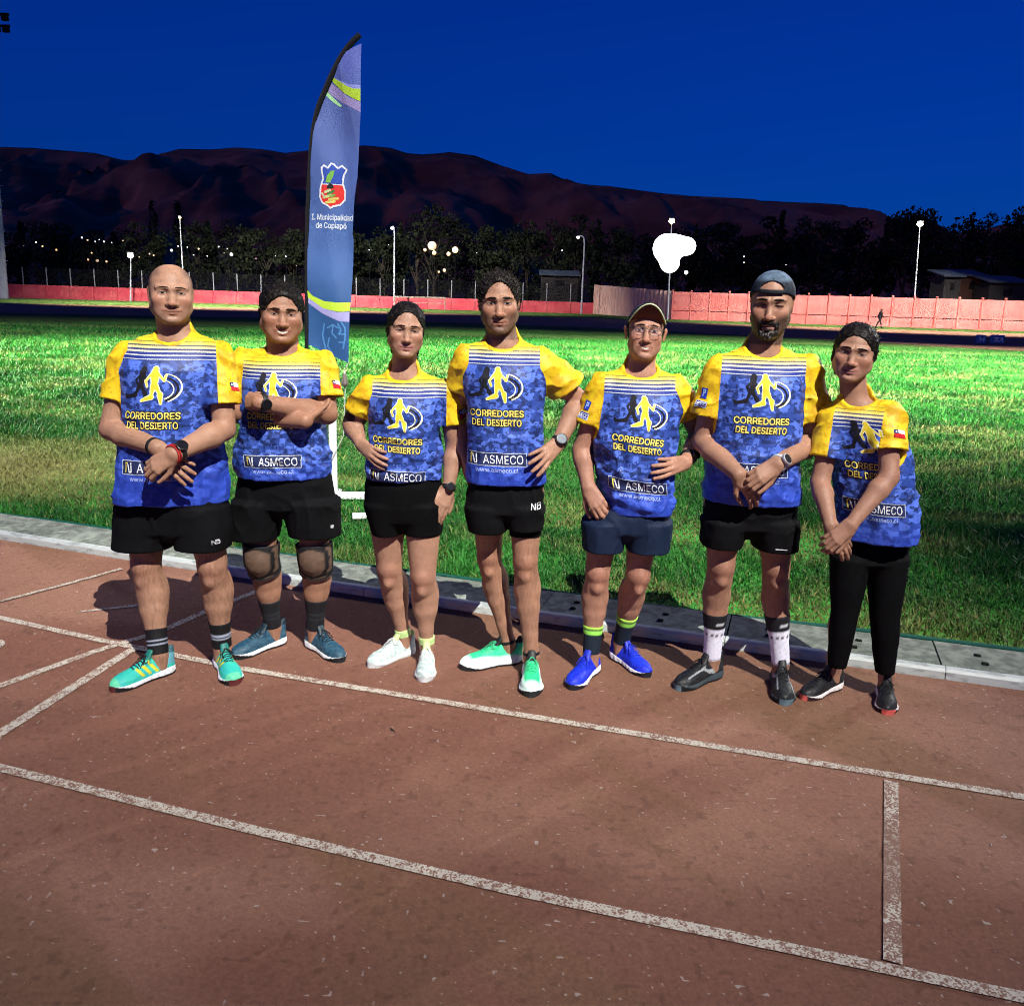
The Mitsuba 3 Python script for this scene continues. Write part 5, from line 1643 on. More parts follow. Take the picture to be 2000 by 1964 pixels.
SPEC.append(dict(
    D=3.62, label='man with a backwards cap and greying beard, white compression socks, hands crossed low',
    chin=(1498, 661), yaw=-3, pitch=5, roll=1, hs=1.08, face=dict(jaw=1.0, sx=0.98, sz=1.02, smile=-0.1, nose=1.15, brow=1.0, lipw=0.95), skin=(0.281, 0.147, 0.094), lip=(0.20, 0.09, 0.075), stubble=((0.020, 0.016, 0.015), 0.92), eye=0.0010, brow=0.0036, lash=0.0006,
    hair=dict(t=-0.007, na=0.006, ex=(0.070, 0.085, 0.18), exz=0.02, low=-0.045, strands=300, len=0.008),
    beard=True,
    neck=(1490, 675), neckr=0.064, sh=[(1404, 723), (1576, 723)], el=[(1374, 862, 0.02), (1590, 862, 0.02)], wr=[(1442, 926, -0.20), (1518, 906, -0.225)], armr=(0.050, 0.044, 0.047, 0.030), build=1.1,
    hand=[dict(to=(1470, 958, -0.20), back=(0.15, -1, 0.2), thumb=1, curl=(22, 26, 16), spread=6, tout=0.6), dict(to=(1474, 936, -0.252), back=(-0.05, -1, 0.3), thumb=-1, curl=(26, 40, 22), spread=4, tout=0.5)],
    torso=[(974, 1373, 1560, 0.148), (900, 1380, 1556, 0.150), (820, 1392, 1562, 0.152), (748, 1396, 1566, 0.142), (718, 1410, 1556, 0.112), (700, 1444, 1526, 0.074)],
    sleeve=[(0.62, 0.061, 0.079), (0.68, 0.061, 0.080)], shr=(0.051, 0.052), seed=29, patch=[(0, 0.62, 44, 'badges'), (1, 0.66, 14, 'flag')], print=1.0, printat=(-0.016, 0.038), wrinkle=0.9,
    hip=[(1414, 985), (1512, 985)], knee=[(1408, 1108), (1515, 1112)], legr=(0.058, 0.054, 0.034), thighr=0.086, leghair=0.15,
    shorts=dict(name='shorts', mat='black_shorts_cloth', waist=[(950, 1382, 1552, 0.12), (985, 1377, 1556, 0.125), (1025, 1373, 1553, 0.118)], leg=[[(1012, 1369, 1460, 0.125), (1062, 1368, 1446, 0.118)], [(1012, 1460, 1557, 0.125), (1068, 1470, 1556, 0.118)]],
                marks=[(mark_bar(0.046, 0.0045), 1510, 1059, (0.6, 0.6, 0.62), 1)]),
    sock=dict(top=(0.50, 0.48), col=sock_white),
    shoe=[dict(heel=(1392, 1322), toe=(1318, 1346)), dict(heel=(1514, 1316), toe=(1536, 1378))], shoestyle=dict(upper=up_plain((0.006, 0.007, 0.008), (0.015, 0.018, 0.020), 0.8, 90, (0.25, 0.27, 0.28)), solecol=two_sole((0.035, 0.05, 0.06), (0.010, 0.010, 0.012), (0.10, 0.15, 0.18)), lace=(0.012, 0.012, 0.014)),
    extra=[lambda p: p.back_cap(), lambda p: p.beard_hair(), lambda p: p.watch(1, 0.96, (0.1, -1, 0.35), 0.036, 0.023, strap=(0.4, 0.42, 0.44), rim=(0.6, 0.62, 0.64))]))

SPEC.append(dict(
    D=3.52, label='young woman in full-length black leggings leaning aside, hands clasped low',
    chin=(1655, 745), yaw=-2, pitch=3, roll=6, hs=0.98, face=dict(jaw=0.98, fat=0.4, sx=1.03, sz=0.96, smile=0.7, nose=1.05, cheek=0.4, lipw=0.95), skin=(0.273, 0.140, 0.091), lip=(0.30, 0.11, 0.10), eye=0.0027, brow=0.0032,
    hair=dict(t=0.005, na=0.007, ex=(0.066, 0.088, 0.078), exz=0.0, low=-0.062, strands=900, len=0.016, flow=(0.0, 0.9, 0.2), lift=0.25, earcut=0.010, lines=(60, 60, 220), add=[((0.01, 0.118, 0.01), (0.032, 0.034, 0.038))], side=0.003, strand=[((-0.062, -0.030, 0.052), (-0.073, 0.0, -0.040), 0.013, 0.010), ((0.066, -0.022, 0.052), (0.074, 0.006, -0.01), 0.012, 0.008), ((-0.058, 0.040, -0.04), (-0.056, 0.035, -0.10), 0.013, 0.005)]),
    neck=(1676, 776), neckr=0.049, sh=[(1628, 819, 0.02), (1736, 813, -0.07)], el=[(1602, 940, -0.04), (1736, 930, -0.16)], wr=[(1622, 1026, -0.18), (1662, 1024, -0.235)], armr=(0.043, 0.037, 0.038, 0.025), build=0.92, handscale=0.92,
    hand=[dict(to=(1648, 1062, -0.185), back=(0.1, -1, 0.2), thumb=1, curl=(12, 18, 12), spread=3, tout=0.4), dict(to=(1633, 1050, -0.245), back=(-0.1, -1, 0.3), thumb=-1, curl=(24, 40, 22), spread=3, tout=0.45)],
    torso=[(1048, 1632, 1786, 0.136, 0.02), (960, 1632, 1784, 0.132, 0.025), (885, 1630, 1776, 0.122, 0.02), (838, 1630, 1758, 0.116, 0.01), (812, 1634, 1738, 0.098), (794, 1650, 1712, 0.070)],
    sleeve=[(0.62, 0.060, 0.066), (0.58, 0.062, 0.070)], shr=(0.040, 0.042), collar=0.056, seed=37, patch=[(1, 0.62, 78, 'flag')], print=0.98, printat=(-0.05, 0.055), lean=-0.02, badge_dv=0.03, wrinkle=1.1, roll_folds=0.3, tyaw=-12,
    hip=[(1662, 1090, 0.055), (1736, 1090, 0.055)], knee=[(1648, 1190), (1728, 1195)], legr=(0.042, 0.036, 0.031), thighr=0.056,
    shorts=dict(name='leggings', mat='legging_cloth', tight=True, n=2.0, amp=0.28, waist=[(1012, 1655, 1770, 0.080, 0.050), (1050, 1642, 1774, 0.088, 0.050), (1092, 1626, 1771, 0.100, 0.035)], leg=[[(1085, 1623, 1697, 0.096, 0.030), (1140, 1622, 1690, 0.082, 0.015), (1190, 1624, 1677, 0.060), (1230, 1621, 1669, 0.058), (1300, 1618, 1652, 0.041)], [(1085, 1692, 1772, 0.096, 0.030), (1140, 1696, 1765, 0.082, 0.015), (1195, 1699, 1757, 0.060), (1240, 1703, 1755, 0.058), (1313, 1710, 1746, 0.041)]]),
    shoelen=0.258,
    shoe=[dict(heel=(1656, 1334), toe=(1564, 1365)), dict(heel=(1724, 1345), toe=(1735, 1397))], shoestyle=dict(upper=up_plain((0.006, 0.006, 0.007), (0.014, 0.014, 0.016), 0.8), solecol=two_sole((0.70, 0.66, 0.64), (0.03, 0.012, 0.012), (0.55, 0.10, 0.08)), lace=(0.012, 0.012, 0.014)),
    extra=[]))

# ------------------------------------------------------------------ the place: track, kerb, infield
CURB_X = np.linspace(-16, 16, 129)


def curb_y(x):
    return 0.0063 * x * x - 0.337 * x + 4.386


CURB = np.column_stack([CURB_X, curb_y(CURB_X)])


def offset_line(P, d):
    t = np.gradient(P, axis=0)
    t /= np.linalg.norm(t, axis=1, keepdims=True)
    return P + np.column_stack([-t[:, 1], t[:, 0]]) * d


def sheet(key, poly, z, mat, kind='structure', step=None, **lab):
    v2, f = trimesh.creation.triangulate_polygon(poly, engine='earcut')
    v = np.column_stack([v2, np.full(len(v2), z)])
    a = np.cross(v[f[:, 1]] - v[f[:, 0]], v[f[:, 2]] - v[f[:, 0]])[:, 2]
    f[a < 0] = f[a < 0][:, ::-1]
    k = put(key, (v, f), mat, smooth=False)
    if '__' not in k:
        labels[k] = {'kind': kind, **lab}
    return k


def track_fn(p, n, uv):
    g = noise(p.x * 260, p.y * 260, 0.0)
    g2 = noise(p.x * 95, p.y * 95, 3.0)
    big = fbm(p.x * 0.9 + 3, p.y * 1.6, 0.0, octaves=4)
    streak = fbm((p.x + p.y * 0.9) * 2.2, (p.y - p.x * 0.5) * 0.6, 5.0, octaves=3)
    c = mix(mi.Color3f(0.165, 0.074, 0.050), mi.Color3f(0.232, 0.118, 0.080), smoothstep(0.32, 0.68, big))
    c = mix(c, mi.Color3f(0.160, 0.082, 0.046), smoothstep(0.46, 0.66, streak) * 0.75)
    spot_ = smoothstep(0.80, 0.86, noise(p.x * 38, p.y * 38, 9.0)) * 0.35
    c = c * (0.78 + 0.26 * g + 0.18 * g2) * (1 - spot_ * 0.5)
    chip = smoothstep(0.945, 0.955, noise(p.x * 75, p.y * 75, 21.0))
    return mix(c, mi.Color3f(0.42, 0.36, 0.32), chip * 0.6)


def track_bump(p, n, uv):
    return noise(p.x * 210, p.y * 210, 1.0)


scene['track_surface'] = {'type': 'bumpmap', 'bump': proc(track_bump, 2e-3), 'scale': 0.0022, 'nested': {'type': 'twosided', 'bsdf': {'type': 'principled', 'base_color': proc(track_fn), 'roughness': 0.85, 'specular': 0.25}}}


def line_fn(worn):
    def fn(p, n, uv):
        g = noise(p.x * 240, p.y * 240, 2.0)
        g2 = fbm(p.x * 60, p.y * 60, 7.0, octaves=2)
        bare = smoothstep(0.42, 0.66, 0.55 * g + 0.45 * g2 + worn)
        if worn > 0.05:
            mid = smoothstep(2.62, 2.50, p.y) * smoothstep(2.14, 2.24, p.y)
            bare = dr.clip(bare + mid * (0.45 + 0.45 * g2), 0, 1)
        return mix(mi.Color3f(0.46, 0.42, 0.35), mi.Color3f(0.20, 0.115, 0.085), bare)
    return fn


scene['line_paint'] = {'type': 'twosided', 'bsdf': {'type': 'principled', 'base_color': proc(line_fn(0.0)), 'roughness': 0.8, 'specular': 0.3}}
scene['worn_line_paint'] = {'type': 'twosided', 'bsdf': {'type': 'principled', 'base_color': proc(line_fn(0.09)), 'roughness': 0.8, 'specular': 0.3}}


def soil_fn(p, n, uv):
    g = fbm(p.x * 22, p.y * 22, 0.0, octaves=3)
    big = fbm(p.x * 0.35 + 8, p.y * 0.22, 2.0, octaves=4)
    strip = fbm(p.x * 0.05, p.y * 0.30 + 3, 6.0, octaves=3)
    green, lime, straw = mi.Color3f(0.022, 0.125, 0.018), mi.Color3f(0.056, 0.275, 0.040), mi.Color3f(0.20, 0.25, 0.075)
    c = mix(green, lime, smoothstep(0.30, 0.62, big * 0.6 + strip * 0.4))
    c = mix(c, straw, smoothstep(0.54, 0.72, strip) * 0.55)
    dp = smoothstep(1.2, 0.2, dr.sqrt(dr.square((p.x + 4.9) / 1.7) + dr.square((p.y - 7.9) / 1.9)))
    c = mix(c, mi.Color3f(0.23, 0.19, 0.075), dp * 0.85)
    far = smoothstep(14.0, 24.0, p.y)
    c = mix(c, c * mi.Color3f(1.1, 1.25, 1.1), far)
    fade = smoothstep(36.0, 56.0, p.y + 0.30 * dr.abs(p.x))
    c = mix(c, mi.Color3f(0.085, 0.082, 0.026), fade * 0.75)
    tuft = noise(p.x * 9, p.y * 2.2, 4.0)
    return c * (0.45 + 0.65 * g + 0.25 * tuft)


def soil_bump(p, n, uv):
    return fbm(p.x * 14, p.y * 7, 1.0, octaves=3)


scene['turf'] = {'type': 'bumpmap', 'bump': proc(soil_bump, 4e-3), 'scale': 0.05, 'nested': {'type': 'twosided', 'bsdf': {'type': 'principled', 'base_color': proc(soil_fn), 'roughness': 0.95, 'specular': 0.1}}}
pri('bare_ground', (0.045, 0.036, 0.030), 0.95, 0.1)

BIG = 9000.0
sheet('ground', sbox(-BIG, -BIG, BIG, BIG), -0.03, 'bare_ground', label='dark earth beyond the stadium')
cl = [tuple(p) for p in CURB]
sheet('running_track', Polygon([(-60, cl[0][1] + (60 - 16) * 0.2)] + cl + [(60, cl[-1][1] - 2), (60, -40), (-60, -40)]), 0.0, 'track_surface', label='brownish red synthetic running track')
infield = Polygon([tuple(p) for p in offset_line(CURB, 0.40)] + [(75, 0), (110, 40), (110, 84), (54, 91.5), (17, 104), (13, 131), (-84, 131), (-130, 120), (-130, 40), (-60, 14)])
sheet('grass_field', infield, -0.006, 'turf', label='floodlit grass infield with dry straw patches')
# the far bend of the track
far_e = np.array([gnd(x, y)[:2] for x, y in ((-300, 585), (0, 592), (560, 603), (900, 613), (1160, 622), (1311, 629), (2000, 652), (2300, 664))])
near_e = np.array([gnd(x, y)[:2] for x, y in ((-300, 605), (0, 611), (560, 622), (900, 631), (1160, 640), (1500, 657), (2000, 686), (2300, 704))])
pri('far_track_surface', (0.20, 0.10, 0.06), 0.9, 0.2)
sheet('far_track_bend', Polygon(np.vstack([far_e, near_e[::-1]])), 0.004, 'far_track_surface', label='dark far bend of the track')


def stripe(key, pts, width, z=0.004, mat='line_paint', taper=False):
    P = np.asarray(pts, float)
    d = np.concatenate([[0], np.cumsum(np.linalg.norm(np.diff(P, axis=0), axis=1))])
    u = np.linspace(0, d[-1], max(2, int(d[-1] / 0.15), len(P) if len(P) > 20 else 0))
    P = np.column_stack([np.interp(u, d, P[:, 0]), np.interp(u, d, P[:, 1])])
    w = np.full(len(P), width / 2)
    if taper:
        w = w * np.linspace(1, 0.25, len(P))
    t = np.gradient(P, axis=0)
    t /= np.linalg.norm(t, axis=1, keepdims=True)
    nn = np.column_stack([-t[:, 1], t[:, 0]])
    A, B = P + nn * w[:, None], P - nn * w[:, None]
    v = np.vstack([np.column_stack([A, np.full(len(A), z)]), np.column_stack([B, np.full(len(B), z)])])
    n = len(P)
    f = np.array([(i + n, i + n + 1, i + 1) for i in range(n - 1)] + [(i + n, i + 1, i) for i in range(n - 1)])
    k = put(key, (v, f), mat, smooth=False)
    return k


G2 = lambda *pts: [gnd(x, y)[:2] for x, y in pts]
ext = lambda P, d0, d1: np.vstack([P[0] - nrm(P[1] - P[0]) * d0, P, P[-1] + nrm(P[-1] - P[-2]) * d1])
labels_line = [
    ('lane_line', ext(np.array(G2((0, 1207), (206, 1253), (464, 1305), (1000, 1394), (2000, 1557))), 8, 12), 0.042, 'line_paint', 'white lane line passing just in front of the shoes'),
    ('lane_line', ext(np.array(G2((0, 1501), (505, 1625), (1011, 1743), (2000, 1950))), 8, 12), 0.042, 'line_paint', 'white lane line crossing the foreground, nearest the camera'),
    ('cross_line', np.array(G2((1740, 1528), (1743, 1882))), 0.046, 'worn_line_paint', 'short worn white line joining the two lane lines'),
    ('diagonal_line', ext(np.array(G2((0, 1340), (215, 1262), (300, 1240), (398, 1196), (520, 1148))), 4, 0), 0.044, 'line_paint', 'white diagonal line running up behind the shaved man'),
    ('diagonal_line', ext(np.array(G2((0, 1434), (245, 1278), (272, 1262))), 4, 0), 0.048, 'line_paint', 'white diagonal line ending under the shaved man'),
    ('diagonal_line', ext(np.array(G2((0, 1176), (120, 1145), (237, 1112))), 6, 0), 0.030, 'line_paint', 'thin white diagonal line nearest the kerb'),
    ('diagonal_line', np.array(G2((330, 1176), (240, 1186), (150, 1196))), 0.055, 'line_paint', 'short tapered white mark beside the shadow')]
for j, (nm, P, w, m, lb) in enumerate(labels_line):
    k = stripe(nm, P, w, 0.004 + 0.0015 * (j % 3), m, taper='tapered' in lb)
    labels[k] = {'kind': 'structure', 'label': lb}
scene['straw_mark'] = {'type': 'twosided', 'bsdf': {'type': 'principled', 'base_color': {'type': 'rgb', 'value': [0.055, 0.06, 0.025]}, 'roughness': 0.9}}
for P, lb in ((G2((-60, 727), (0, 732), (205, 748), (300, 757)), 'thin dark line across the grass left of the shaved man'), (G2((1790, 785), (1850, 797), (2000, 824), (2100, 842)), 'thin dark line across the grass at the far right')):
    k = stripe('field_line', P, 0.06, 0.045, 'straw_mark')
    labels[k] = {'kind': 'structure', 'label': lb}
cc = gnd(-9, 1264)
ang = np.linspace(0, 2 * np.pi, 33)
k = stripe('circle_mark', np.column_stack([cc[0] - 0.045 + 0.06 * np.cos(ang), cc[1] + 0.06 * np.sin(ang)]), 0.04, 0.0085)
labels[k] = {'kind': 'structure', 'label': 'white round mark at the left border of the track'}
for (px, py, lb) in ((766, 1426, 'dark dry leaf lying between the two lane lines'), (410, 1568, 'pale crumb on the track near the left of the lower lane line'), (500, 1770, 'pale crumb below the lower lane line at lower left'), (1660, 1530, 'pale crumb left of the short cross line, nearest the upper lane line'), (1935, 1650, 'pale crumb right of the short cross line')):
    c = gnd(px, py)
    a = (px * 7) % 3.1
    v = np.array([[-0.022, -0.004, 0], [0.0, -0.007, 0], [0.022, 0.0, 0], [0.002, 0.006, 0], [0.0, 0.0, 0.004]])
    v = v @ np.array([[math.cos(a), math.sin(a), 0], [-math.sin(a), math.cos(a), 0], [0, 0, 1]]) * (1.0 if px == 766 else 0.45) + [c[0], c[1], 0.003]
    nm = 'dry_leaf' if px == 766 else 'crumb'
    put(nm, (v, np.array([[0, 1, 4], [1, 2, 4], [2, 3, 4], [3, 0, 4]])), 'matt_paint', smooth=False, color=(0.03, 0.02, 0.015) if px == 766 else (0.3, 0.26, 0.22), label=lb, category=nm.split('_')[-1])


# ---- the drained kerb: concrete slabs with pairs of drain holes and a white rail on the track side
def concrete_fn(p, n, uv):
    g = fbm(p.x * 26, p.y * 26, p.z * 26, octaves=4)
    s = fbm(p.x * 4, p.y * 7, 3.0, octaves=3)
    return mix(mi.Color3f(0.12, 0.135, 0.115), mi.Color3f(0.24, 0.265, 0.225), smoothstep(0.3, 0.7, g)) * (0.55 + 0.75 * s)


def rail_fn(p, n, uv):
    g = fbm(p.x * 16, p.y * 16, p.z * 40, octaves=3)
    return mix(mi.Color3f(0.46, 0.50, 0.48), mi.Color3f(0.24, 0.27, 0.26), smoothstep(0.52, 0.72, g) * 0.7)


pri('kerb_concrete', proc(concrete_fn), 0.85, 0.25)
pri('kerb_rail', proc(rail_fn), 0.45, 0.5)
pri('drain_dark', (0.012, 0.012, 0.012), 0.9, 0.1)
labels['kerb'] = {'label': 'grey concrete kerb with drain holes and a raised white rail between track and grass', 'kind': 'structure'}
arc = np.concatenate([[0], np.cumsum(np.linalg.norm(np.diff(CURB, axis=0), axis=1))])


def along(u, d):
    P = np.column_stack([np.interp(u, arc, CURB[:, 0]), np.interp(u, arc, CURB[:, 1])])
    t = np.column_stack([np.interp(u + 0.05, arc, CURB[:, 0]) - np.interp(u - 0.05, arc, CURB[:, 0]), np.interp(u + 0.05, arc, CURB[:, 1]) - np.interp(u - 0.05, arc, CURB[:, 1])])
    t /= np.linalg.norm(t, axis=1, keepdims=True)
    return P + np.column_stack([-t[:, 1], t[:, 0]]) * np.reshape(d, (-1, 1))


def profile_sweep(u, prof, jig=0.0, z0=0.0):
    """Sweeps a closed (offset, height) profile along the kerb between the given arc lengths."""
    vs = [np.column_stack([along(u, d), np.full(len(u), z + z0)]) for d, z in prof]
    m, n = len(prof), len(u)
    V = np.vstack(vs)
    f = []
    for a in range(m):
        b = (a + 1) % m
        for i in range(n - 1):
            f += [(a * n + i, b * n + i, b * n + i + 1), (a * n + i, b * n + i + 1, a * n + i + 1)]
    for e in (0, n - 1):
        idx = [a * n + e for a in range(m)]
        for a in range(1, m - 1):
            f.append((idx[0], idx[a], idx[a + 1]) if e else (idx[0], idx[a + 1], idx[a]))
    return V, np.array(f)


rgk = np.random.default_rng(4)
SL = 0.98
lo_u, hi_u = np.interp(-9, CURB[:, 0], arc), np.interp(9, CURB[:, 0], arc)
u0, j = lo_u, 0
while u0 < hi_u:
    u = np.linspace(u0 + 0.004, u0 + SL - 0.004, 7)
    dz = rgk.uniform(-0.003, 0.003)
    put('kerb__slab', profile_sweep(u, [(0.085, -0.03), (0.085, 0.014), (0.091, 0.020), (0.43, 0.026), (0.44, 0.020), (0.44, -0.03)], z0=dz), 'kerb_concrete', smooth=False)
    if -0.5 < np.interp(u0, arc, CURB[:, 0]) < 4.5:
        for q in (0.17, 0.62):
            for dd in (0.20, 0.30):
                c = along(np.array([u0 + q + rgk.uniform(-0.03, 0.03)]), dd)[0]
                put('kerb__drain_hole', boxm(c[0], c[1], 0.0262 + dz, 0.030, 0.024, 0.010, rot=-0.32, bev=0.003), 'drain_dark', smooth=False)
    u = np.linspace(u0 + 0.002, u0 + SL - 0.002, 7)
    put('kerb__rail', profile_sweep(u, [(0.004, -0.02), (0.004, 0.034), (0.014, 0.047), (0.032, 0.052), (0.052, 0.047), (0.062, 0.034), (0.062, -0.02)]), 'kerb_rail', smooth=35)
    u0 += SL
u = np.linspace(lo_u, hi_u, 150)
hose = np.column_stack([along(u, 0.462 + 0.012 * np.sin(u * 1.7) + 0.006 * np.sin(u * 6)), 0.016 + 0.006 * np.sin(u * 2.3)])
put('garden_hose', tube(hose, 0.012, 7), 'matt_paint', color=(0.006, 0.075, 0.055), label='dark green hose lying along the kerb beside the grass', category='hose')

# ---- grass blades on the infield near the kerb, thinning out with distance
rgg = np.random.default_rng(21)
N = 380000
dist = 4.0 * (42 / 4.0) ** rgg.random(N)
gx = rgg.uniform(-0.66, 0.66, N) * dist * 1.02 + rgg.uniform(-0.5, 0.5, N)
gy = dist + rgg.uniform(-0.2, 0.2, N)
edge = curb_y(gx) + 0.49 + 0.05 * (meshkit.noise(np.column_stack([gx * 6, gy * 6, gx * 0])) - 0.3)
# bare, straw-coloured places
pt = np.column_stack([gx, gy, gx * 0])
dry = meshkit.fbm(pt * [0.8, 1.3, 1], 4, 3)
near_edge = np.clip(1 - (gy - edge) / 0.55, 0, 1) * np.clip((gx + 0.6) / 1.2, 0, 1)
left_dry = np.clip(1.15 - np.hypot((gx + 4.9) / 1.7, (gy - 7.9) / 1.9), 0, 1)
dryness = np.clip((dry - 0.52) * 3.2 + near_edge * 0.75 + left_dry * 1.1, 0, 1)
keep = (gy > edge) & (rgg.random(N) > dryness * 0.45) & (rgg.random(N) > np.clip((dist - 22) / 20, 0, 1))
gx, gy, dist, dryness = gx[keep], gy[keep], dist[keep], dryness[keep]
n = len(gx)
sc_ = np.clip(dist / 5.5, 0.75, 4.0) ** 0.72
clump = meshkit.noise(np.column_stack([gx * 4.0, gy * 4.0, gx * 0]), 5)
tall = meshkit.noise(np.column_stack([gx * 0.9, gy * 0.9, gx * 0]), 6)
h = (0.026 + 0.034 * clump + 0.026 * tall * (tall > 0.5)) * rgg.uniform(0.6, 1.35, n) * sc_ ** 0.6 * (1 - 0.45 * dryness)
wd = 0.0042 * rgg.uniform(0.7, 1.4, n) * sc_
th = rgg.uniform(0, 2 * np.pi, n)
ln = rgg.normal(0, 0.55, (n, 2)) * h[:, None]
base = np.column_stack([gx, gy, np.full(n, -0.008)])
sd = np.column_stack([np.cos(th), np.sin(th), np.zeros(n)]) * wd[:, None]
mid = base + np.column_stack([ln * 0.4, h * 0.62])
tip = base + np.column_stack([ln, h])
gv = np.stack([base - sd, base + sd, mid + sd * 0.7, mid - sd * 0.7, tip], 1).reshape(-1, 3)
gf = (np.arange(n)[:, None, None] * 5 + np.array([[0, 1, 2], [0, 2, 3], [3, 2, 4]])[None]).reshape(-1, 3)
hue = meshkit.fbm(np.column_stack([gx * 1.5, gy * 1.1, gx * 0]), 3, 9)
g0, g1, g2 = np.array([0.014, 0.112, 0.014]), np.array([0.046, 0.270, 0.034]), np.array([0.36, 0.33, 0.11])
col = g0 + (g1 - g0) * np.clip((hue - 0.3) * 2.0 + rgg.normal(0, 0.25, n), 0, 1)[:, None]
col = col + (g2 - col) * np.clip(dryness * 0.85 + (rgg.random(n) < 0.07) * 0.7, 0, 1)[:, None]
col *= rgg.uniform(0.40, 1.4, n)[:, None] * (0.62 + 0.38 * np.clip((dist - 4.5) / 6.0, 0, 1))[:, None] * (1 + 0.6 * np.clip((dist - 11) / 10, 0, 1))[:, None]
scene['grass_leaf'] = {'type': 'twosided', 'bsdf': {'type': 'principled', 'base_color': VC, 'roughness': 0.6, 'specular': 0.3}}
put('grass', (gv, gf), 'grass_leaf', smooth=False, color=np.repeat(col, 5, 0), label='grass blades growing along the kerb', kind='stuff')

# ------------------------------------------------------------------ hills
RIDGE = np.array([(-500, 300), (-200, 292), (0, 287), (62, 289), (124, 294), (186, 299), (237, 312), (279, 315), (309, 301), (351, 291), (413, 292), (464, 288), (516, 292), (557, 299), (598, 294), (712, 284), (763, 289), (794, 299), (825, 302), (877, 297), (928, 304), (970, 320), (1031, 340), (1073, 338), (1114, 359), (1186, 363), (1258, 373), (1341, 382), (1444, 389), (1547, 395), (1609, 397), (1650, 400), (1692, 421), (1750, 440), (1850, 470), (2000, 500), (2300, 520), (2600, 500)], float)
MD = 3200.0
rx = np.array([at(x, y, MD)[0] for x, y in RIDGE])
rz = np.array([at(x, y, MD)[2] for x, y in RIDGE])
hx = np.linspace(-2600, 2600, 521)
hy = np.concatenate([np.linspace(1250, MD, 100), np.linspace(MD + 60, MD + 1500, 14)])
HX, HY = np.meshgrid(hx, hy, indexing='ij')
crest = np.interp(hx, rx, rz)[:, None]
k = (HY - 1250) / (MD - 1250)
prof = np.where(k <= 1, np.clip(k, 0, 1) ** 1.25, 1 - 0.5 * (HY - MD) / 1500)
P = np.stack([HX / 330, HY / 520, HX * 0], -1)
gul = meshkit.fbm(P + 0.6 * (meshkit.fbm(P * 1.7, 3, 4)[..., None] - 0.5), 5, 8)
rid = 1 - np.abs(2 * meshkit.fbm(np.stack([HX / 260 + HY / 900, HY / 1500, HX * 0], -1), 4, 15) - 1)
Z = crest * prof + (gul - 0.5) * 290 * np.sin(np.pi * np.clip(k, 0, 1)) + (rid - 0.75) * 210 * np.sin(np.pi * np.clip(k, 0, 1)) + (meshkit.fbm(P * 6, 4, 2) - 0.5) * 22 * np.clip(1.15 - k, 0.15, 1)
Z = np.minimum(Z, EYE + (crest - EYE) * HY / MD * 1.0) - np.where(k < 0.02, 30, 0)
mv = np.stack([HX, HY, Z], -1).reshape(-1, 3)
nx, ny = len(hx), len(hy)
ii, jj = np.meshgrid(np.arange(nx - 1), np.arange(ny - 1), indexing='ij')
a = (ii * ny + jj).ravel()
mf = np.vstack([np.stack([a, a + ny, a + ny + 1], 1), np.stack([a, a + ny + 1, a + 1], 1)])


def hill_fn(p, n, uv):
    g = fbm(p.x / 130, p.y / 130, p.z / 70, octaves=4)
    return mix(mi.Color3f(0.22, 0.085, 0.050), mi.Color3f(0.36, 0.15, 0.085), smoothstep(0.35, 0.65, g))


pri('hill_rock', proc(hill_fn), 0.95, 0.05)
put('hills', (mv, mf), 'hill_rock', smooth=True, label='bare dark brown desert hills', kind='structure')

# ------------------------------------------------------------------ walls and fences beyond the far bend
WL, WC = np.array([*(at(20, 578, 130.0)[:2])]), np.array([*(at(1160, 611, 130.0)[:2])])
PA, PB = np.array([*(at(1311, 624, 100.0)[:2])]), np.array([*(at(2020, 647, 87.5)[:2])])
WL0 = WL + (WL - WC) * 0.06


def wall_paint(c0, c1, sc):
    def fn(p, n, uv):
        g = fbm(p.x * 0.5, p.z * 1.3, p.y * 0.4, octaves=3)
        s = fbm(p.x * 5, p.z * 0.6, p.y * 3, octaves=2)
        return mix(mi.Color3f(*c0), mi.Color3f(*c1), smoothstep(0.3, 0.7, g * 0.6 + s * 0.4))
    return proc(fn)


pri('red_wall_paint', wall_paint((0.58, 0.060, 0.085), (0.68, 0.120, 0.125), 1), 0.8, 0.2)
pri('pink_fence_paint', wall_paint((0.72, 0.175, 0.150), (0.78, 0.250, 0.215), 1), 0.75, 0.25)
pri('corrugated_paint', wall_paint((0.70, 0.40, 0.30), (0.76, 0.48, 0.37), 1), 0.55, 0.4)
pri('post_metal', (0.24, 0.24, 0.26), 0.6, 0.3)
pri('dark_wire', (0.010, 0.010, 0.012), 0.8, 0.1)


def wall_box(p, q, z0, z1, th, key, mat, **kw):
    d = q - p
    L = np.linalg.norm(d)
    c = (p + q) / 2
    put(key, boxm(c[0], c[1], (z0 + z1) / 2, L, th, z1 - z0, rot=math.atan2(d[1], d[0]), bev=0.02), mat, smooth=False, **kw)


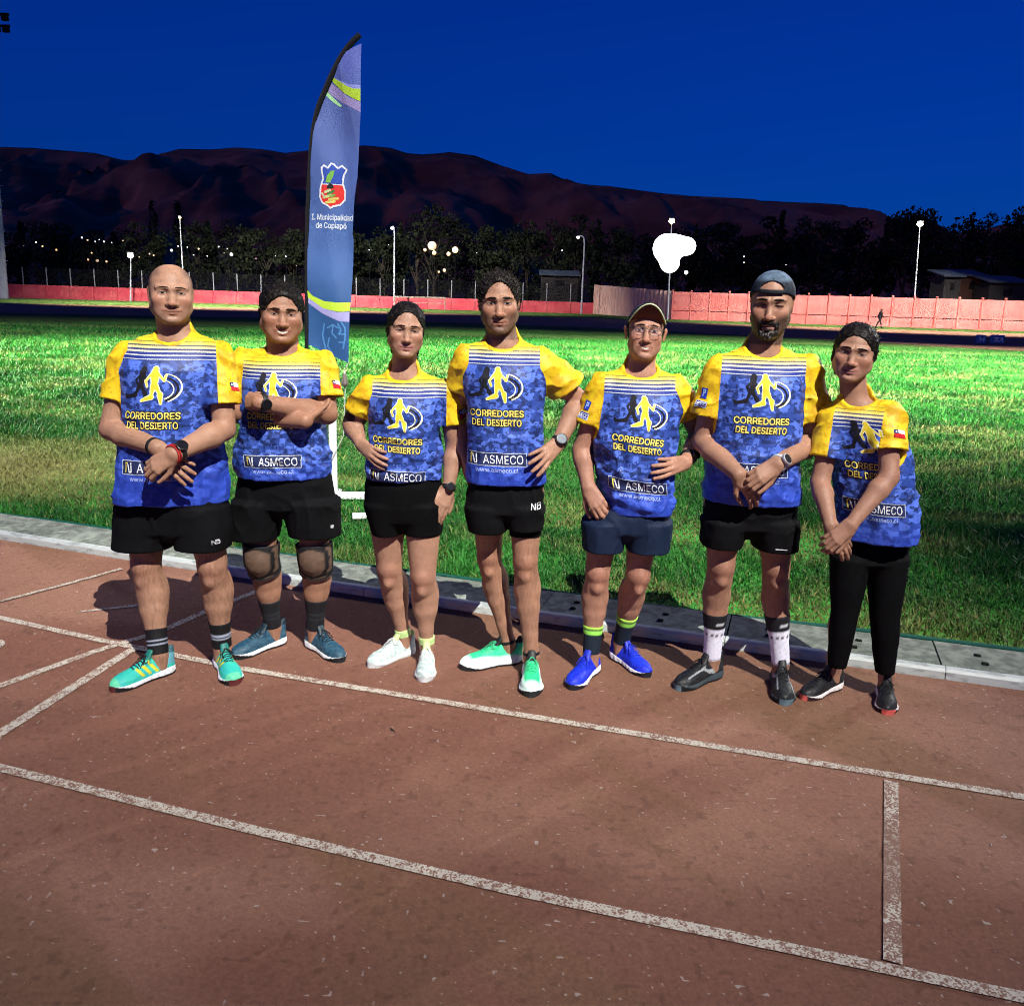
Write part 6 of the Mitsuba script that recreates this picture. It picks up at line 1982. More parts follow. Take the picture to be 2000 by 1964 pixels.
nseg = 26
for i in range(nseg):
    p, q = WL0 + (WC - WL0) * (i / nseg), WL0 + (WC - WL0) * ((i + 1) / nseg)
    e = nrm(q - p) * 0.03
    wall_box(p + e, q - e, -0.1, 1.55 + 0.35 * (1 - i / nseg), 0.25, 'perimeter_wall__panel', 'red_wall_paint')
labels['perimeter_wall'] = {'label': 'low red painted perimeter wall on the left half, below the wire fence', 'category': 'wall'}
labels['wire_fence'] = {'label': 'dark wire mesh fence with pale posts standing behind the low red wall', 'category': 'fence'}
off = np.array([0.0, 0.5])
wires = []
for i in range(nseg + 1):
    p = WL0 + (WC - WL0) * (i / nseg) + off
    wall_top = 4.35 - 0.30 * i / nseg
    put('wire_fence__post', tube([[p[0], p[1], -0.1], [p[0], p[1], wall_top]], 0.085, 7), 'post_metal', smooth=True)
    if i < nseg:
        q = WL0 + (WC - WL0) * ((i + 1) / nseg) + off
        zt, zb = wall_top - 0.1, 1.75
        for s in np.linspace(0, 1, 12):
            z = zb + (zt - zb) * s
            wires.append(tube([[p[0], p[1], z], [q[0], q[1], z]], 0.022, 3, cap=False))
        m = 12
        for s in range(-5, m):
            for sg in (1, -1):
                a0, a1 = s / m, (s + 6) / m
                t0, t1 = max(a0, 0), min(a1, 1)
                za, zb2 = zb + (zt - zb) * (t0 - a0) / (a1 - a0), zb + (zt - zb) * (t1 - a0) / (a1 - a0)
                if sg < 0:
                    za, zb2 = zb + zt - za, zb + zt - zb2
                pa, pb = p + (q - p) * t0, p + (q - p) * t1
                wires.append(tube([[pa[0], pa[1], za], [pb[0], pb[1], zb2]], 0.020, 3, cap=False))
put('wire_fence__mesh', cat(wires), 'dark_wire', smooth=False, label='fine wire mesh between the posts', kind='stuff')

labels['corrugated_fence'] = {'label': 'beige corrugated metal fence between the low red wall and the pink panels', 'category': 'fence'}
nr = 22
for i in range(nr):
    p, q = WC + (PA - WC) * (i / nr), WC + (PA - WC) * ((i + 1) / nr)
    d = nrm(q - p)
    L = np.linalg.norm(q - p)
    nn = np.array([d[1], -d[0]])
    if nn[1] > 0:
        nn = -nn
    prof = [p, p + d * L * 0.15 + nn * 0.22, p + d * L * 0.5 + nn * 0.22, p + d * L * 0.65]
    pts = np.array(prof + [q])
    zt = 4.05 - 1.0 * (i + 0.5) / nr
    v = np.vstack([np.column_stack([pts, np.full(5, -0.1)]), np.column_stack([pts, np.full(5, zt)]), np.column_stack([pts - nn * 0.04, np.full(5, zt)]), np.column_stack([pts - nn * 0.04, np.full(5, -0.1)])])
    f = np.array([[a + k * 5, a + 1 + k * 5, a + 1 + (k + 1) * 5] for k in range(3) for a in range(4)] + [[a + k * 5, a + 1 + (k + 1) * 5, a + (k + 1) * 5] for k in range(3) for a in range(4)])
    put('corrugated_fence__sheet', (v, f), 'corrugated_paint', smooth=False)

labels['panel_fence'] = {'label': 'tall pink panel fence with capped posts along the right half', 'category': 'fence'}
npn = 20
PE = PB + (PB - PA) * 0.15
for i in range(npn):
    p, q = PA + (PE - PA) * (i / npn), PA + (PE - PA) * ((i + 1) / npn)
    e = nrm(q - p) * 0.09
    zt = 2.98 - 0.12 * i / npn
    wall_box(p + e, q - e, 1.0, zt, 0.10, 'panel_fence__panel', 'pink_fence_paint')
    wall_box(p + e, q - e, 0.0, 0.94, 0.16, 'panel_fence__lower_panel', 'pink_fence_paint')
    put('panel_fence__post', cat([boxm(p[0], p[1] - 0.02, zt / 2, 0.13, 0.26, zt + 0.1, bev=0.02), boxm(p[0], p[1] - 0.02, zt + 0.14, 0.20, 0.30, 0.16, bev=0.05)]), 'pink_fence_paint', smooth=False)

# ------------------------------------------------------------------ trees beyond the fences
pri('bark_material', VC, 0.9, 0.1)
scene['tree_leaf'] = {'type': 'twosided', 'bsdf': {'type': 'principled', 'base_color': VC, 'roughness': 0.7, 'specular': 0.15}}
KINDS = {'broad': 'dense round tree', 'poplar': 'narrow poplar', 'gum': 'pale-trunked tree', 'bush': 'low spreading tree'}

tree_count = {}


def tree(px, top_y, D, kind, width, seed, where, nleaf=1500):
    rg = np.random.default_rng(seed)
    b = at(px, 580, D)
    H = at(px, top_y, D)[2]
    x0, y0 = b[0], b[1]
    key = 'tree'
    n_ = 0
    while key in labels:
        n_ += 1
        key = f'tree_{n_:03d}'
    bark = np.array([0.16, 0.12, 0.09]) if kind == 'gum' else np.array([0.05, 0.04, 0.03])
    limbs, tips = [], []
    lean = rg.uniform(-0.06, 0.06, 2) * H
    trunk_top = H * (0.85 if kind == 'poplar' else 0.55)
    t = np.linspace(0, 1, 7)
    tr = np.column_stack([x0 + lean[0] * t ** 1.5 + rg.normal(0, 0.05, 7), y0 + lean[1] * t, -0.2 + (trunk_top + 0.2) * t])
    r0 = 0.014 * H + 0.10
    limbs.append(tube(tr, r0 * (1 - 0.65 * t), 7))
    for _ in range(9 if kind != 'poplar' else 6):
        s = rg.uniform(0.35, 1.0)
        p = np.array([np.interp(s, t, tr[:, c]) for c in range(3)])
        a = rg.uniform(0, 2 * np.pi)
        out = width * rg.uniform(0.35, 0.85) * (0.5 if kind == 'poplar' else 1)
        e = p + [math.cos(a) * out, math.sin(a) * out, rg.uniform(0.15, 0.42) * H * (1 if p[2] < 0.5 * H else 0.6)]
        e[2] = min(e[2], H * 0.93)
        m = (p + e) / 2 + [0, 0, 0.05 * H]
        limbs.append(tube([p, m, e], [r0 * 0.45, r0 * 0.3, r0 * 0.12], 5))
        tips.append(e)
    put(f'{key}__trunk', cat(limbs), 'bark_material', color=bark)
    ncl = {'broad': 26, 'poplar': 22, 'gum': 20, 'bush': 20}[kind]
    C, R = [], []
    for i in range(ncl):
        if kind == 'poplar':
            z = H * rg.uniform(0.08, 0.97)
            w = width * 0.62 * math.sin(math.pi * min(0.96, 0.12 + 0.85 * z / H)) ** 0.7
            a = rg.uniform(0, 6.28)
            C.append([x0 + lean[0] * z / H + w * rg.uniform(0, 0.6) * math.cos(a), y0 + w * rg.uniform(0, 0.6) * math.sin(a), z])
            R.append([w * 0.6, w * 0.6, H * 0.09])
        else:
            if i < len(tips):
                c = tips[i]
            else:
                z = H * rg.uniform(0.12 if kind in ('broad', 'bush') else 0.35, 0.92)
                w = width * math.sqrt(max(0.06, 1 - ((z / H - 0.52) / 0.5) ** 2))
                a = rg.uniform(0, 6.28)
                q = rg.uniform(0.25, 0.9)
                c = [x0 + lean[0] + w * q * math.cos(a), y0 + w * q * math.sin(a), z]
            C.append(c)
            s = rg.uniform(0.26, 0.46) * width
            R.append([s, s, s * rg.uniform(0.5, 0.8)])
    C.append([x0 + lean[0], y0 + lean[1], H * 0.95])
    R.append([width * (0.16 if kind == 'poplar' else 0.34)] * 2 + [H * 0.06])
    C, R = np.array(C), np.array(R)
    w_ = R.prod(1) ** (2 / 3)
    pick = rg.choice(len(C), nleaf, p=w_ / w_.sum())
    u = rg.normal(size=(nleaf, 3))
    u /= np.linalg.norm(u, axis=1, keepdims=True)
    rad = rg.uniform(0.45, 1.12, (nleaf, 1)) ** 0.6
    pos = C[pick] + u * R[pick] * rad
    pos[:, 2] = np.maximum(pos[:, 2], 0.4)
    s = rg.uniform(0.20, 0.48, nleaf)[:, None] * (0.8 if kind == 'gum' else 1.0)
    d1 = rg.normal(size=(nleaf, 3))
    d1 /= np.linalg.norm(d1, axis=1, keepdims=True)
    d2 = np.cross(d1, rg.normal(size=(nleaf, 3)))
    d2 /= np.linalg.norm(d2, axis=1, keepdims=True)
    v = np.stack([pos - d1 * s, pos + d2 * s * 0.55, pos + d1 * s, pos - d2 * s * 0.55], 1).reshape(-1, 3)
    f = (np.arange(nleaf)[:, None, None] * 4 + np.array([[0, 1, 2], [0, 2, 3]])[None]).reshape(-1, 3)
    base = {'broad': (0.020, 0.026, 0.012), 'poplar': (0.020, 0.028, 0.013), 'gum': (0.030, 0.034, 0.018), 'bush': (0.018, 0.024, 0.012)}[kind]
    cl_ = rg.uniform(0.55, 1.4, len(C))[pick][:, None]
    col = np.array(base) * cl_ * rg.uniform(0.6, 1.4, (nleaf, 1))
    put(f'{key}__crown', (v, f), 'tree_leaf', smooth=False, color=np.repeat(col, 4, 0))
    tc = tree_count[(kind, where)] = tree_count.get((kind, where), 0) + 1
    labels[key] = {'label': f"{KINDS[kind]} {where}{['', ', second from left', ', third from left', ', fourth from left', ', fifth from left'][tc - 1]}", 'category': 'tree', 'group': 'dark trees beyond the fence'}


SKY_T = np.array([(-60, 450), (0, 450), (60, 430), (100, 432), (150, 440), (200, 452), (270, 445), (305, 392), (330, 382), (352, 396), (380, 432), (420, 430), (480, 440), (560, 440), (700, 450), (740, 452), (800, 425), (845, 400), (880, 412), (915, 440), (970, 448), (1020, 428), (1080, 425), (1120, 414), (1150, 425), (1190, 440), (1240, 455), (1290, 448), (1340, 442), (1390, 432), (1440, 440), (1490, 428), (1515, 410), (1560, 418), (1600, 432), (1650, 425), (1700, 428), (1740, 408), (1790, 402), (1830, 425), (1875, 425), (1900, 404), (1945, 420), (1990, 400), (2040, 400), (2100, 410)], float)
rgt = np.random.default_rng(5)
WHERE = [(-200, 130, 'at the far left beside the tall mast'), (130, 290, 'behind the wire fence, left of the shaved man'), (290, 370, 'standing tallest behind the shaved man'), (370, 600, 'left of the feather banner'), (600, 760, 'just right of the feather banner'), (760, 925, 'around the warm lamps right of the banner'), (925, 1080, 'behind the spiky-haired man'), (1080, 1250, 'left of the glaring floodlight'), (1250, 1380, 'behind the glaring floodlight'), (1380, 1480, 'left of the man in the backwards cap'), (1480, 1640, 'above the man in the backwards cap'), (1640, 1760, 'above the young woman, left of the lit lamp pole'), (1760, 1860, 'right of the lit lamp pole against the sky'), (1860, 2300, 'at the far right against the sky')]
px, i = -70, 0
while px < 2110:
    ty = np.interp(px, SKY_T[:, 0], SKY_T[:, 1])
    kind = ['broad', 'gum', 'bush', 'broad', 'poplar', 'gum'][i % 6]
    if 295 < px < 360:
        kind = 'poplar'
    if kind == 'bush':
        ty += 22
    where = next(w for a, b, w in WHERE if a <= px < b)
    row = ['in front', 'in the middle row', 'at the back'][i % 3]
    D = 150 + 14 * (i % 3) + rgt.uniform(-3, 3)
    tree(px, ty + rgt.uniform(-4, 8), D, kind, {'broad': 4.6, 'gum': 4.2, 'bush': 5.2, 'poplar': 2.3}[kind] * rgt.uniform(0.85, 1.15), 100 + i, where, 1500 if px < 1400 else 2000)
    px += rgt.uniform(26, 36)
    i += 1

# ------------------------------------------------------------------ lamps
for key, c in (('cool', (1.0, 1.0, 1.0)), ('warm', (1.0, 0.62, 0.22)), ('pink', (1.0, 0.25, 0.55))):
    pass
pri('lamp_pole_metal', (0.50, 0.51, 0.53), 0.45, 0.5)
pri('lamp_white', (0.8, 0.8, 0.8), 0.5)
ico = trimesh.creation.icosphere(2)


def glow(key, c, r, rad, color, squash=1.0):
    v = np.asarray(ico.vertices) * [r, r, r * squash] + c
    k = put(key, (v, np.asarray(ico.faces)), 'lamp_white', smooth=True)
    scene[k]['emitter'] = {'type': 'area', 'radiance': {'type': 'rgb', 'value': [rad * q for q in color]}, 'sampling_weight': 0.03}
    return k


COOL, WARM, AMBER, PINK = (1.0, 1.0, 1.0), (1.0, 0.62, 0.27), (1.0, 0.50, 0.14), (1.0, 0.35, 0.65)


def new_key(base):
    k, n_ = base, 0
    while k in labels:
        n_ += 1
        k = f'{base}_{n_:03d}'
    return k


def street_lamp(lx, ly, bx, by, D, rad, color, r, label, arm=0.0):
    key = new_key('street_lamp')
    L = at(lx, ly, D)
    B = at(bx, by, D)
    B[2] = -0.1
    if arm:
        top = L + [arm, 0, 0.25]
        pts = [B, B + (top - B) * 0.6, top - [0, 0, 0.9], top - [arm * 0.12, 0, 0.25], top - [arm * 0.5, 0, 0.0], L + [0, 0, 0.22]]
    else:
        pts = [B, B + (L - B) * 0.5, L - [0, 0, r * 0.5]]
    put(f'{key}__pole', tube(pts, np.linspace(0.12, 0.07, len(pts)) * (D / 120), 8), 'lamp_pole_metal')
    put(f'{key}__hood', boxm(L[0], L[1], L[2] + r * 0.9, r * 1.7, r * 1.7, r * 0.3, bev=r * 0.1), 'lamp_pole_metal', smooth=False)
    glow(f'{key}__lamp', L, r, rad, color, 0.75)
    labels[key] = {'label': label, 'category': 'street lamp', 'group': 'lamp posts round the field'}


street_lamp(351, 425, 358, 540, 128, 2.5, WARM, 0.22, 'slender lamp post above the shaved man, its lamp faintly lit')
street_lamp(255, 499, 253, 558, 126, 30, COOL, 0.42, 'short lamp post with a star-bright white lamp, left of the shaved man')
street_lamp(766, 446, 770, 575, 126, 4, COOL, 0.22, 'slender lamp post above the woman with silver shoes', 0.3)
street_lamp(1129, 464, 1136, 592, 124, 5, COOL, 0.21, 'bent-arm lamp post between the spiky-haired man and the man in glasses', 0.9)
street_lamp(1312, 432, 1308, 566, 99, 25, WARM, 0.32, 'tall lamp post with a glaring lamp above the white floodlight cluster')
street_lamp(1797, 438, 1789, 585, 92, 25, WARM, 0.30, 'leaning lamp post lit against the trees, right of the young woman', 0.0)

# the glaring floodlight cluster half way up the tall post
key = 'floodlight_cluster'
g0 = at(1316, 492, 98.2)
X, Y, Zq = np.meshgrid(np.arange(-3.4, 3.4, 0.11), np.arange(-1.2, 1.2, 0.11), np.arange(-3.0, 3.0, 0.11), indexing='ij')
D_ = np.full(X.shape, 9.0)
for (lx, ly, rp) in ((1303, 485, 27), (1342, 481, 17), (1308, 513, 19), (1322, 480, 20)):
    c = at(lx, ly, 98.2) - g0
    r = rp * 98.2 / FOC
    D_ = smin(D_, d_ell(X, Y, Zq, c, (r, r * 0.42, r)), 0.5)
v, f = nets(D_, X[:, 0, 0], Y[0, :, 0], Zq[0, 0, :])
k = put(f'{key}__lamp', (v + g0, f), 'lamp_white')
scene[k]['emitter'] = {'type': 'area', 'radiance': {'type': 'rgb', 'value': [3.0, 3.0, 3.0]}, 'sampling_weight': 0.1}
c = at(1310, 490, 98.9)
put(f'{key}__bracket', boxm(c[0], c[1], c[2], 2.4, 0.12, 0.14, bev=0.02), 'lamp_pole_metal', smooth=False)
labels[key] = {'label': 'glaring white floodlight cluster on the tall lamp post, brightest light of the picture', 'category': 'floodlight'}

# small town lights among the trees
TOWN = [(160, 464, 5, 'c'), (70, 473, 3, 'c'), (83, 481, 4, 'w'), (46, 480, 2.5, 'w'), (171, 469, 3.5, 'w'), (186, 472, 3.5, 'c'), (194, 468, 3, 'c'), (203, 472, 3, 'c'), (218, 474, 2.5, 'c'), (179, 494, 4.5, 'a'), (272, 502, 4, 'w'), (292, 496, 4, 'a'), (300, 499, 4, 'a'), (335, 489, 6, 'c'), (348, 481, 3, 'c'), (366, 483, 3, 'c'), (378, 498, 4, 'c'), (388, 486, 3.5, 'w'), (405, 500, 3, 'c'), (427, 482, 4, 'c'), (444, 486, 4, 'c'), (452, 497, 6, 'c'), (438, 494, 3, 'w'), (500, 505, 3, 'p'), (538, 500, 2, 'c'), (558, 501, 3.5, 'c'), (579, 519, 3, 'w'),
        (844, 480, 15, 'w'), (889, 488, 12, 'w'), (876, 496, 9, 'a'), (830, 488, 9, 'a'), (848, 494, 8, 'a'), (721, 488, 3, 'c'), (931, 494, 3, 'c'), (759, 478, 2, 'c'), (1098, 489, 3, 'c'), (1059, 546, 2.5, 'c'), (1340, 532, 7, 'c'), (1453, 501, 4, 'c'), (1453, 513, 3, 'c'), (1535, 517, 3, 'c'), (868, 528, 6, 'a'), (857, 531, 5, 'a'), (172, 507, 5, 'a'), (190, 509, 5, 'w'), (208, 511, 4.5, 'a'), (240, 470, 3, 'w'), (110, 488, 4, 'a')]
TW = [(0, 130, 'near the left border'), (130, 250, 'left of the star-bright lamp'), (250, 330, 'just left of the shaved man'), (330, 480, 'right of the shaved man'), (480, 600, 'above the man with crossed arms'), (600, 800, 'above the woman with silver shoes'), (800, 910, 'in the warm gap between trees'), (910, 1150, 'above the spiky-haired man'), (1150, 1400, 'below the glaring floodlight'), (1400, 2000, 'left of the backwards cap')]
cnt = {}
for j, (lx, ly, d, kd) in enumerate(TOWN):
    key = new_key('town_light')
    D = 140.0 if j % 2 else 143.0
    c = at(lx, ly, D)
    r = (0.36 if d < 5 else 0.46) * d * D / FOC * (0.75 + 0.5 * ((j * 37) % 10) / 10)
    put(f'{key}__post', tube([[c[0], c[1] + r, -0.1], [c[0], c[1] + r, c[2]]], 0.05, 5), 'dark_wire')
    glow(f'{key}__lamp', c, r, {'c': 3.0, 'w': 2.0, 'a': 1.7, 'p': 2.0}[kd] * (0.35 + ((j * 53) % 11) / 11), {'c': COOL, 'w': WARM, 'a': AMBER, 'p': PINK}[kd])
    wh = next(w for a, b, w in TW if a <= lx < b)
    nm = {'c': 'white', 'w': 'warm yellowish', 'a': 'amber', 'p': 'pink'}[kd]
    sz = 'large' if d >= 6 else 'small' if d >= 3.5 else 'tiny'
    g = (nm, sz, wh)
    cnt[g] = cnt.get(g, 0) + 1
    nth = ['', ', second from the left', ', third from the left', ', fourth from the left', ', fifth from the left', ''][cnt[g] - 1]
    labels[key] = {'label': f'{sz} {nm} town light {wh}{nth}', 'category': 'light', 'group': 'town lights among the trees'}

# ------------------------------------------------------------------ the tall mast at the left border
B, Tm = at(6, 562, 118.0), at(-30, 50, 118.0)
B[2] = -0.1
put('stadium_mast__pole', tube([B, (B + Tm) / 2, Tm], [0.55, 0.42, 0.28], 14), 'lamp_pole_metal')
for s in np.linspace(0.15, 0.6, 9):
    p = B + (Tm - B) * s
    put('stadium_mast__rung', boxm(p[0] + 0.62, p[1] - 0.1, p[2], 0.5, 0.08, 0.08, bev=0.01), 'lamp_pole_metal', smooth=False)
for zz in (0.0, 1.3):
    put('stadium_mast__cross_arm', boxm(Tm[0] + 0.6, Tm[1], Tm[2] + zz, 5.0, 0.25, 0.3, bev=0.05), 'dark_wire', smooth=False)
    for xx in (-1.2, 0.2, 1.6, 2.7):
        put('stadium_mast__lamp_head', boxm(Tm[0] + xx, Tm[1] - 0.25, Tm[2] + zz - 0.45, 0.8, 0.45, 0.7, bev=0.08), 'dark_wire', smooth=False)
labels['stadium_mast'] = {'label': 'tall pale floodlight mast at the left border with dark lamp arms on top', 'category': 'mast'}

# ------------------------------------------------------------------ feather banner and white post
FY = 6.98
fp = lambda x, y: (lambda q: (q[0], q[2]))(at(x, y, FY))
POLE = [(599, 985), (599, 760), (599, 670), (599, 539), (600, 435), (603, 364), (607, 306), (611, 260), (620, 216), (636, 174), (655, 132), (676, 97), (703, 68)]
pole = np.array([at(x, y, FY) for x, y in POLE])
pole[0][2] = 0.0
tt = np.linspace(0, 1, 60)
from scipy.interpolate import PchipInterpolator
ar = np.concatenate([[0], np.cumsum(np.linalg.norm(np.diff(pole, axis=0), axis=1))])
pole = PchipInterpolator(ar, pole)(tt * ar[-1])
put('feather_banner__pole', tube(pole, np.interp(pole[:, 2], [0, 2.2, 3.4, 3.9], [0.016, 0.016, 0.022, 0.014]), 10), 'matt_paint', color=(0.006, 0.006, 0.008))
put('feather_banner__base', cat([boxm(pole[0][0], FY, 0.03, 0.75, 0.06, 0.03, rot=0.5, bev=0.008), boxm(pole[0][0], FY, 0.033, 0.75, 0.06, 0.03, rot=-1.0, bev=0.008), tube([[pole[0][0], FY, 0.02], [pole[0][0], FY, 0.16]], 0.024, 10)]), 'matt_paint', smooth=False, color=(0.03, 0.03, 0.03))
LEFT = [(601, 672), (601, 539), (602, 435), (605, 364), (609, 306), (613, 260), (622, 218), (638, 176), (657, 135), (678, 104), (706, 86)]
RIGHT = [(706, 160), (706, 220), (703, 271), (699, 347), (693, 387), (688, 456), (690, 469), (688, 539), (684, 622), (682, 708)]
outline = [fp(*p) for p in LEFT + RIGHT] + [fp(640, 691)]
cloth_poly = Polygon(outline)
cv, cf = refine(cloth_poly, 0.045)


def flag_y(x, z):
    return FY - 0.012 + 0.022 * np.sin(x * 17 + z * 2.2) * np.clip((x - pole[0][0]) / 0.35, 0, 1) + 0.030 * (meshkit.fbm(np.column_stack([x * 5, z * 1.4, 0 * x]), 3, 6) - 0.5) + 0.012 * np.sin(z * 7 + x * 9)


def flag_part(key, poly, lift, col, step=0.03, mat='banner_cloth', thick=False):
    poly = poly.intersection(cloth_poly.buffer(-0.001))
    if poly.is_empty:
        return
    v, f = refine(poly, step)
    y = flag_y(v[:, 0], v[:, 1]) - lift
    V = np.column_stack([v[:, 0], y, v[:, 1]])
    return put(key, (V, f), mat, color=col)


scene['banner_cloth'] = {'type': 'twosided', 'bsdf': {'type': 'principled', 'base_color': VC, 'roughness': 0.6, 'specular': 0.3}}
zt, zb = cv[:, 1].max(), cv[:, 1].min()
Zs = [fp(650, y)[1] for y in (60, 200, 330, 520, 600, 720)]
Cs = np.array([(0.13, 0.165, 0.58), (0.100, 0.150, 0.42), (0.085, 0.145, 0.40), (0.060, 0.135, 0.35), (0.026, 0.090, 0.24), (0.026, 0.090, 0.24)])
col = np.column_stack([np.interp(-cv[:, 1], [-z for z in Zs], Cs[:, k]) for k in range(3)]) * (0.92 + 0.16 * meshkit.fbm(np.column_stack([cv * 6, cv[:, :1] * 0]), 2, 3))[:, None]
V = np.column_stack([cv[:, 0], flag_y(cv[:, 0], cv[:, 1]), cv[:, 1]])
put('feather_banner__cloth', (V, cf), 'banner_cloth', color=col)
PL = lambda *pts: Polygon([fp(*p) for p in pts]).buffer(0)
YG, LI = (0.50, 0.72, 0.05), (0.36, 0.30, 0.58)
flag_part('feather_banner__cloth__swoosh', PL((640, 146), (664, 158), (684, 168), (708, 169), (708, 178), (690, 176), (668, 166), (645, 152)), 0.0020, (0.30, 0.34, 0.75))
flag_part('feather_banner__cloth__swoosh', PL((648, 150), (664, 160), (680, 171), (692, 176), (708, 176), (708, 201), (694, 196), (674, 184), (650, 161)), 0.0025, YG)
flag_part('feather_banner__cloth__swoosh', PL((644, 160), (664, 176), (682, 192), (708, 203), (708, 223), (690, 213), (668, 201), (640, 180)), 0.0022, LI)
flag_part('feather_banner__cloth__swoosh', PL((638, 178), (650, 190), (668, 207), (664, 209), (648, 198), (636, 186)), 0.003, (0.45, 0.85, 0.40))
sh = [(628, 328), (634, 322), (641, 327), (647, 318), (653, 320), (660, 327), (668, 322), (679, 332), (673, 343), (671, 358), (676, 375), (675, 392), (665, 402), (652, 405), (646, 409), (640, 403), (629, 397), (624, 385), (626, 365), (631, 350), (629, 338)]
shield = PL(*sh)
flag_part('feather_banner__cloth__shield', shield, 0.0024, (0.74, 0.76, 0.80), 0.02)
inn = shield.buffer(-0.012)
zc = fp(650, 361)[1]
x0, x1 = fp(615, 361)[0], fp(690, 361)[0]
flag_part('feather_banner__cloth__shield', inn.intersection(sbox(x0, zc + 0.004, x1, zc + 1)), 0.0036, (0.03, 0.08, 0.42), 0.02)
flag_part('feather_banner__cloth__shield', inn.intersection(sbox(x0, zc - 1, x1, zc - 0.003)), 0.0036, (0.72, 0.035, 0.030), 0.02)
flag_part('feather_banner__cloth__emblem', PL((637, 357), (640, 344), (647, 335), (654, 333), (652, 344), (648, 352), (646, 358)), 0.005, (0.18, 0.45, 0.06), 0.02)
flag_part('feather_banner__cloth__emblem', PL((640, 364), (645, 359), (651, 361), (653, 367), (646, 370), (640, 368)), 0.0055, (0.01, 0.012, 0.01), 0.02)
for i, (a, b, r, c) in enumerate((((636, 376), (645, 372), 2.2, (0.5, 0.65, 0.35)), ((642, 380), (652, 374), 2.2, (0.05, 0.2, 0.04)), ((634, 386), (648, 382), 2.4, (0.65, 0.62, 0.25)), ((644, 390), (660, 388), 2.2, (0.68, 0.55, 0.12)), ((638, 396), (654, 394), 2.2, (0.7, 0.6, 0.15)), ((646, 384), (654, 382), 2.0, (0.15, 0.35, 0.05)), ((630, 378), (634, 384), 1.8, (0.6, 0.6, 0.4)))):
    flag_part('feather_banner__cloth__emblem', limb([fp(*a), fp(*b)], r * FY / FOC), 0.005, c, 0.02)
for txt, y, xa, xb in (('I. Municipalidad', 426, 609, 689), ('de Copiapó', 442, 617, 676)):
    p = text_poly(txt, 1.0, True)
    bx = p.bounds
    A, Bq = fp(xa, y), fp(xb, y)
    s = (Bq[0] - A[0]) / (bx[2] - bx[0])
    q = centred(shapely.affinity.scale(p, s, 0.040, origin=(0, 0)), (A[0] + Bq[0]) / 2, fp((xa + xb) / 2, y)[1])
    flag_part('feather_banner__cloth__lettering', q, 0.003, (0.72, 0.78, 0.84), 0.02)
flag_part('feather_banner__cloth__swoosh', PL((600, 566), (612, 578), (634, 588), (660, 591), (700, 590), (700, 607), (664, 609), (632, 602), (600, 580)), 0.003, YG)
flag_part('feather_banner__cloth__swoosh', PL((600, 573), (618, 590), (640, 604), (664, 610), (700, 608), (700, 630), (664, 627), (630, 612), (600, 590)), 0.0025, (0.36, 0.34, 0.62))
face_lines = [[(634, 632), (630, 655), (636, 682), (650, 700)], [(640, 640), (652, 634), (662, 640)], [(652, 634), (650, 650), (658, 660)], [(662, 632), (668, 644), (664, 652), (674, 652)], [(668, 628), (676, 640), (676, 660), (672, 680)], [(644, 660), (640, 676), (650, 690)], [(664, 668), (672, 668)]]
for L_ in face_lines:
    flag_part('feather_banner__cloth__line_print', limb([fp(*q) for q in L_], 0.006), 0.003, (0.08, 0.24, 0.50), 0.03)
c0 = at(681, 707, FY - 0.02)
c1 = at(673, 724, FY - 0.03)
put('feather_banner__cord', tube([c0, c1, at(674, 760, FY - 0.03), at(671, 850, FY - 0.02), at(610, 975, FY - 0.02)], 0.0035, 5), 'matt_paint', color=(0.5, 0.5, 0.48))
b0 = at(673, 726, FY - 0.03)
prof = [(0.0, 0.010), (-0.02, 0.014), (-0.05, 0.020), (-0.09, 0.028), (-0.105, 0.030), (-0.11, 0.012), (-0.125, 0.008)]
put('feather_banner__toggle', tube([b0 + [0, 0, z] for z, r in prof], [r for z, r in prof], 14), 'metal_material', color=(0.30, 0.25, 0.20))
labels['feather_banner'] = {'label': 'tall blue feather banner with a city crest and lime swooshes behind the row', 'category': 'banner'}

W0 = at(652, 974, 7.02)
W0[2] = 0.0
top = at(652, 700, 7.02)
put('white_post__upright', boxm(W0[0], 7.02, top[2] / 2, 0.055, 0.055, top[2], bev=0.006), 'lamp_white', smooth=False)
put('white_post__foot', boxm(W0[0] + 0.14, 7.02, 0.035, 0.36, 0.09, 0.055, rot=0.10, bev=0.01), 'lamp_white', smooth=False)
put('white_post__foot', boxm(W0[0] + 0.01, 6.99, 0.03, 0.09, 0.42, 0.05, rot=0.10, bev=0.01), 'lamp_white', smooth=False)
put('white_post__foot_cap', boxm(W0[0] + 0.335, 7.037, 0.037, 0.06, 0.094, 0.06, rot=0.10, bev=0.01), 'matt_paint', smooth=False, color=(0.012, 0.012, 0.014))
labels['white_post'] = {'label': 'white post on a flat foot beside the man with crossed arms', 'category': 'post'}
g = gnd(708, 1016)
put('white_plate', boxm(g[0], g[1], 0.035, 0.15, 0.10, 0.03, rot=0.2, bev=0.006), 'lamp_white', smooth=False, label='small white plate lying in the grass left of the woman with silver shoes', category='plate')

# ------------------------------------------------------------------ far figures, marker boards, goal, roofs


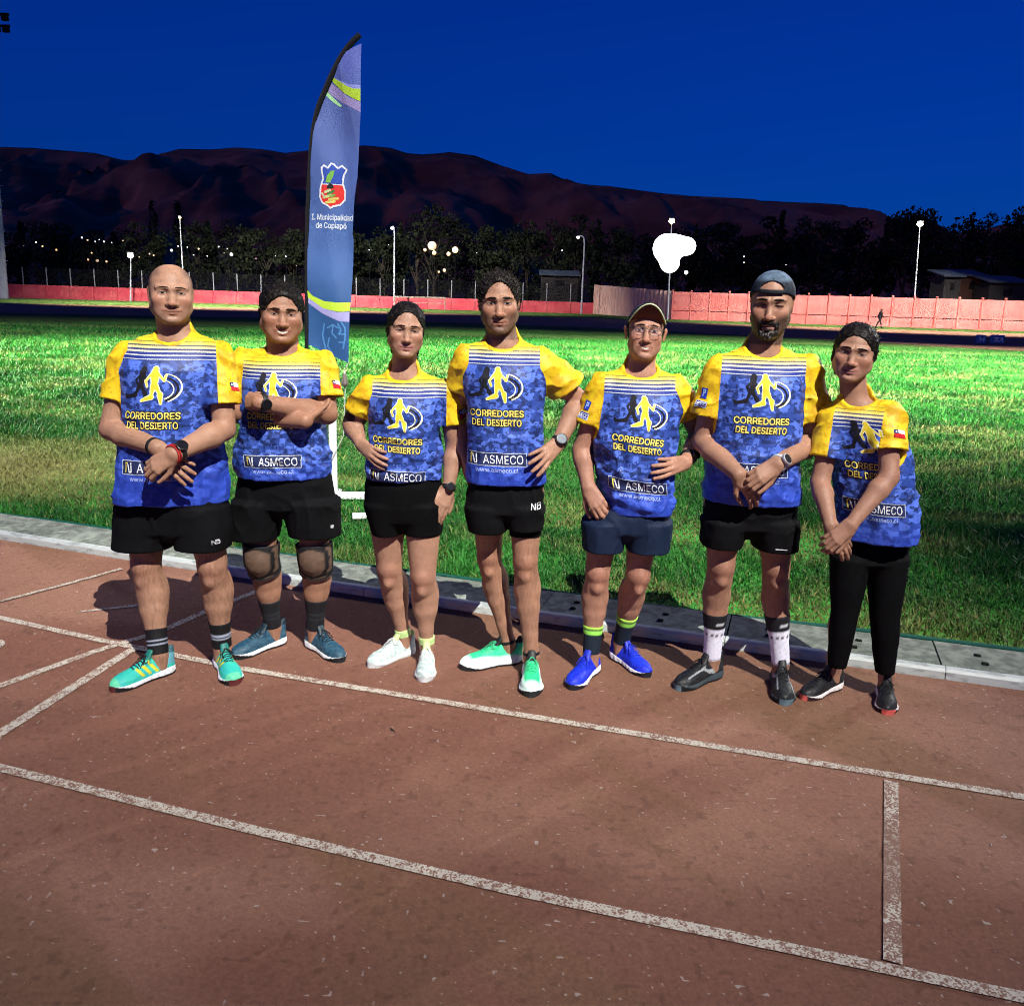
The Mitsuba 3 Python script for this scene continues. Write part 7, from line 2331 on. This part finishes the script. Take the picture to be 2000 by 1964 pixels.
def far_person(key, px, py, D, hgt, stride, face):
    b = at(px, py, D)
    b[2] = 0.0
    G = Field(np.arange(b[0] - 0.5, b[0] + 0.5, 0.028), np.arange(b[1] - 0.35, b[1] + 0.35, 0.028), np.arange(-0.03, hgt + 0.1, 0.028))
    q = hgt / 1.75
    P = lambda x, y, z: b + np.array([x * face, y, z]) * q
    for s, sg in ((0.22, 1), (-0.26, -1)):
        kn = P(s * 0.6 * stride, 0.04 * sg, 0.50)
        G.cone(P(0, 0.08 * sg, 0.92), kn, 0.085, 0.06, 0.03)
        G.cone(kn, P(s * stride - (0.10 * stride if s < 0 else 0), 0.04 * sg, 0.08), 0.06, 0.045, 0.02)
        G.cone(P(s * stride - (0.10 * stride if s < 0 else 0), 0.04 * sg, 0.06), P(s * stride + 0.14, 0.04 * sg, 0.045), 0.045, 0.035, 0.02)
        G.cone(P(0, 0.17 * sg, 1.40), P(-s * 0.5, 0.22 * sg, 1.12), 0.055, 0.045, 0.03)
        G.cone(P(-s * 0.5, 0.22 * sg, 1.12), P(-s * 0.4 + 0.16, 0.18 * sg, 0.98), 0.045, 0.035, 0.02)
    G.cone(P(0, 0, 0.95), P(0.02, 0, 1.36), 0.15, 0.17, 0.05)
    G.cone(P(0.02, 0, 1.40), P(0.03, 0, 1.55), 0.06, 0.06, 0.04)
    G.ell(P(0.04, 0, 1.65), (0.10 * q, 0.085 * q, 0.115 * q), 0.02)
    v, f = G.mesh()
    col = np.where((v[:, 2:3] > 1.52 * q), [0.05, 0.03, 0.022], np.where(v[:, 2:3] > 0.9 * q, [0.012, 0.012, 0.014], [0.014, 0.013, 0.015]))
    put(key, (v, f), 'painted_cloth', color=col)


far_person('person_007', 1717, 638, 82.0, 1.74, 1.0, 1)
labels['person_007'] = {'label': 'distant dark figure walking before the pink panel fence', 'category': 'person'}
far_person('person_008', 1202, 608, 122.0, 1.05, 0.5, -1)
labels['person_008'] = {'label': 'tiny dark figure standing before the beige corrugated fence', 'category': 'person'}

pri('board_blue', (0.06, 0.17, 0.42), 0.6)
for px, lab, marks in ((1914, 'small blue marker board on the grass at the far right, the left one', [((-0.10, 0.12), (-0.10, 0.32)), ((0.10, 0.12), (0.10, 0.32)), ((-0.10, 0.22), (0.10, 0.22))]), (1946, 'wider blue marker board on the grass at the far right border', [((-0.2, 0.30), (0.0, 0.30), (-0.2, 0.12), (0.0, 0.12)), ((0.08, 0.10), (0.17, 0.32), (0.24, 0.10))])):
    key = new_key('marker_board')
    g = gnd(px, 671)
    w = 0.44 if px < 1930 else 0.66
    put(f'{key}__board', boxm(g[0], g[1], 0.24, w, 0.30, 0.46, bev=0.02), 'board_blue', smooth=False)
    q = shapely.union_all([limb(list(m), 0.028) for m in marks])
    v, f = refine(q, 0.1)
    put(f'{key}__mark', (np.column_stack([v[:, 0] + g[0], np.full(len(v), g[1] - 0.156), v[:, 1] + 0.02]), f), 'lamp_white', smooth=False)
    labels[key] = {'label': lab, 'category': 'marker board', 'group': 'marker boards on the grass'}

ga, gb = at(771, 600, 122), at(869, 600, 122)
for s, e in (((0, 0), (0, 1.55)), ((1, 0), (1, 1.55))):
    x = ga[0] + (gb[0] - ga[0]) * s[0]
    put('goal_frame__post', boxm(x, 122, 0.80, 0.16, 0.16, 1.6, bev=0.03), 'goal_paint' if 'goal_paint' in scene else pri('goal_paint', (0.30, 0.22, 0.18), 0.7), smooth=False)
put('goal_frame__crossbar', boxm((ga[0] + gb[0]) / 2, 122, 1.62, gb[0] - ga[0] + 0.2, 0.2, 0.22, bev=0.03), 'goal_paint', smooth=False)
put('goal_frame__lower_bar', boxm((ga[0] + gb[0]) / 2, 122, 0.9, gb[0] - ga[0], 0.08, 0.10, bev=0.02), 'goal_paint', smooth=False)
labels['goal_frame'] = {'label': 'low beige goal frame on the far grass behind the woman with silver shoes', 'category': 'goal'}

pri('shed_wall', (0.040, 0.035, 0.033), 0.9, 0.1)
pri('shed_roof', (0.06, 0.075, 0.09), 0.7, 0.2)
pri('shed_brick', (0.10, 0.045, 0.032), 0.9, 0.1)
for (x0, x1, yt, yb, D, wm, lab) in ((1058, 1130, 538, 560, 136, 'shed_wall', 'long low shed with a bluish roof behind the wire fence'), (1848, 1880, 540, 575, 104, 'shed_wall', 'small grey shed behind the pink fence'), (1880, 1926, 539, 580, 107, 'shed_brick', 'brick hut behind the pink fence, right of the small grey shed'), (1936, 2010, 552, 590, 103, 'shed_wall', 'wide shed with a pale bluish roof at the far right')):
    key = new_key('shed')
    A, B2 = at(x0, yt, D), at(x1, yt, D)
    w, zt = B2[0] - A[0], (A[2] + B2[2]) / 2
    put(f'{key}__wall', boxm((A[0] + B2[0]) / 2, D + 2, zt / 2, w, 3.6, zt, bev=0.02), wm, smooth=False)
    ov = 0.35
    v = np.array([[A[0] - ov, D - 0.3, zt - 0.05], [B2[0] + ov, D - 0.3, zt - 0.05], [B2[0] + ov, D + 4.3, zt + 0.75], [A[0] - ov, D + 4.3, zt + 0.75]])
    V8 = np.vstack([v, v + [0, 0, 0.14]])
    put(f'{key}__roof', trimesh.convex.convex_hull(V8), 'shed_roof', smooth=False)
    put(f'{key}__window', boxm((A[0] + B2[0]) / 2, D + 0.19, zt - 1.1, w * 0.25, 0.06, 0.8, bev=0.01), 'dark_wire', smooth=False)
    labels[key] = {'label': lab, 'category': 'shed', 'group': 'sheds behind the fences'}

# the mast that carries the floodlights behind the photographer
put('floodlight_mast__pole', tube([[MAST[0] + 0.6, MAST[1] - 0.4, 0], [MAST[0] + 0.6, MAST[1] - 0.4, MAST[2]]], [0.32, 0.18], 12), 'lamp_pole_metal')
for dx in (-0.9, 0.0, 0.9):
    put('floodlight_mast__lamp_head', boxm(MAST[0] + 0.3 + dx, MAST[1] - 0.75, MAST[2] + 0.25, 0.7, 0.45, 0.6, bev=0.08), 'dark_wire', smooth=False)
labels['floodlight_mast'] = {'label': 'tall floodlight mast behind the photographer', 'category': 'mast'}

for i, sp in enumerate(SPEC):
    Person('person' if i == 0 else f'person_{i:03d}', sp).build()
